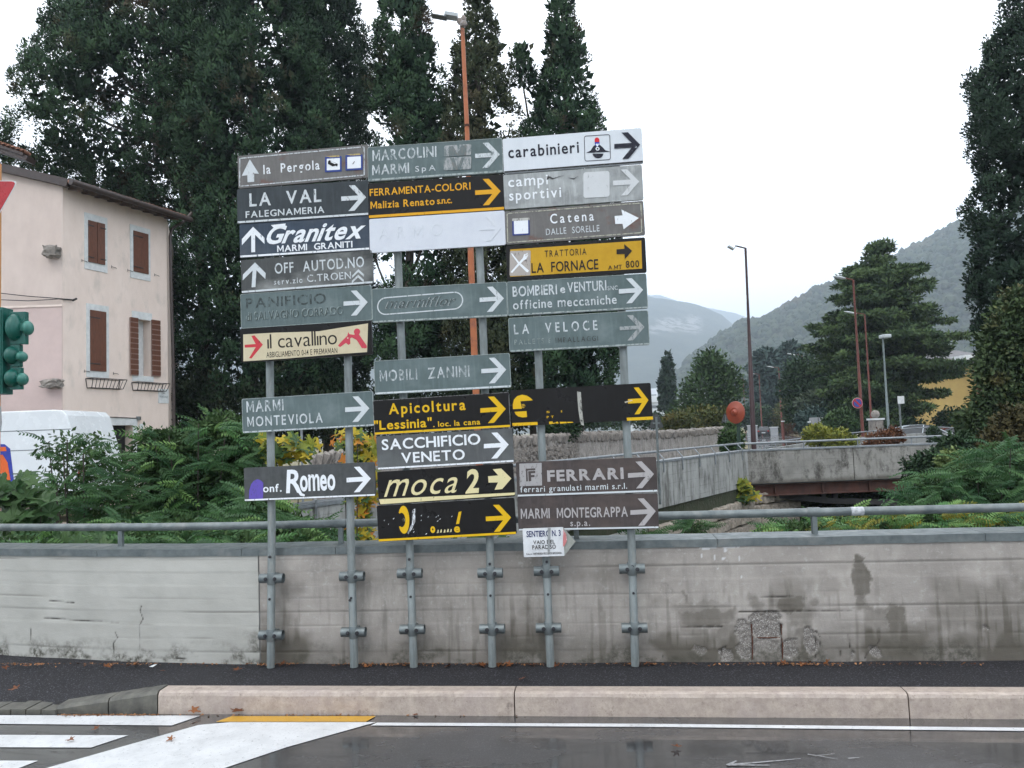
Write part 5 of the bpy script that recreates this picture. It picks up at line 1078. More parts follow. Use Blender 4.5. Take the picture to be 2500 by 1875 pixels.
# far side parapets of the bridge road
FW = empty('far_parapet', P(1900, 1090, 37), 'low white concrete parapet with thin rail on the far side of the bridge', 'wall')
def farseg(x0, x1, ytop0, ytop1, d0, d1, rail=True):
    a = P(x0, 1100, d0); b = P(x1, 1100, d1); za = P(x0, ytop0, d0).z; zb = P(x1, ytop1, d1).z
    mb = MB(); mb.add([(a.x, a.y, 0), (b.x, b.y, 0), (b.x, b.y, zb), (a.x, a.y, za), (a.x, a.y+.25, 0), (b.x, b.y+.25, 0), (b.x, b.y+.25, zb), (a.x, a.y+.25, za)], [(0,1,2,3),(4,5,6,7),(0,1,5,4),(1,2,6,5),(2,3,7,6),(3,0,4,7)]); mb.build('wall_panel', m_strk, FW)
    if rail:
        mb = MB(); mb.tube([(a.x, a.y, za+.05), (a.x+(b.x-a.x)*.03, a.y, za+.26), (b.x, b.y, zb+.26)], .03, 6); mb.build('rail', m_rail, FW)
        n_ = max(2, int(abs(b.x-a.x)/.9))
        for i in range(n_+1): t_ = i/n_; mb = MB(); mb.tube([(a.x+(b.x-a.x)*t_, a.y+(b.y-a.y)*t_, za+(zb-za)*t_), (a.x+(b.x-a.x)*t_, a.y+(b.y-a.y)*t_, za+(zb-za)*t_+.25)], .018, 5); mb.build('post', m_rail, FW)
farseg(1833, 1990, 1103, 1078, 31, 40); farseg(2052, 2120, 1072, 1066, 42, 40, True); farseg(2120, 2275, 1066, 1056, 40, 37); farseg(2290, 2420, 1056, 1062, 38, 37)
# far road
def poly3(name, pts, z, mat, **kw): mb = MB(); mb.add([(x, y, z) for x, y in pts], [tuple(range(len(pts)))]); return mb.build(name, mat, **kw)
fr0 = [G(1772, 1100), G(1812, 1064)]
poly3('far_road', [(8.2, 27), (21, 27), (28, 72), (44, 128), (70, 215), (64, 217), (36.5, 130), (21.5, 72), (11.0, 38)], .012, m_farroad, kind='structure')
poly3('left_street', [(-60, 14), (-3.6, 10.6), (6.9, 26.6), (8.1, 27), (11.0, 38), (7, 40), (-3, 22), (-10, 20), (-60, 23.4)], .006, m_farroad, kind='structure')

# rubble boundary wall with upright coping stones
BW = empty('boundary_wall', P(1256, 1100, 25), 'old grey rubble boundary wall with upright coping stones beyond the far parapet', 'wall')
t = NT('rendered_rubble'); v1 = t.noise(3.2, 3, typ='edge'); rb = t.mix(t.rng(t.noise(2.0, 5), .35, .7), (.36, .33, .30), (.22, .20, .18))
rb = t.mix(t.rng(t.noise(5, 6, .75, (1, 1, .3), seed=2), .5, .66, 0, .85), rb, (.10, .09, .08)); rb = t.mix(t.rng(t.noise(12, 4, .7, seed=4), .56, .7, 0, .8), rb, (.50, .48, .44)); t.bump(v1, .6, .05); t.bump(t.noise(10, 5), .8, .04); m_rend = t.done(rb, .9)
wpts = [(760, 1133, 19), (1000, 1102, 21.5), (1256, 1084, 25), (1407, 1071, 30), (1639, 1063, 38), (1774, 1052, 46)]
W3 = [P(x, y, d) for x, y, d in wpts]
for p, q in zip(W3, W3[1:]):
    mb = MB(); n_ = 30; vs = []
    for i in range(n_+1):
        r = p.lerp(q, i/n_); vs += [(r.x, r.y+rnd.uniform(-.03, .03), z) for z in (0, r.z*.33, r.z*.66, r.z)] + [(r.x, r.y+.45, r.z), (r.x, r.y+.45, 0)]
    mb.add(vs, [(i*6+k, i*6+(k+1) % 6, (i+1)*6+(k+1) % 6, (i+1)*6+k) for i in range(n_) for k in range(5)]+[tuple(range(6)), tuple(n_*6+k for k in range(6))]); mb.build('rubble_face', m_rend, BW)
    L = (q-p).length; s_ = 0
    cst = []
    for k in range(3):
        me = stones[k].copy(); me.materials[0] = m_rubble; cst.append(me)
    while s_ < L:
        w = rnd.uniform(.13, .2) if p.y < 30 else rnd.uniform(.22, .34); r = p.lerp(q, s_/L)
        link('coping_stone', rnd.choice(cst), BW, Vector((r.x, r.y+.2, r.z+.06))-BW.location, (rnd.uniform(-.1, .1), .35+rnd.uniform(-.2, .2), rnd.uniform(-.3, .3)), (w, .5, rnd.uniform(.30, .42))); s_ += w*1.0
# stones of the exposed rubble near the signs
for i in range(260):
    t_ = rnd.random(); p = W3[2].lerp(W3[3], t_*1.0); z = rnd.uniform(.5, p.z-.2)
    link('rubble_stone', rnd.choice(cst), BW, Vector((p.x, p.y-.02, z))-BW.location, (rnd.uniform(-.3, .3), rnd.uniform(-3, 3), rnd.uniform(-.3, .3)), (rnd.uniform(.12, .26), .16, rnd.uniform(.1, .18)))

# ------------------------------------------------------------ street lamps
def lamp(X, Yt, dep, col, label, r0=.07, r1=.045, arm=1.0, lean=(0, 0), head='cobra', base_y=None, z0=0):
    top = P(X, Yt, dep); bx_ = top.x+lean[0]; o = empty('street_lamp', (bx_, dep, z0), label, 'street lamp', 'street lamps' )
    mb = MB(); t0 = Vector((top.x-bx_, 0, top.z-z0)); mb.tube([(0, 0, -.02), t0*.45, t0*.452, t0*.78, t0], [r0, r0*.9, r0*.8, r1, r1], 10); mb.build('pole', col, o, world=False, smooth=True)
    if head == 'cobra':
        mb = MB(); mb.tube([t0, t0+Vector((-.10, 0, .04)), t0+Vector((-arm*.45, -.05, .14)), ], .03, 8); mb.build('arm', col, o, world=False)
        mb = MB(); c = t0+Vector((-arm*.62, -.05, .16)); mb.ball(c, (arm*.30, .14, .07), 12, 6, Matrix.Rotation(.22, 3, 'Y')); mb.build('lamp_head', m_lh, o, world=False, smooth=True)
    return o
m_lh = M('pale_lamp_housing', (.50, .54, .56), (.38, .42, .44), 5, .35)
m_dred = M('dark_red_pole', (.040, .013, .014), (.028, .010, .011), 5, .5); m_rpole = M('rust_red_pole', (.15, .040, .028), (.10, .032, .024), 4, .7)
o = lamp(1820, 606, 31, m_dred, 'tall dark red street lamp with thin double arm, standing alone before the hills', .10, .045, 1.0, (-.1, 0), head=None)
tp = P(1820, 606, 31); L0 = Vector((tp.x, 31, 0))-Vector(o.location)
mb = MB(); t0 = Vector((tp.x-o.location.x, 0, tp.z)); e1 = P(1795, 600, 31)-o.location; mb.tube([t0, e1], .03, 6); mb.build('arm', m_dred, o, world=False)
mb = MB(); mb.bar(P(1797, 600, 31)-o.location, P(1789, 610, 31)-o.location, .2, .03); mb.bar(P(1791, 609, 31)-o.location, P(1777, 601, 31)-o.location, .22, .05); mb.build('lamp_head', m_lh, o, world=False)
m_opole = M('orange_painted_pole', (.42, .13, .045), (.34, .10, .035), 4, .55, .2, c3=(.20, .07, .04), s3=6)
d_ = 13.6; pts = [P(1129, 60, d_), P(1140, 310, d_), P(1150, 640, d_), P(1158, 860, d_), P(1166, 1050, d_), P(1172, 1200, d_)]
o = empty('street_lamp', (pts[-1].x+.02, d_, 0), 'orange painted lamp post with taped head rising behind the signs', 'street lamp')
mb = MB(); mb.tube([p for p in pts[::-1]][0:0]+[Vector((pts[-1].x+.02, d_, -.02))]+pts[::-1][1:5]+[P(1129, 70, d_)], [.063, .060, .057, .053, .040, .034], 12); mb.build('pole', m_opole, o, smooth=True)
mb = MB(); a = P(1140, 307, d_); mb.tube([a+Vector((0, 0, -.02)), a+Vector((0, 0, .02))], .05, 12); mb.build('joint_ring', m_rust, o)
mb = MB(); q = P(1129, 52, d_)
for k in range(9): mb.ball(q+Vector((rnd.uniform(-.05, .05), rnd.uniform(-.04, .04), rnd.uniform(-.1, .06))), (rnd.uniform(.03, .06), .05, rnd.uniform(.04, .09)), 6, 5)
mb.build('wrapping', M('grey_wrapping_tape', (.36, .34, .33), (.20, .13, .10), 25, .7, .5), o)
mb = MB(); mb.bar(P(1118, 42, d_), P(1086, 37, d_), .18, .06); mb.build('lamp_head', m_lh, o); mb = MB(); mb.bar(P(1090, 45, d_), P(1053, 38, d_), .16, .015); mb.build('glass_flap', m_galv, o)
lamp(2083, 684, 42, m_rpole, 'tall rust red lamp post carrying the no parking sign in front of the cedar', .085, .05, 1.2, (0, 0))
lamp(2111, 768, 55, m_rpole, 'rust red lamp with white head just right of the no parking post', .08, .05, 1.6, (0, 0))
o = lamp(2155, 822, 49, M('grey_green_pole', (.16, .20, .20), None, 4, .5), 'grey lamp post with square pale head in front of the cedar', .08, .055, 1.0, (0, 0), head=None)
mb = MB(); tp = P(2155, 822, 49)-o.location; mb.box((tp.x-.12, -.3, tp.z-.1), (tp.x+.42, .3, tp.z+.12)); mb.build('lamp_head', m_lh, o, world=False, bevel=.05)
lamp(1958, 868, 85, m_rpole, 'distant rust red street lamp, nearest of the row along the far road', .10, .06, 1.8, (0, 0))
lamp(1901, 898, 105, m_rpole, 'distant rust red street lamp, second of the row along the far road', .10, .06, 1.8, (0, 0))
lamp(1853, 914, 125, m_rpole, 'distant rust red street lamp, third of the row along the far road', .10, .06, 1.8, (0, 0))
lamp(1814, 921, 140, m_rpole, 'distant rust red street lamp, last of the row, half hidden by the tall dark pole', .10, .06, 1.8, (0, 0))
# no parking sign
c = P(2093, 984, 41.6); o = empty('no_parking_sign', c, 'round blue and red no parking sign on the rust red lamp post', 'road sign')
r = 13.*41.6/F
for k, (rr_, mm, nm) in enumerate(((r, m_stonew, 'backing'), (r*.95, M('sign_red', (.45, .02, .03), rough=.4, bump=0), 'red_ring'), (r*.74, M('sign_blue', (.03, .07, .35), rough=.4, bump=0), 'blue_disc'))):
    mb = MB(); mb.tube([(0, -.01*k, 0), (0, -.01*k-.008, 0)], rr_, 24); mb.build(nm, mm, o, world=False)
mb = MB(); mb.bar((-r*.55, -.034, r*.55), (r*.55, -.034, -r*.55), .09, .006, up=(0, -1, 0)); mb.build('red_bar', M('sign_red_b', (.45, .02, .03), rough=.4, bump=0), o, world=False)
# small square sign on thin grey post
c = P(2195, 976, 44); o = empty('small_sign', (c.x, 44, 0), 'small pale square sign on a thin grey post beside the silver car', 'road sign'); mb = MB(); mb.tube([(0, 0, 0), (0, 0, c.z)], .05, 6); mb.build('post', m_galv, o, world=False); mb = MB(); mb.box((-.1, -.06, c.z-.22), (.26, -.03, c.z+.2)); mb.build('panel', m_stonew, o, world=False)
# back of a convex road mirror
c = P(1795, 1007, 27.2); o = empty('road_mirror', (c.x+.15, 27.2, 0), 'orange red backed round traffic mirror on thin green posts by the bridge corner', 'traffic mirror')
R3 = 26*27.2/F; MT = Matrix.Rotation(math.radians(-38), 3, 'Z')
mb = MB(); n_ = 28; vs = []; prof = [(0, -.10), (.10, -.13), (.30, -.09), (.36, -.06), (.40, -.075), (.75, -.02), (.97, .0), (1.0, .03), (.97, .05)]
for rr_, y in prof:
    for i in range(n_): a_ = 2*math.pi*i/n_; vs.append(MT @ Vector((R3*rr_*math.cos(a_)*.92, y*1.2, R3*rr_*1.06*math.sin(a_))) + c - o.location)
mb.add(vs, [(j*n_+i, j*n_+(i+1) % n_, (j+1)*n_+(i+1) % n_, (j+1)*n_+i) for j in range(len(prof)-1) for i in range(n_)]); mb.build('mirror_back', M('orange_red_plastic', (.30, .055, .022), (.20, .035, .018), 4, .45), o, world=False, smooth=True)
m_gp = M('dark_green_post', (.02, .05, .035), None, 4, .5)
for x0, x1 in ((1800, 1799), (1803, 1806)): p = P(x0, 985, 27.4); mb = MB(); mb.tube([p, (P(x1, 1100, 27.4).x, 27.4, 0)], .03, 6); mb.build('post', m_gp, o)
# back of a triangular road sign by the boundary wall
def backtri(X, Yt, Yb, dep, hw, label):
    a = P(X, Yt, dep); z = P(X, Yb, dep).z; o = empty('warning_sign', (a.x, dep, 0), label, 'road sign'); w = hw*dep/F
    mb = MB(); mb.prism([(-w*.9, z), (w*.9, z), (w, z+.03), (.05, a.z), (-.05, a.z), (-w, z+.03)], -.01, .01); mb.build('panel', M('dark_sign_back', (.05, .055, .055), None, 5), o, world=False)
    mb = MB(); mb.bar((-w*.5, -.02, z+.12), (w*.5, -.02, z+.12), .02, .04); mb.build('bracket', m_galv, o, world=False)
    mb = MB(); mb.tube([(0, -.04, 0), (0, -.04, a.z-.08)], .03, 8); mb.build('post', m_galv, o, world=False)
backtri(1601, 1010, 1045, 19.5, 17, 'dark back of a triangular road sign on a grey post before the boundary wall')
backtri(1770, 1010, 1033, 45, 10, 'distant dark back of a triangular sign left of the road mirror')
# white post and grey posts seen left between the signs
c = P(736, 1040, 13); o = empty('thin_post', (c.x, 13, 0), 'thin pale post standing among the bushes behind the two left posts', 'post'); mb = MB(); mb.tube([(0, 0, 0), (0, 0, c.z)], .02, 8); mb.build('post', m_rail, o, world=False)
# ------------------------------------------------------------ trees
ml_cyp = leafmat('cypress_foliage', (.011, .030, .017), (.047, .092, .040), (.075, .050, .030), .6, .45)
ml_cyp2 = leafmat('cypress_foliage_dark', (.010, .024, .015), (.034, .062, .034), None, .6)
ml_cyp3 = leafmat('cypress_foliage_olive', (.022, .036, .018), (.060, .068, .032), (.085, .06, .035), .6, .35)
def unit(v): return v/np.maximum(1e-6, np.linalg.norm(v, axis=-1, keepdims=True))
def tufts(C, Rp, n, size, up=.7, seed=1, wid=.5, out=None, flat=0.):
    """leaf quads for puffs with centres C (k,3), radii Rp (k)"""
    r = np.random.default_rng(seed); k = len(C)
    d = unit(r.normal(size=(k, n, 3))); 
    if out is not None: d = unit(d + out[:, None, :]*.55)
    rad = (r.random((k, n, 1))**.5)*Rp[:, None, None]
    dd = d*rad; dd[..., 2] *= (1-flat)
    p = C[:, None, :] + dd
    g = unit(d + np.array([0, 0, up]) + r.normal(size=(k, n, 3))*.35)
    s = unit(np.cross(g, r.normal(size=(k, n, 3))))
    L = size*(.6+.8*r.random((k, n, 1))); W = L*wid
    V = np.stack([p - s*W*.35, p + g*L*.45 - s*W*.6*0 + s*W*.5, p + g*L, p + g*L*.5 - s*W*.5], 2).reshape(-1, 4, 3)
    gn = np.cross(V[:, 1]-V[:, 0], V[:, 3]-V[:, 0]); Nn = unit(d*1.0 + np.array([0, 0, .25]) + (out[:, None, :]*.35 if out is not None else 0)).reshape(-1, 3)
    fl_ = (gn*Nn).sum(1) < 0; V[fl_] = V[fl_][:, ::-1]; Nn = unit(Nn*.75 + unit(gn)*np.where(fl_, -1, 1)[:, None]*.5); global _NN; _NN = Nn
    t = np.clip(r.random((k, 1))**1.5*.8 + r.random((k, n))*.35, 0, 1).reshape(-1)
    return V, t
def profile_crown(rows, dep, dens, seed, gap=0., lump=.28, zmin=None):
    r = np.random.default_rng(seed); Z = []; CX = []; RR = []
    for y, xl, xr in rows:
        c = P((xl+xr)/2, y, dep); Z.append(c.z); CX.append(c.x); RR.append((xr-xl)/2*dep/F)
    Z = np.array(Z)[::-1]; CX = np.array(CX)[::-1]; RR = np.array(RR)[::-1]
    zz = np.linspace(Z[0], Z[-1], 400); R_ = np.interp(zz, Z, RR); w = R_/R_.sum(); area = 2*math.pi*R_.mean()*(Z[-1]-Z[0]); n = int(area*dens)
    z = r.choice(zz, size=n, p=w) + r.normal(0, .1, n); a = r.random(n)*2*math.pi; R = np.interp(z, Z, RR); cx = np.interp(z, Z, CX)
    lum = 1 + lump*(fbm(a*2.2+seed, z*.55, seed, 3)-.5)*2
    q = np.where(r.random(n) < .70, .80+.2*r.random(n), .40+.38*r.random(n))
    C = np.stack([cx+np.cos(a)*R*q*lum, dep+np.sin(a)*R*q*lum*.9, z], -1)
    out = np.stack([np.cos(a), np.sin(a), a*0+.3], -1)
    if gap > 0:
        gm = fbm(C[:, 0]*.55+40+seed, C[:, 2]*.55+40, seed+3, 3); k = gm > gap; C, out, R, q = C[k], out[k], R[k], q[k]
    return C, out, q, (Z, CX, RR)
def cypress(label, rows, dep, base, seed, mat, dens=6.2, nleaf=104, size=.125, pr=(.22, .44), gap=0., trunk=.22, limbs=0, lump=.28, group='cypresses behind the signs', up=.7, name='cypress_tree'):
    C, out, qq, (Z, CX, RR) = profile_crown(rows, dep, dens, seed, gap, lump); r = np.random.default_rng(seed)
    b = Vector((P(base[0], base[1], dep).x, dep, 0)); o = empty(name, b, label, 'tree', group)
    Rp = pr[0]+(pr[1]-pr[0])*r.random(len(C)); Rt = np.interp(C[:, 2], Z, RR); Rp = np.minimum(Rp, Rt*.6+.12)
    o_ = qq > .79; V, t = tufts(C[o_], Rp[o_], nleaf, size, up, seed, wid=.5, out=out[o_], flat=-.3); N1 = _NN
    V2, t2 = tufts(C[~o_], Rp[~o_]*1.15, 24, size*2.6, up, seed+1, wid=.6); V = np.concatenate([V, V2]); t = np.concatenate([t, t2*.4]); V -= np.array(b)
    link('crown', quadmesh('crown', V, mat, t, N=np.concatenate([N1, _NN])), o)
    mb = MB(); zt = Z[-1]-1.; pts = [b+Vector((0, 0, -.1))]+[Vector((np.interp(z, Z, CX)*(.6 if z > Z[0] else 0)+b.x*(.4 if z > Z[0] else 1), dep+.1*math.sin(z), z)) for z in np.linspace(.5, zt, 12)]
    mb.tube(pts, [trunk*(1.15-.95*i/12) for i in range(13)], 9); mb.build('trunk', m_bark, o, smooth=True)
    for i in range(limbs):
        z0 = rnd.uniform(Z[0]*.9, zt*.75); p0 = Vector((np.interp(z0, Z, CX)*.6+b.x*.4, dep, z0)); a = rnd.uniform(0, 6.28); Rm = np.interp(z0+2, Z, RR)*.85
        p1 = p0+Vector((math.cos(a)*Rm*.5, math.sin(a)*Rm*.4, 1.0)); p2 = p0+Vector((math.cos(a)*Rm, math.sin(a)*Rm*.8, rnd.uniform(1.8, 3.2)))
        mb = MB(); mb.tube([p0, p1, p2], [.09, .06, .025], 6)
        for k in range(3): q = p1.lerp(p2, rnd.random()); mb.tube([q, q+Vector((rnd.uniform(-.8, .8), rnd.uniform(-.5, .5), rnd.uniform(.2, .9)))], [.03, .012], 5)
        mb.build('limb', m_bark2, o, smooth=True)
    return o
cypress('huge spreading dark cypress with holes of sky, rising behind the pink house', [(-160,250,440),(-60,200,500),(0,168,530),(100,112,570),(180,70,590),(260,30,600),(330,5,600),(390,20,600),(440,190,600),(520,330,590),(570,400,560)], 36, (500, 1000), 11, ml_cyp, gap=.345, trunk=.34, limbs=26, dens=5.6, lump=.30)
cypress('broad dense dark cypress directly behind the left sign column', [(-180,520,780),(0,470,800),(120,450,815),(250,430,840),(400,410,850),(520,470,850),(620,420,860),(760,405,860),(900,410,850),(1010,420,830)], 34, (600, 1010), 12, ml_cyp, gap=.25, trunk=.3, limbs=12, dens=5.0, nleaf=96)
cypress('tall dark column cypress at the right edge of the dense group on the left', [(-160,720,860),(0,700,875),(140,700,893),(300,700,903),(600,690,905),(900,700,905),(1010,740,880)], 37, (800, 1010), 13, ml_cyp2, trunk=.25, dens=5.6)
cypress('column cypress just left of the orange lamp post', [(-90,955,1005),(-20,938,1032),(60,925,1045),(140,915,1062),(220,908,1072),(300,905,1095),(400,900,1110),(560,905,1120),(700,890,1110),(860,900,1100),(960,920,1080)], 33, (1000, 1000), 14, ml_cyp, gap=.34, trunk=.25, limbs=16, dens=5.6, lump=.36)
cypress('olive tinted cypress directly behind the orange lamp post', [(-30,1155,1172),(20,1148,1196),(90,1130,1210),(160,1110,1224),(240,1095,1246),(320,1088,1275),(450,1085,1290),(650,1090,1290),(850,1090,1280),(960,1120,1260)], 32, (1180, 1000), 15, ml_cyp3, gap=.27, trunk=.22, limbs=10, dens=5.6, lump=.40)
cypress('ragged low cypress top with a tuft of loose branches between the two pointed cypresses', [(112,1250,1262),(150,1238,1292),(180,1245,1300),(230,1240,1330),(300,1235,1380),(420,1240,1400),(600,1250,1400)], 34, (1300, 1000), 16, ml_cyp, gap=.40, trunk=.15, limbs=6, dens=5, lump=.5)
cypress('slender pointed cypress at the right end of the row, widening low down', [(-60,1362,1376),(0,1352,1392),(50,1347,1398),(110,1340,1412),(180,1332,1425),(240,1318,1440),(290,1305,1462),(330,1270,1478),(420,1240,1490),(600,1235,1502),(780,1240,1510),(880,1250,1508),(960,1290,1490),(1020,1340,1450)], 33, (1412, 1045), 17, ml_cyp, gap=.20, trunk=.26, limbs=4, dens=6, lump=.24)
cypress('huge near black cypress cut by the right edge of the picture', [(-140,2485,2610),(0,2468,2640),(60,2456,2660),(80,2432,2670),(130,2444,2680),(165,2388,2690),(235,2392,2700),(262,2376,2700),(330,2376,2700),(410,2422,2700),(445,2390,2700),(510,2374,2700),(560,2396,2700),(640,2380,2700),(720,2378,2700),(790,2400,2700),(860,2420,2700),(960,2450,2660)], 27, (2560, 1100), 18, ml_cyp2, trunk=.3, dens=7, size=.115, pr=(.18, .36), lump=.2, group='cypresses')
cypress('small solitary dark cypress in front of the hazy mountain', [(856,1626,1630),(880,1620,1637),(920,1612,1645),(960,1608,1650),(990,1608,1650),(1008,1616,1640)], 118, (1628, 1025), 19, ml_cyp2, dens=3.2, nleaf=60, size=.22, pr=(.25, .42), trunk=.25, group='cypresses', lump=.06)

# broad trees and shrubs: leaf clouds gathered in lobes
def leafcloud(label, cat, lobes, dep, n, size, mat, base=None, puff=(.5, .9), nleaf=40, up=.1, name='broadleaf_tree', trunk=.12, seed=1, group=None, flat=0., stems=3, thick=.8):
    r = np.random.default_rng(seed); C = []; per = n//len(lobes)
    for (x, y, rx, ry) in lobes:
        c = P(x, y, dep); a = unit(r.normal(size=(per, 3)))*(.55+.45*r.random((per, 1))**.5); C.append(np.array(c)+a*np.array([rx*dep/F, max(rx, ry)*dep/F*thick, ry*dep/F]))
    C = np.concatenate(C); C = C[C[:, 2] > -3.9]
    bx_ = base or (lobes[0][0], 0); b = Vector((P(bx_[0], 1000, dep).x, dep, bx_[1])); o = empty(name, b, label, cat, group)
    ctr = C.mean(0); V, t = tufts(C, puff[0]+(puff[1]-puff[0])*r.random(len(C)), nleaf, size, up, seed, .55, unit(C-ctr), flat); V -= np.array(b)
    link('crown' if 'tree' in name else 'foliage', quadmesh('foliage', V, mat, t, N=_NN), o)
    mb = MB()
    for i in range(stems):
        (x, y, rx, ry) = lobes[i % len(lobes)]; c = P(x, y, dep); m_ = b.lerp(c, .5)+Vector((rnd.uniform(-.1, .1), rnd.uniform(-.1, .1), 0)); mb.tube([b+Vector((rnd.uniform(-.1, .1), 0, -.1)), m_, c], [trunk, trunk*.7, trunk*.3], 6)
    mb.build('trunk' if 'tree' in name else 'stem', m_bark2, o, smooth=True); return o
lf = lambda nm, a, b, c=None, ns=.5: leafmat(nm, a, b, c, .5, ns, .15)
g_mid = lf('mid_green_leaves', (.030, .065, .025), (.075, .125, .045)); g_dark = lf('dark_green_leaves', (.018, .040, .020), (.045, .080, .035)); g_yel = lf('yellow_green_leaves', (.13, .17, .04), (.30, .30, .05))
g_blue = lf('blue_green_needles', (.035, .065, .060), (.075, .115, .100)); g_rust = lf('rust_red_leaves', (.10, .04, .02), (.20, .09, .04)); g_aut = lf('autumn_mixed_leaves', (.05, .075, .025), (.14, .13, .04), (.20, .12, .03))
g_ced = lf('cedar_needles', (.028, .058, .032), (.11, .165, .06), None)
leafcloud('light green upright tree beside the far road, left of the tall dark pole', 'tree', [(1735,900,22,30),(1715,950,30,40),(1765,950,28,45),(1700,1000,30,35),(1740,1010,40,40),(1670,1025,24,20)], 74, 260, .34, g_mid, (1735, 0), (.8, 1.5), 46, seed=21, group='trees along the far road')
leafcloud('pale olive bush at the end of the boundary wall', 'bush', [(1700,1028,50,22),(1660,1040,35,14),(1750,1035,25,20)], 52, 120, .22, g_aut, (1700, 0), (.4, .8), 40, name='bush', trunk=.05, seed=22)
leafcloud('blue green tangled shrub at the foot of the road mirror', 'bush', [(1787,1065,12,22),(1783,1085,11,14)], 29, 60, .12, g_mid, (1786, 0), (.2, .35), 40, name='bush', trunk=.02, seed=23)
for i, (x, y0, y1, w, d, lb) in enumerate(((1868,862,1050,42,118,'hazy blue green spruce behind the dark hatchback'), (1928,850,1000,34,125,'second hazy blue green spruce with drooping tips right of the hatchback'))):
    leafcloud(lb, 'tree', [(x, y0+12, w*.22, 14), (x, y0+45, w*.5, 26), (x-8, y0+85, w*.8, 30), (x+8, y0+130, w, 35), (x, y1-20, w, 30)], d+28, 190, .8, g_blue, (x, 0), (1.2, 2.2), 50, -.2, seed=24+i, group='trees along the far road', flat=.4, name='spruce_tree')
leafcloud('round dark green tree left of the tall cedar', 'tree', [(2000,905,50,40),(1965,950,38,50),(2030,950,50,50),(1975,1005,40,30),(2060,900,40,40)], 78, 330, .36, g_dark, (1990, 0), (.9, 1.6), 46, seed=27, group='trees along the far road')
leafcloud('grey green feathery tree in front of the round dark tree', 'tree', [(2060,960,40,30),(2010,985,40,22),(2070,1000,45,30),(2020,1020,30,20)], 64, 240, .3, lf('grey_green_leaves', (.05, .075, .05), (.10, .13, .085)), (2040, 0), (.7, 1.2), 46, -.2, seed=28, group='trees along the far road', flat=.4)
leafcloud('weeping blue green bush by the gate', 'bush', [(1985,1018,26,15),(1978,1040,18,16)], 60, 70, .22, g_blue, (1980, 0), (.4, .8), 46, -.8, name='bush', trunk=.06, seed=29)
leafcloud('yellow green small tree behind the hatchback', 'tree', [(1908,1012,22,18),(1925,995,20,20),(1915,1030,22,12)], 133, 120, .34, g_aut, (1905, 0), (.7, 1.2), 46, seed=30, group='trees along the far road')
leafcloud('dark hedge under the spruces at the roadside', 'hedge', [(1838,1020,16,20),(1870,1022,25,16),(1925,1036,26,18),(1800,1020,18,24)], 135, 130, .5, g_dark, (1870, 0), (.9, 1.5), 40, name='hedge', trunk=.06, seed=31)
leafcloud('bright green rounded bush with pale flowers left of the no parking sign', 'bush', [(2040,1040,22,20),(2058,1030,20,20)], 52, 80, .2, g_mid, (2045, 0), (.35, .6), 46, name='bush', trunk=.05, seed=32)
leafcloud('yellow green bush growing through the far bridge railing', 'bush', [(2010,1072,26,18),(2040,1075,26,18),(1990,1060,14,12),(2062,1085,16,12)], 35, 110, .14, g_yel, (2020, 0), (.2, .4), 46, name='bush', trunk=.03, seed=33)
leafcloud('rust red bush spilling over the far white parapet', 'bush', [(2150,1075,24,16),(2175,1068,18,14),(2135,1090,16,10)], 36.3, 80, .12, g_rust, (2150, 0), (.2, .35), 46, name='bush', trunk=.03, seed=34)
leafcloud('green climber hanging beside the end of the far white parapet', 'climber', [(2281,1070,9,22)], 36.6, 40, .1, g_dark, (2281, 0), (.15, .25), 40, name='climber', trunk=.02, seed=35)
leafcloud('low green bushes in front of the yellow house', 'bush', [(2215,1040,26,14),(2120,1040,40,14),(2320,1030,40,20)], 58, 130, .22, g_dark, (2215, 0), (.4, .7), 40, name='bush', trunk=.05, seed=36)
leafcloud('small dark tree in the dry field behind the boundary wall', 'tree', [(1652,1020,10,14)], 95, 26, .34, g_dark, (1652, 0), (.6, .9), 40, name='small_tree', trunk=.1, seed=37)
leafcloud('dark ivy bush under the cypress trunk on the boundary wall', 'bush', [(1375,1045,30,26),(1350,1060,14,16)], 29.6, 90, .12, g_dark, (1375, 0), (.2, .4), 46, name='bush', trunk=.04, seed=38)
leafcloud('low hedge behind the dry field', 'hedge', [(1500,1030,60,9),(1600,1028,50,8),(1420,1033,40,9)], 80, 110, .3, g_dark, (1500, 0), (.4, .7), 40, name='hedge', trunk=.04, seed=39)
leafcloud('mass of dark foliage low behind the left signs', 'bush', [(640,1010,120,60),(480,1000,60,90),(780,1020,100,50),(960,1010,90,50),(1100,1000,80,50),(1210,1000,70,50)], 31, 520, .17, lf('shade_leaves', (.010, .020, .010), (.030, .045, .022)), (640, 0), (.4, .8), 50, .3, name='bush', trunk=.06, seed=40)
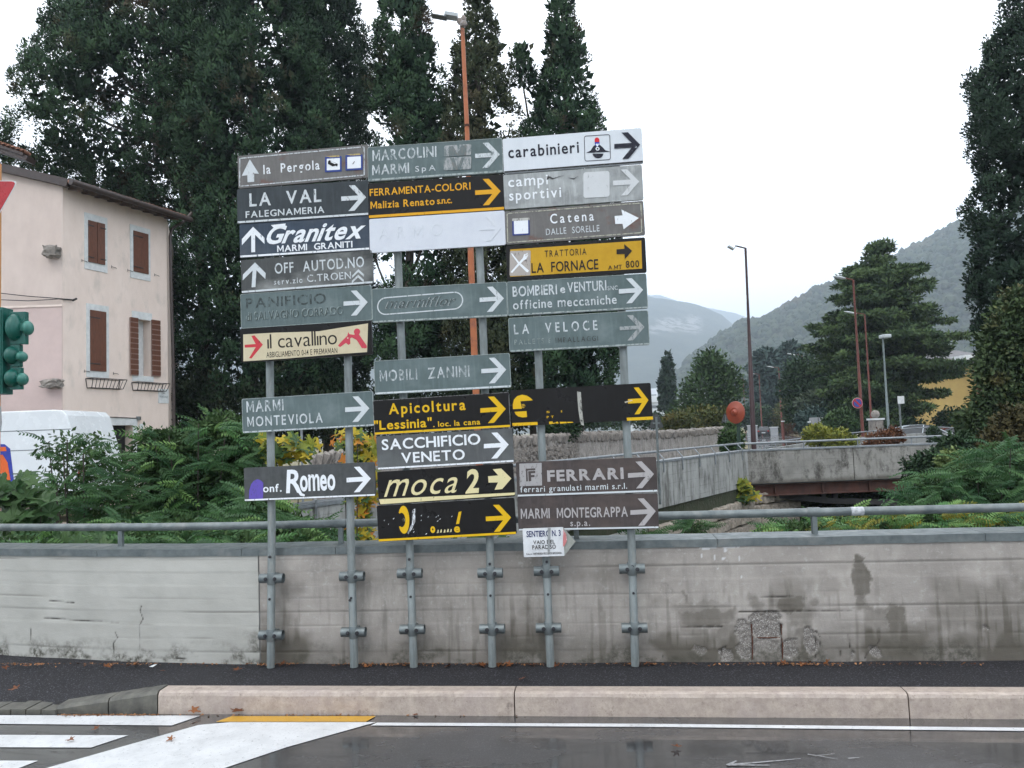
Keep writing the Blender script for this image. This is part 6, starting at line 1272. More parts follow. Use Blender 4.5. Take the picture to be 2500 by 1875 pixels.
# the tall cedar with layered drooping boughs
def cedar():
    dep = 60; r = np.random.default_rng(5); b = Vector((P(2150, 1000, dep).x, dep, 0))
    o = empty('cedar_tree', b, 'tall layered cedar with a detached tuft at its tip behind the rust red lamp posts', 'tree')
    rows = [(632, 2134, 2162), (650, 2100, 2195), (670, 2080, 2225), (700, 2072, 2262), (740, 2062, 2270), (780, 2045, 2300), (840, 2032, 2325), (890, 2040, 2318), (930, 2035, 2305), (1000, 2050, 2240), (1040, 2090, 2190)]
    Z = np.array([P(2140, y, dep).z for y, _, _ in rows])[::-1]; XL = np.array([P(a, y, dep).x for y, a, _ in rows])[::-1]; XR = np.array([P(c, y, dep).x for y, _, c in rows])[::-1]
    C = []; O = []; nb = 195; zt = Z[-1]
    mb = MB()
    for i in range(nb):
        tier = i//13; z = 1.5+(zt-1.7)*((tier+.5)/15)+r.uniform(-.42, .42); a = (i % 13)*.4833+tier*.37+r.uniform(-.15, .15); xl, xr = np.interp(z, Z, XL), np.interp(z, Z, XR); Rr = (xr-xl)/2; cx = (xl+xr)/2
        L = (xr-b.x if math.cos(a) > 0 else b.x-xl)*(abs(math.cos(a))) + Rr*abs(math.sin(a)); L *= r.uniform(.45, 1.1)
        ax = b.x*.9+cx*.1
        tip = np.array([ax+math.cos(a)*L, dep+math.sin(a)*L, z+r.uniform(-.45, .55)]); root = np.array([ax, dep, z-.25])
        if L > 1: mb.tube([Vector(root), Vector((root+tip)/2+np.array([0, 0, .12])), Vector(tip)], [.09, .05, .02], 5)
        n = int(5+L*4.2)
        for k in range(n):
            t = .25+.75*(k+r.random())/n; w = (.25+.75*math.sin(t*3.0))*.9
            C.append(root*(1-t)+tip*t+np.array([r.uniform(-w, w), r.uniform(-w, w), -.25*t*t+.1*math.sin(t*3)])); O.append([math.cos(a), math.sin(a), .1])
    C = np.array(C); O = np.array(O); tc_ = np.array(P(2146, 607, dep)); C2_ = tc_+unit(r.normal(size=(46, 3)))*r.random((46, 1))*np.array([.85, .85, .5])
    C = np.concatenate([C, C2_]); O = np.concatenate([O, C2_-tc_])
    V, t = tufts(C, .36+.25*r.random(len(C)), 46, .27, .05, 5, .4, O*1.0, .68); V -= np.array(b)
    link('crown', quadmesh('crown', V, g_ced, t, N=_NN), o); mb.build('limb', m_bark2, o, smooth=True)
    mb = MB(); mb.tube([b+Vector((0, 0, -.1)), Vector((b.x+.1, dep, 6)), Vector((P(2146, 600, dep).x, dep, P(2146, 605, dep).z))], [.4, .26, .06], 10); mb.build('trunk', m_bark, o, smooth=True)
cedar()

# ------------------------------------------------------------ near shrubs with compound leaves
def frondmesh(pairs, L, lw, ll, droop, mat, name='frond', seed=0):
    r = random.Random(seed); mb = MB(); pts = [Vector((0, L*t, .08*L*math.sin(t*2.2)-droop*L*t*t)) for t in (0, .25, .5, .75, 1)]
    mb.tube(pts, [.0035, .003, .0025, .002, .001], 4, cap=False)
    def at(t):
        f = t*4; i = min(3, int(f)); return pts[i].lerp(pts[i+1], f-i)
    for i in range(pairs):
        t = .16+.82*i/(pairs-1); c = at(t); s_ = math.sin(.5+t*2.3)
        for sg in (-1, 1):
            l = ll*(.55+.5*s_)*r.uniform(.85, 1.1); w = lw*(.6+.45*s_); d = Vector((sg*.93, .22+.22*t, -.35-r.uniform(0, .3))).normalized(); n = Vector((-d.y*sg, d.x*sg, 0)).normalized()
            a = c; m1 = c+d*l*.4+n*w; m2 = c+d*l*.4-n*w; e = c+d*l+Vector((0, 0, -.12*l)); k = c+d*l*.45+Vector((0, 0, -w*.5))
            mb.add([a, m1, e, k, m2], [(0, 1, 2, 3), (0, 3, 2, 4)])
    c = at(1); mb.add([c, c+Vector((lw, ll*.4, 0)), c+Vector((0, ll*.9, -.02)), c+Vector((-lw, ll*.4, 0))], [(0, 1, 2, 3)])
    return mb.mesh(name, mat)
mf1 = objleafmat('dark_compound_leaf', (.026, .080, .030), (.078, .165, .055)); mf2 = objleafmat('fresh_compound_leaf', (.06, .17, .05), (.17, .29, .08)); mf3 = objleafmat('yellowing_compound_leaf', (.10, .13, .025), (.28, .24, .03))
FR = {'d': [frondmesh(10, .38, .017, .088, .25+.25*i, mf1, seed=i) for i in range(3)], 'f': [frondmesh(9, .36, .018, .085, .3+.2*i, mf2, seed=9+i) for i in range(3)], 'y': [frondmesh(8, .32, .018, .075, .3, mf3, seed=19)],
      'w': [frondmesh(12, .36, .012, .07, .35+.2*i, mf1, seed=30+i) for i in range(2)]}
def placefronds(o, lobes, dep, n, kinds, sc=(.8, 1.25), name='frond', seed=0, dth=.5, pitch=(.1, .7)):
    r = random.Random(seed); tot = sum(l[2]*l[3] for l in lobes); cnt = 0
    for (x, y, rx, ry) in lobes:
        for _ in range(max(2, int(n*rx*ry/tot))):
            a = r.uniform(0, 6.283); q = r.random()**.5; dx, dy = math.cos(a)*q, math.sin(a)*q
            p = P(x+dx*rx*.8, y+dy*ry*.8, dep+r.uniform(-dth, dth)); sg = -1 if (dx+r.uniform(-.45, .45)) < 0 else 1
            k = r.choice(kinds); me = r.choice(FR[k]); s_ = r.uniform(*sc); e = Euler((r.uniform(-.6, 1.0), sg*r.uniform(.05, 1.25), -sg*(math.pi/2) + r.uniform(-1.0, 1.0)))
            link(name, me, o, p-o.location, e, (s_, s_, s_)); cnt += 1
def stems(o, lobes, dep, base, n, seed=0, r0=.022, nm='stem'):
    r = random.Random(seed)
    for i in range(n):
        x, y, rx, ry = lobes[i % len(lobes)]; tip = P(x+r.uniform(-.5, .5)*rx, y-ry*.5, dep+r.uniform(-.3, .3)); b = Vector((base[0]+r.uniform(-.25, .25), dep+r.uniform(-.2, .2), base[1])); m_ = b.lerp(tip, .55)+Vector((r.uniform(-.15, .15), 0, .1))
        mb = MB(); mb.tube([b, m_, tip], [r0, r0*.7, r0*.3], 6); mb.build(nm, m_bark2, o, smooth=True)
def shrub(label, lobes, dep, n, kinds, base=None, sc=(.8, 1.25), ns=6, seed=0, name='shrub', cat='shrub', group=None, dth=.5, back=1., **kw):
    c = P(sum(l[0] for l in lobes)/len(lobes), 1200, dep); z0 = base if base is not None else -4.
    o = empty(name, (c.x, dep, z0), label, cat, group); stems(o, lobes, dep, (c.x, z0-.05), ns, seed); placefronds(o, lobes, dep, n, kinds, sc, seed=seed, dth=dth, **kw)
    rr = np.random.default_rng(seed+70); C = []
    for (x, y, rx, ry) in lobes:
        k_ = int(1+(9+rx*ry/22)*back); cc = np.array(P(x, y+ry*.3, dep+.35)); u = unit(rr.normal(size=(k_, 3)))*rr.random((k_, 1))**.5; C.append(cc+u*np.array([rx*.72*dep/F, .35, ry*.66*dep/F])-np.array([0, 0, ry*.25*dep/F]))
    C = np.concatenate(C); V, t = tufts(C, .10+.10*rr.random(len(C)), 34, .075, -.3, seed, .42); V -= np.array(o.location)
    link('foliage', quadmesh('foliage', V, g_mid, t), o); return o
shrub('dark feathery leaved shrub reaching in front of the white van', [(128,1082,24,8),(165,1078,20,8),(195,1112,26,10),(150,1118,22,8),(150,1172,24,9),(140,1205,24,8),(205,1150,34,14),(230,1080,24,12),(300,1120,16,12),(245,1120,22,14),(215,1185,36,18),(190,1225,36,16),(285,1150,34,20),(265,1200,44,26),(320,1200,30,24),(240,1255,50,24),(320,1265,50,30)], 9.6, 190, 'ddw', sc=(.50, .85), seed=1, back=.16, dth=.35)
shrub('large bushy dark green shrub between the house and the left posts', [(352,1112,20,12),(372,1072,24,10),(410,1070,30,12),(440,1095,40,20),(500,1045,34,22),(545,1026,22,16),(530,1048,34,18),(575,1065,34,22),(610,1095,34,20),(400,1140,44,26),(480,1130,54,34),(560,1130,60,34),(620,1150,36,36),(400,1190,60,34),(500,1200,80,40),(590,1220,60,40),(420,1255,70,36),(530,1275,80,40)], 10.4, 299, 'dwdf', sc=(.7, 1.1), seed=2)
shrub('low fresh green sumac like shrub behind the pipe railing at left', [(330,1290,60,25),(430,1300,80,25),(560,1300,80,28),(660,1265,50,30),(700,1290,60,28),(640,1230,40,25),(750,1310,45,20),(800,1320,30,16)], 8.6, 200, 'fdw', sc=(.7, 1.), seed=3)
shrub('leafy undergrowth under the pipe railing left of the first post', [(80,1335,70,18),(200,1335,80,18),(330,1335,80,18),(460,1335,80,20),(590,1335,80,18),(720,1335,60,14)], 7.6, 220, 'dfd', sc=(.6, .95), seed=4, dth=.4)
shrub('green compound leaved shrub at the lower right beyond the railing', [(2280,1175,60,30),(2360,1150,60,35),(2440,1120,70,50),(2320,1215,80,35),(2420,1200,90,50),(2490,1150,60,70),(2260,1230,60,25),(2470,1240,60,40)], 14, 299, 'dwd', base=-3.2, sc=(.9, 1.4), seed=5, dth=.9)
shrub('low green growth along the stream bed at right behind the railing', [(1950,1290,80,22),(2060,1280,80,28),(2180,1280,90,30),(2300,1275,90,30),(2420,1270,90,30),(2000,1310,70,14),(2250,1250,80,20)], 13, 290, 'ffdy', base=-3.4, sc=(.8, 1.3), seed=6, dth=1.)
shrub('dark shrub filling the stream bed left of the rightmost posts', [(1480,1300,70,20),(1300,1320,60,12),(1560,1310,40,18),(1700,1285,24,34),(1885,1290,26,26)], 18.4, 120, 'dw', base=-4, sc=(1., 1.6), seed=7)
leafcloud('bright green and yellow thicket seen under the bridge', 'thicket', [(1960,1225,60,20),(2080,1225,80,22),(2200,1235,90,26),(2320,1240,90,24),(2000,1255,90,22),(2150,1262,100,22),(2300,1265,100,20)], 38, 420, .17, lf('streambank_leaves', (.035, .075, .02), (.13, .17, .035), (.24, .22, .04), .6), (2080, -3.9), (.35, .7), 48, .0, name='thicket', trunk=.04, seed=41)  # leaf colours themselves run from mid green to yellow
leafcloud('tall mid green broadleaf tree at the right edge in front of the black cypress', 'tree', [(2485,760,30,50),(2462,810,40,45),(2440,850,35,35),(2480,870,50,60),(2430,905,30,35),(2470,930,50,50),(2425,985,35,40),(2480,1000,50,60),(2440,1050,60,40),(2385,1030,30,30)], 19, 560, .11, lf('right_tree_leaves', (.035, .062, .030), (.085, .125, .050), (.14, .12, .045), 1.2), (2480, -2.2), (.18, .36), 44, -.1, seed=42)
leafcloud('brownish autumn shrub low at the right edge', 'shrub', [(2475,1050,35,40),(2450,1090,40,30),(2485,1110,30,30)], 17, 160, .09, lf('brown_leaves', (.045, .045, .020), (.10, .080, .032)), (2470, -2.5), (.15, .3), 40, -.2, name='small_shrub', trunk=.02, seed=43)
leafcloud('pale yellow green small leaved shrub hanging before the bridge parapet at right', 'shrub', [(2385,1140,35,26),(2350,1165,30,20),(2410,1175,30,22),(2330,1130,25,16)], 15.5, 170, .07, lf('pale_leaves', (.09, .14, .05), (.20, .25, .09)), (2385, -3), (.1, .22), 40, -.2, name='small_shrub', trunk=.02, seed=44)
leafcloud('dark leafy shrub against the right part of the bridge parapet', 'shrub', [(2300,1125,50,22),(2260,1150,40,25),(2420,1090,60,40),(2340,1095,30,20)], 18.5, 260, .09, g_dark, (2320, -3), (.15, .32), 42, -.3, name='small_shrub', trunk=.03, seed=45)

# large lobed leaves, each its own piece
def lobedleaf(mat, lobes=5, seed=0, name='leaf'):
    r = random.Random(seed); out = []; n = lobes
    for i in range(n):
        a = math.radians(-115+230*i/(n-1)); L = 1-.32*abs(i-(n-1)/2)/((n-1)/2)
        for da, q in ((-.24, .58), (-.15, .86), (0, 1.), (.15, .86), (.24, .58)): out.append((L*q*math.sin(a+da*(1.1)), L*q*math.cos(a+da*1.1)))
    vs = [Vector((0, -.03, 0))]+[Vector((x, y, -.16*(x*x+y*y)+.05*abs(x)+r.uniform(-.03, .03))) for x, y in out]; mb = MB(); mb.add(vs, [(0, i+1, i) for i in range(1, len(vs)-1)]); mb.add([Vector((0, 0, 0)), Vector((.015, -.45, .05)), Vector((-.015, -.45, .05))], [(0, 1, 2)])
    return mb.mesh(name, mat)
def leafplant(label, lobes, dep, n, meshes, size, base, seed=0, name='fig_plant', cat='plant', ns=4, dth=.3):
    r = random.Random(seed); c = P(lobes[0][0], 1200, dep); o = empty(name, (c.x, dep, base), label, cat); stems(o, lobes, dep, (c.x, base-.05), ns, seed, .016); tot = sum(l[2]*l[3] for l in lobes)
    for (x, y, rx, ry) in lobes:
        for _ in range(max(2, int(n*rx*ry/tot))):
            a = r.uniform(0, 6.283); q = r.random()**.5; dx, dy = math.cos(a)*q, math.sin(a)*q; p = P(x+dx*rx, y+dy*ry, dep+r.uniform(-dth, dth)); s_ = size*1.2*r.uniform(.6, 1.15)
            link('leaf', r.choice(meshes), o, p-o.location, (r.uniform(-.6, 1.1)+.5, r.uniform(-.5, .5), math.atan2(-dx, -.7)+math.pi+r.uniform(-.8, .8)), (s_, s_, s_))
    return o
mfig = objleafmat('fig_leaf_green', (.035, .085, .028), (.085, .15, .055), .4); mfy = objleafmat('leaf_yellow', (.42, .33, .03), (.55, .42, .04), .5, .35); mfo = objleafmat('leaf_orange', (.50, .17, .02), (.55, .28, .05), .5, .3); mfg = objleafmat('leaf_yellow_green', (.16, .22, .03), (.32, .33, .05), .5, .35)
LG_ = [lobedleaf(mfig, 5, i) for i in range(3)]; LY = [lobedleaf(mfy, 5, 5), lobedleaf(mfg, 5, 6), lobedleaf(mfy, 5, 7), lobedleaf(mfg, 5, 8), lobedleaf(mfg, 5, 13), lobedleaf(mfig, 5, 14), lobedleaf(mfy, 5, 15), lobedleaf(mfo, 5, 16)]; LYG = [lobedleaf(mfg, 5, 9), lobedleaf(mfig, 5, 10), lobedleaf(mfy, 5, 11), lobedleaf(mfg, 5, 12)]
leafplant('fig plant with big lobed leaves at the lower left before the van', [(52,1165,24,14),(60,1200,45,28),(30,1240,45,35),(95,1240,30,35),(50,1290,60,35),(100,1300,35,25),(0,1200,30,30)], 8.4, 110, LG_, .165, -3.5, 1)
leafplant('light green fig shoots just above the steel capping at left', [(165,1325,30,14),(220,1330,35,14),(130,1335,25,10)], 7.4, 36, LG_, .13, -3.5, 2)
leafplant('yellow and orange leaved vine between the first and second sign columns', [(850,1075,45,22),(890,1100,40,35),(870,1140,45,28),(905,1180,28,50),(890,1240,32,30),(880,1290,34,28),(900,1330,30,18),(860,1205,26,26)], 9.4, 230, LY, .105, -3.8, 3, 'vine_plant', dth=.25)
leafplant('yellow green fig leaves behind the first two sign posts', [(690,1080,45,16),(735,1095,40,20),(660,1105,35,16),(650,1070,30,12),(640,1210,25,30),(700,1120,50,14)], 10.2, 120, LYG, .13, -3.8, 4)
leafplant('yellow leaves peeping out under the black signs', [(960,1335,60,12),(1040,1335,40,10),(930,1345,30,8)], 9.0, 70, LY, .09, -3.8, 5, 'vine_plant')
leafplant('pointed green leaves beneath the middle sign column', [(1170,1325,40,14),(1120,1330,30,10),(1230,1330,30,12)], 9.6, 60, LG_, .09, -3.8, 6)
leafplant('yellow green fig sprig growing at the corner of the far parapets', [(1750,1205,14,20),(1815,1190,20,14),(1830,1210,22,16),(1800,1215,16,14)], 25.0, 90, LYG, .28, -3.8, 7)

# ------------------------------------------------------------ distant buildings and walls
def boxb(name, lo, hi, mat, par): mb = MB(); mb.box(lo, hi); return mb.build(name, mat, par)
dep = 70; a = P(2235, 1000, dep); b = P(2470, 1000, dep); yz = lambda y: P(2330, y, dep).z
yh = empty('yellow_house', (a.x, dep, 0), 'yellow house with grey roof and balcony, half hidden behind the cedar and shrubs', 'house')
m_yw = M('yellow_render', (.50, .36, .13), (.44, .31, .12), 1.5, .85, .1); m_roofg = M('grey_roof_tiles', (.16, .155, .16), (.11, .11, .115), 4, .8, .4, 20)
boxb('wall', (a.x, dep, 0), (b.x, dep+9, yz(893)), m_yw, yh); boxb('wing_wall', (P(2190, 1000, dep).x, dep+1, 0), (a.x-.002, dep+8, yz(985)), m_yw, yh)
mb = MB(); x0, x1 = a.x-1.2, b.x+1; z0, z1 = yz(893)+.02, yz(845); mb.add([(x0, dep-1, z0), (x1, dep-1, z0), (x1, dep+10, z0), (x0, dep+10, z0), (x0+3.5, dep+4.5, z1), (x1-3, dep+4.5, z1)], [(0,1,5,4),(1,2,5),(2,3,4,5),(3,0,4),(0,3,2,1)]); mb.build('roof', m_roofg, yh)
for (x0, x1, y0, y1, nm, mt) in ((2318,2355,895,910,'window', m_glass), (2260,2300,895,912,'window', m_glass), (2382,2440,905,940,'window', m_glass), (2290,2310,1005,1040,'window', m_glass), (2345,2370,1000,1035,'window', m_glass)):
    p, q = P(x0, y0, dep), P(x1, y1, dep); w = boxb(nm, (p.x, dep-.03, q.z), (q.x, dep+.02, p.z), mt, yh); boxb('sill', (p.x-.1, dep-.12, q.z-.12), (q.x+.1, dep-.001, q.z-.002), m_stonew, w)
p, q = P(2375, 925, dep), P(2450, 942, dep); bal = boxb('balcony', (p.x, dep-1.3, q.z-.15), (q.x, dep-.002, q.z), m_stonew, yh)
for i in range(5): z = q.z+.15+.22*i; mb = MB(); mb.bar((p.x, dep-1.25, z), (q.x, dep-1.25, z), .04, .07); mb.build('rail', m_stonew, bal)
boxb('pillar', (p.x-.3, dep-1.3, 0), (p.x-.02, dep-1.0, yz(893)), M('brick_pillar', (.30, .11, .07)), yh)
p, q = P(2345, 868, dep), P(2385, 878, dep); boxb('dormer', (p.x, dep-.6, q.z), (q.x, dep+3, p.z), m_stonew, yh)
dep = 270; ib = empty('industrial_building', P(1650, 1010, dep), 'white industrial building with banded windows far behind the small cypress', 'building')
m_ind = M('white_cladding', (.62, .65, .68), (.55, .58, .62), .3, .6, 0); m_band = M('grey_window_band', (.16, .18, .20), None, .5, .4, 0)
for (x0, x1, y0, y1, dy, nm, mt) in ((1682,1760,958,1012,0,'silo', m_ind), (1560,1685,980,1015,4,'wall', m_ind), (1560,1610,966,981,3,'upper_wall', m_ind), (1640,1682,992,996,3.8,'window_band', m_band), (1560,1625,990,995,3.8,'window_band', m_band), (1640,1682,975,980,4,'roof_edge', m_band)):
    p, q = P(x0, y0, dep), P(x1, y1, dep); boxb(nm, (p.x, dep+dy, max(0, q.z)), (q.x, dep+dy+20-dy*.5, p.z), mt, ib)
dep = 285; ob_ = empty('office_block', P(1600, 1010, dep), 'pale far office block left of the small cypress', 'building')
p, q = P(1545, 950, dep), P(1608, 1015, dep); boxb('wall', (p.x, dep, 0), (q.x, dep+15, p.z), m_ind, ob_)
for k in range(3): zz = p.z*(.3+.25*k); boxb('window_band', (p.x+.5, dep-.15, zz), (q.x-.5, dep-.002, zz+1.), m_band, ob_)
# gate piers, pillar and low walls beside the far road
def bxw(label, cat, name, x0, x1, y0, y1, d, mat, th=.4, top=None):
    p, q = P(x0, y0, d), P(x1, y1, d); o = empty(name, ((p.x+q.x)/2, d, 0), label, cat); mb = MB(); mb.box((p.x, d, 0), (q.x, d+th, p.z)); mb.build('wall_panel', mat, o)
    mb = MB(); mb.box((p.x-.06, d-.06, p.z+.002), (q.x+.06, d+th+.06, p.z+.1)); mb.build('coping', m_stonew, o); return o, p, q
m_gw = M('grey_wall_render', (.30, .31, .32), (.22, .23, .24), 1, .8, .1)
bxw('white garden wall behind the dark hatchback', 'wall', 'garden_wall', 1826, 1850, 1040, 1062, 128, m_gw); bxw('pale garden wall right of the dark hatchback', 'wall', 'garden_wall', 1880, 1900, 1044, 1060, 128, m_gw)
o, p, q = bxw('grey garden wall with two piers right of the weeping bush', 'wall', 'garden_wall', 1980, 2012, 1032, 1066, 55, m_gw)
for x in (p.x, q.x-.35): boxb('pier', (x, 54.8, 0), (x+.4, 55.3, p.z+.35), m_gw, o)
o, p, q = bxw('red barred gate between dark hedges', 'gate', 'garden_gate', 1912, 1916, 1030, 1065, 66, m_rpole, .3)
p2, q2 = P(1918, 1034, 66), P(1962, 1062, 66)
for i in range(14): x = p2.x+(q2.x-p2.x)*i/13; mb = MB(); mb.bar((x, 66.1, 0), (x, 66.1, p2.z), .05, .05); mb.build('bar', m_rust, o)
c = P(2138, 1030, 44); o = empty('gate_pillar', (c.x, 44, 0), 'stone gate pillar topped with a pale ball left of the grey lamp post', 'pillar'); boxb('shaft', (c.x-.28, 43.7, 0), (c.x+.28, 44.3, c.z+.1), m_rubble, o); boxb('cap', (c.x-.35, 43.65, c.z+.1), (c.x+.35, 44.35, c.z+.2), m_stonew, o)
mb = MB(); mb.ball((c.x, 44, c.z+.42), .23, 12, 8); mb.build('ball', m_rubble, o, smooth=True)
# concrete remains by the first posts
c = P(790, 1222, 9.9); 

# ------------------------------------------------------------ hills
def hill(name, ridge, dr, db, mat, nz_amp, seed, blobs=0, bs=(1.5, 2.6), bmat=None, curve=1.25, back=None, rock=None):
    xs_ = np.linspace(ridge[0][0], ridge[-1][0], 150); ys_ = np.interp(xs_, [r[0] for r in ridge], [r[1] for r in ridge]); n = 60
    R_ = np.array([list(P(x, y, dr)) for x, y in zip(xs_, ys_)]); Bs = np.array([list(P(x, 1050, db)) for x in xs_]); Bs[:, 2] = -1.5
    t = np.linspace(0, 1, n)[:, None]; V = np.zeros((n+12, len(xs_), 3))
    for k in range(n):
        tt = k/(n-1); V[k, :, :2] = Bs[:, :2]*(1-tt)+R_[:, :2]*tt; V[k, :, 2] = Bs[:, 2]+(R_[:, 2]-Bs[:, 2])*(1-(1-tt)**curve)
    for k in range(12): tt = (k+1)/12; V[n+k] = R_; V[n+k, :, 1] += dr*.35*tt; V[n+k, :, 2] = R_[:, 2]*(1-tt**1.5)-3*tt
    fx = V[..., 0]/dr*18; fy = V[..., 1]/dr*18
    edge = np.clip((V[..., 2])/max(10, R_[:, 2].max())*3, 0, 1); V[..., 2] += (fbm(fx+50, fy+50, seed, 5)-.5)*nz_amp*edge
    rk = np.zeros(V.shape[:2])
    if rock:
        for (x, y, rx, ry) in rock:
            px_ = 1250+F*(V[..., 0]/V[..., 1]); pz = (V[..., 2]-H)/V[..., 1]*F; qz = (P(x, y, dr).z-H)/dr*F; qx = 1250+F*P(x, y, dr).x/dr
            rk = np.maximum(rk, sm(1.3-((px_-qx)/rx)**2-((pz-qz)/ry)**2+1.2*(fbm(px_*.09, pz*.05, seed+8)-.5)))
    link(name, gridmesh(name, V, mat, dict(rock=rk)))['kind'] = 'structure'
    if blobs:
        r = np.random.default_rng(seed); k = r.integers(2, n, blobs); i = r.integers(0, len(xs_), blobs); nr = blobs//10; k[:nr] = n-1-r.integers(0, 3, nr)
        C = V[k, i]+r.normal(0, 1, (blobs, 3))*[3.6, 7.5, .9]
        base = np.array([[0,0,1],[.9,0,.35],[.28,.85,.35],[-.73,.53,.35],[-.73,-.53,.35],[.28,-.85,.35],[.7,.5,-.5],[-.27,.8,-.5],[-.87,0,-.5],[-.27,-.8,-.5],[.7,-.5,-.5]])
        tri_ = [(0,1,2),(0,2,3),(0,3,4),(0,4,5),(0,5,1),(1,6,2),(2,7,3),(3,8,4),(4,9,5),(5,10,1),(1,10,6),(2,6,7),(3,7,8),(4,8,9),(5,9,10)]
        Sz = bs[0]+(bs[1]-bs[0])*r.random((blobs, 1, 1)); W = base[None]*Sz*(.75+.5*r.random((blobs, 11, 3)))+C[:, None, :]+np.array([0, 0, 1.5])
        T = W[:, np.array(tri_)].reshape(-1, 3, 3); tint = np.repeat(r.random(blobs), len(tri_))
        o = link('forest', quadmesh('forest', T, bmat, tint, k=3)); tag(o, 'autumn forest covering the nearer hillside on the right', 'forest', kind='stuff')
m_forest = leafmat('hill_forest', (.018, .032, .020), (.050, .064, .034), (.075, .058, .032), .9, .006)
t = NT('hill_forest_floor'); c_ = t.mix(t.rng(t.noise(.04, 6, .75), .35, .65), (.025, .04, .022), (.07, .08, .045)); t.bump(t.noise(.12, 6, .8), 1., 9.); m_hillf = t.done(c_, .95, 0, .2)
t = NT('mountain_forest_and_cliff'); c_ = t.mix(t.rng(t.noise(.016, 7, .75), .35, .65), (.025, .04, .025), (.075, .085, .05)); c_ = t.mix(t.math('MULTIPLY', t.attr('rock'), t.rng(t.noise(.035, 6, .7, (1, 1, .35)), .44, .52)), c_, (.36, .345, .33)); t.bump(t.noise(.04, 7, .8), 1., 24.); m_mount = t.done(c_, .95, 0, .2)
hill('wooded_hill', [(1560, 1040), (1600, 985), (1650, 930), (1700, 880), (1760, 832), (1810, 798), (1860, 790), (1900, 770), (1980, 726), (2050, 700), (2130, 660), (2210, 620), (2290, 580), (2350, 548), (2450, 535), (2600, 500), (2900, 520), (3300, 640)], 1080, 570, m_hillf, 15, 61, 9500, (3.2, 6.4), m_forest)
hill('mountain', [(-900, 900), (-300, 820), (200, 800), (600, 780), (900, 770), (1200, 745), (1400, 722), (1560, 718), (1600, 724), (1650, 738), (1700, 752), (1760, 775), (1790, 800), (1840, 840), (1920, 900), (2050, 980), (2200, 1030)], 2700, 1500, m_mount, 48, 62, 0, curve=1.35, rock=[(1650, 792, 48, 20), (1690, 790, 22, 28), (1600, 805, 26, 12)])
hill('far_ridge', [(1400, 700), (1600, 722), (1700, 745), (1790, 762), (1860, 790), (2000, 800), (2300, 850)], 4500, 3300, m_mount, 54, 63)

# ------------------------------------------------------------ fallen leaves and litter
mlv = objleafmat('fallen_leaf_brown', (.13, .045, .018), (.30, .12, .045), .5, .1)
fl = [lobedleaf(mlv, 5, 40+i, 'leaf_blade') for i in range(3)]
for m_ in fl:
    for v in m_.vertices: v.co.z += .35*abs(v.co.x)**1.5 + .22*v.co.y*v.co.y
gl = 'fallen leaves along the foot of the parapet'
ftw = [(60,1622),(95,1618),(12,1625),(315,1622),(330,1618),(262,1624),(640,1620),(688,1618),(705,1620),(890,1622),(905,1619),(935,1620),(992,1618),(985,1622),(1170,1618),(1180,1622),(1220,1618),(1240,1619),(1098,1621),(1560,1617),(1575,1619),(1588,1618),(1350,1620),(1915,1616),(1975,1612),(2020,1614),(1960,1617),(815,1622),(1300,1620)]
def where(x):
    for lim, tx_ in ((200, 'at the far left end of the wall'), (450, 'below the crack in the pale left wall'), (660, 'just left of the first sign post'), (760, 'just right of the first sign post'), (860, 'just left of the second sign post'), (960, 'between the second and third sign posts'), (1050, 'beside the third sign post'), (1140, 'between the third and fourth sign posts'), (1201, 'just left of the fourth sign post'), (1260, 'just right of the fourth sign post'), (1400, 'beside the fifth sign post'), (1700, 'beside the rightmost sign post')):
        if x < lim: return tx_
    return 'below the broken concrete patch'
for i, (x, y) in enumerate(ftw):
    p = G(x, y+3, .158); s_ = rnd.uniform(.025, .05); o = link('fallen_leaf', rnd.choice(fl), None, p, (rnd.uniform(-.5, .5), rnd.uniform(-.5, .5), rnd.uniform(0, 6.3)), (s_, s_, s_)); tag(o, 'brown curled fallen leaf at the wall foot '+where(x), 'leaf', gl)
for (x, y, z, s_, lb) in ((40, 1684, .156, .055, 'rust brown fallen leaf on the dark pavement at far left'), (575, 1639, .156, .05, 'flat brown fallen leaf on the pavement below the first post'), (1275, 1660, .156, .04, 'single brown fallen leaf on the pavement under the footpath sign'), (1018, 1745, .006, .035, 'small orange leaf on the road just below the kerb'), (1655, 1827, .006, .045, 'red brown leaf lying alone on the wet road at right'), (420, 1805, .010, .04, 'pink brown leaf on the white diagonal band'), (170, 1808, .010, .04, 'thin leaf on the second white hatch bar'), (238, 1780, .006, .04, 'pale orange leaf between the white hatch bars'), (470, 1738, .03, .06, 'dark brown leaf leaning on the left end of the pink kerb'), (580, 1741, .02, .065, 'wet brown leaf clump against the kerb above the yellow line'), (395, 1640, .156, .03, 'tiny tan leaf on the pavement near the left wall')):
    p = G(x, y, z); o = link('fallen_leaf', rnd.choice(fl), None, p+Vector((0, 0, s_*.2)), (rnd.uniform(-.3, .3), rnd.uniform(-.3, .3), rnd.uniform(0, 6.3)), (s_, s_, s_)); tag(o, lb, 'leaf')
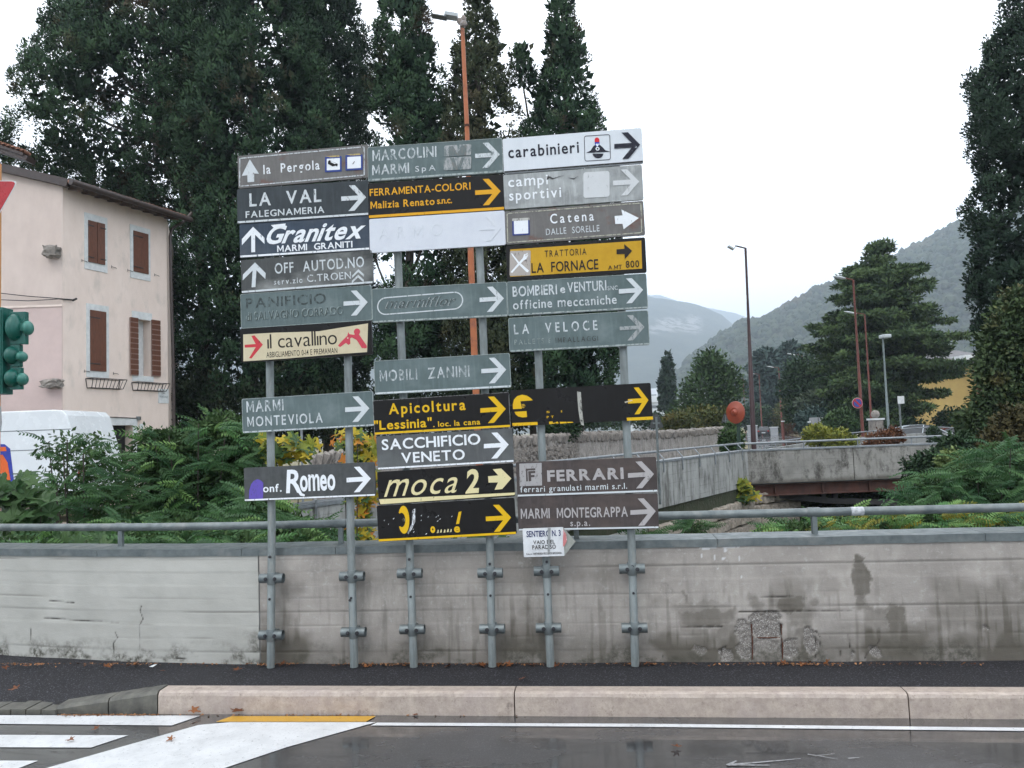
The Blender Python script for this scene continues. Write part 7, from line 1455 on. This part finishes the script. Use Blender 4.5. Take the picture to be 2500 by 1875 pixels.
# crumbs of leaf and grit along wall foot and gutter
Q = []
for i in range(900):
    x = rnd.uniform(0, 2400); c = rnd.choice([40, 300, 660, 900, 990, 1180, 1230, 1560, 1940]); x = rnd.gauss(c, 40) if rnd.random() < .55 else x
    p = G(x, 1619+abs(rnd.gauss(0, 2.5)), .157); Q.append((p, rnd.uniform(.004, .013)))
for i in range(500): p = G(rnd.uniform(140, 390) if rnd.random() < .7 else rnd.uniform(390, 2400), 0+1744+abs(rnd.gauss(0, 1.5)), .004); Q.append((p+Vector((0, -.006, 0)), rnd.uniform(.004, .014)))
V = []
for p, s_ in Q:
    a = rnd.uniform(0, 6.3); u = Vector((math.cos(a), math.sin(a), rnd.uniform(-.4, .6)))*s_; w = Vector((-math.sin(a), math.cos(a), rnd.uniform(-.2, .5)))*s_*.6; V.append([p-u, p-w+Vector((0, 0, .002)), p+u, p+w+Vector((0, 0, .003))])
o = link('leaf_litter', quadmesh('leaf_litter', np.array([[list(c) for c in q] for q in V]), leafmat('litter', (.10, .04, .018), (.38, .20, .10), None, .7), npr.random(len(V)))); tag(o, 'crumbled leaf litter and grit along the wall foot and the gutter', 'litter', kind='stuff')
p = G(373, 1628, .156); mb = MB(); mb.add([p+Vector((-.03, 0, .002)), p+Vector((.01, -.02, .004)), p+Vector((.035, .0, .02)), p+Vector((0, .015, .012))], [(0, 1, 2, 3)]); tag(mb.build('paper_scrap', m_stonew), 'white paper scrap on the pavement near the left wall', 'litter')

# ------------------------------------------------------------ rain haze filling the valley air
mb = MB(); mb.box((-9100, -4100, -5.3), (9100, 9100, 800)); hz = mb.build('haze', bpy.data.materials.new('haze_air')); hz['kind'] = 'stuff'; hz['label'] = 'pale rain haze filling the valley air'; hz['category'] = 'haze'
hm = hz.data.materials[0]; hm.use_nodes = True; hm.node_tree.nodes.clear(); ho = hm.node_tree.nodes.new('ShaderNodeOutputMaterial'); hv = hm.node_tree.nodes.new('ShaderNodeVolumePrincipled')
hv.inputs['Color'].default_value = (.74, .86, 1, 1); hv.inputs['Density'].default_value = .00036; hv.inputs['Anisotropy'].default_value = .2
hm.node_tree.links.new(hv.outputs[0], ho.inputs['Volume'])
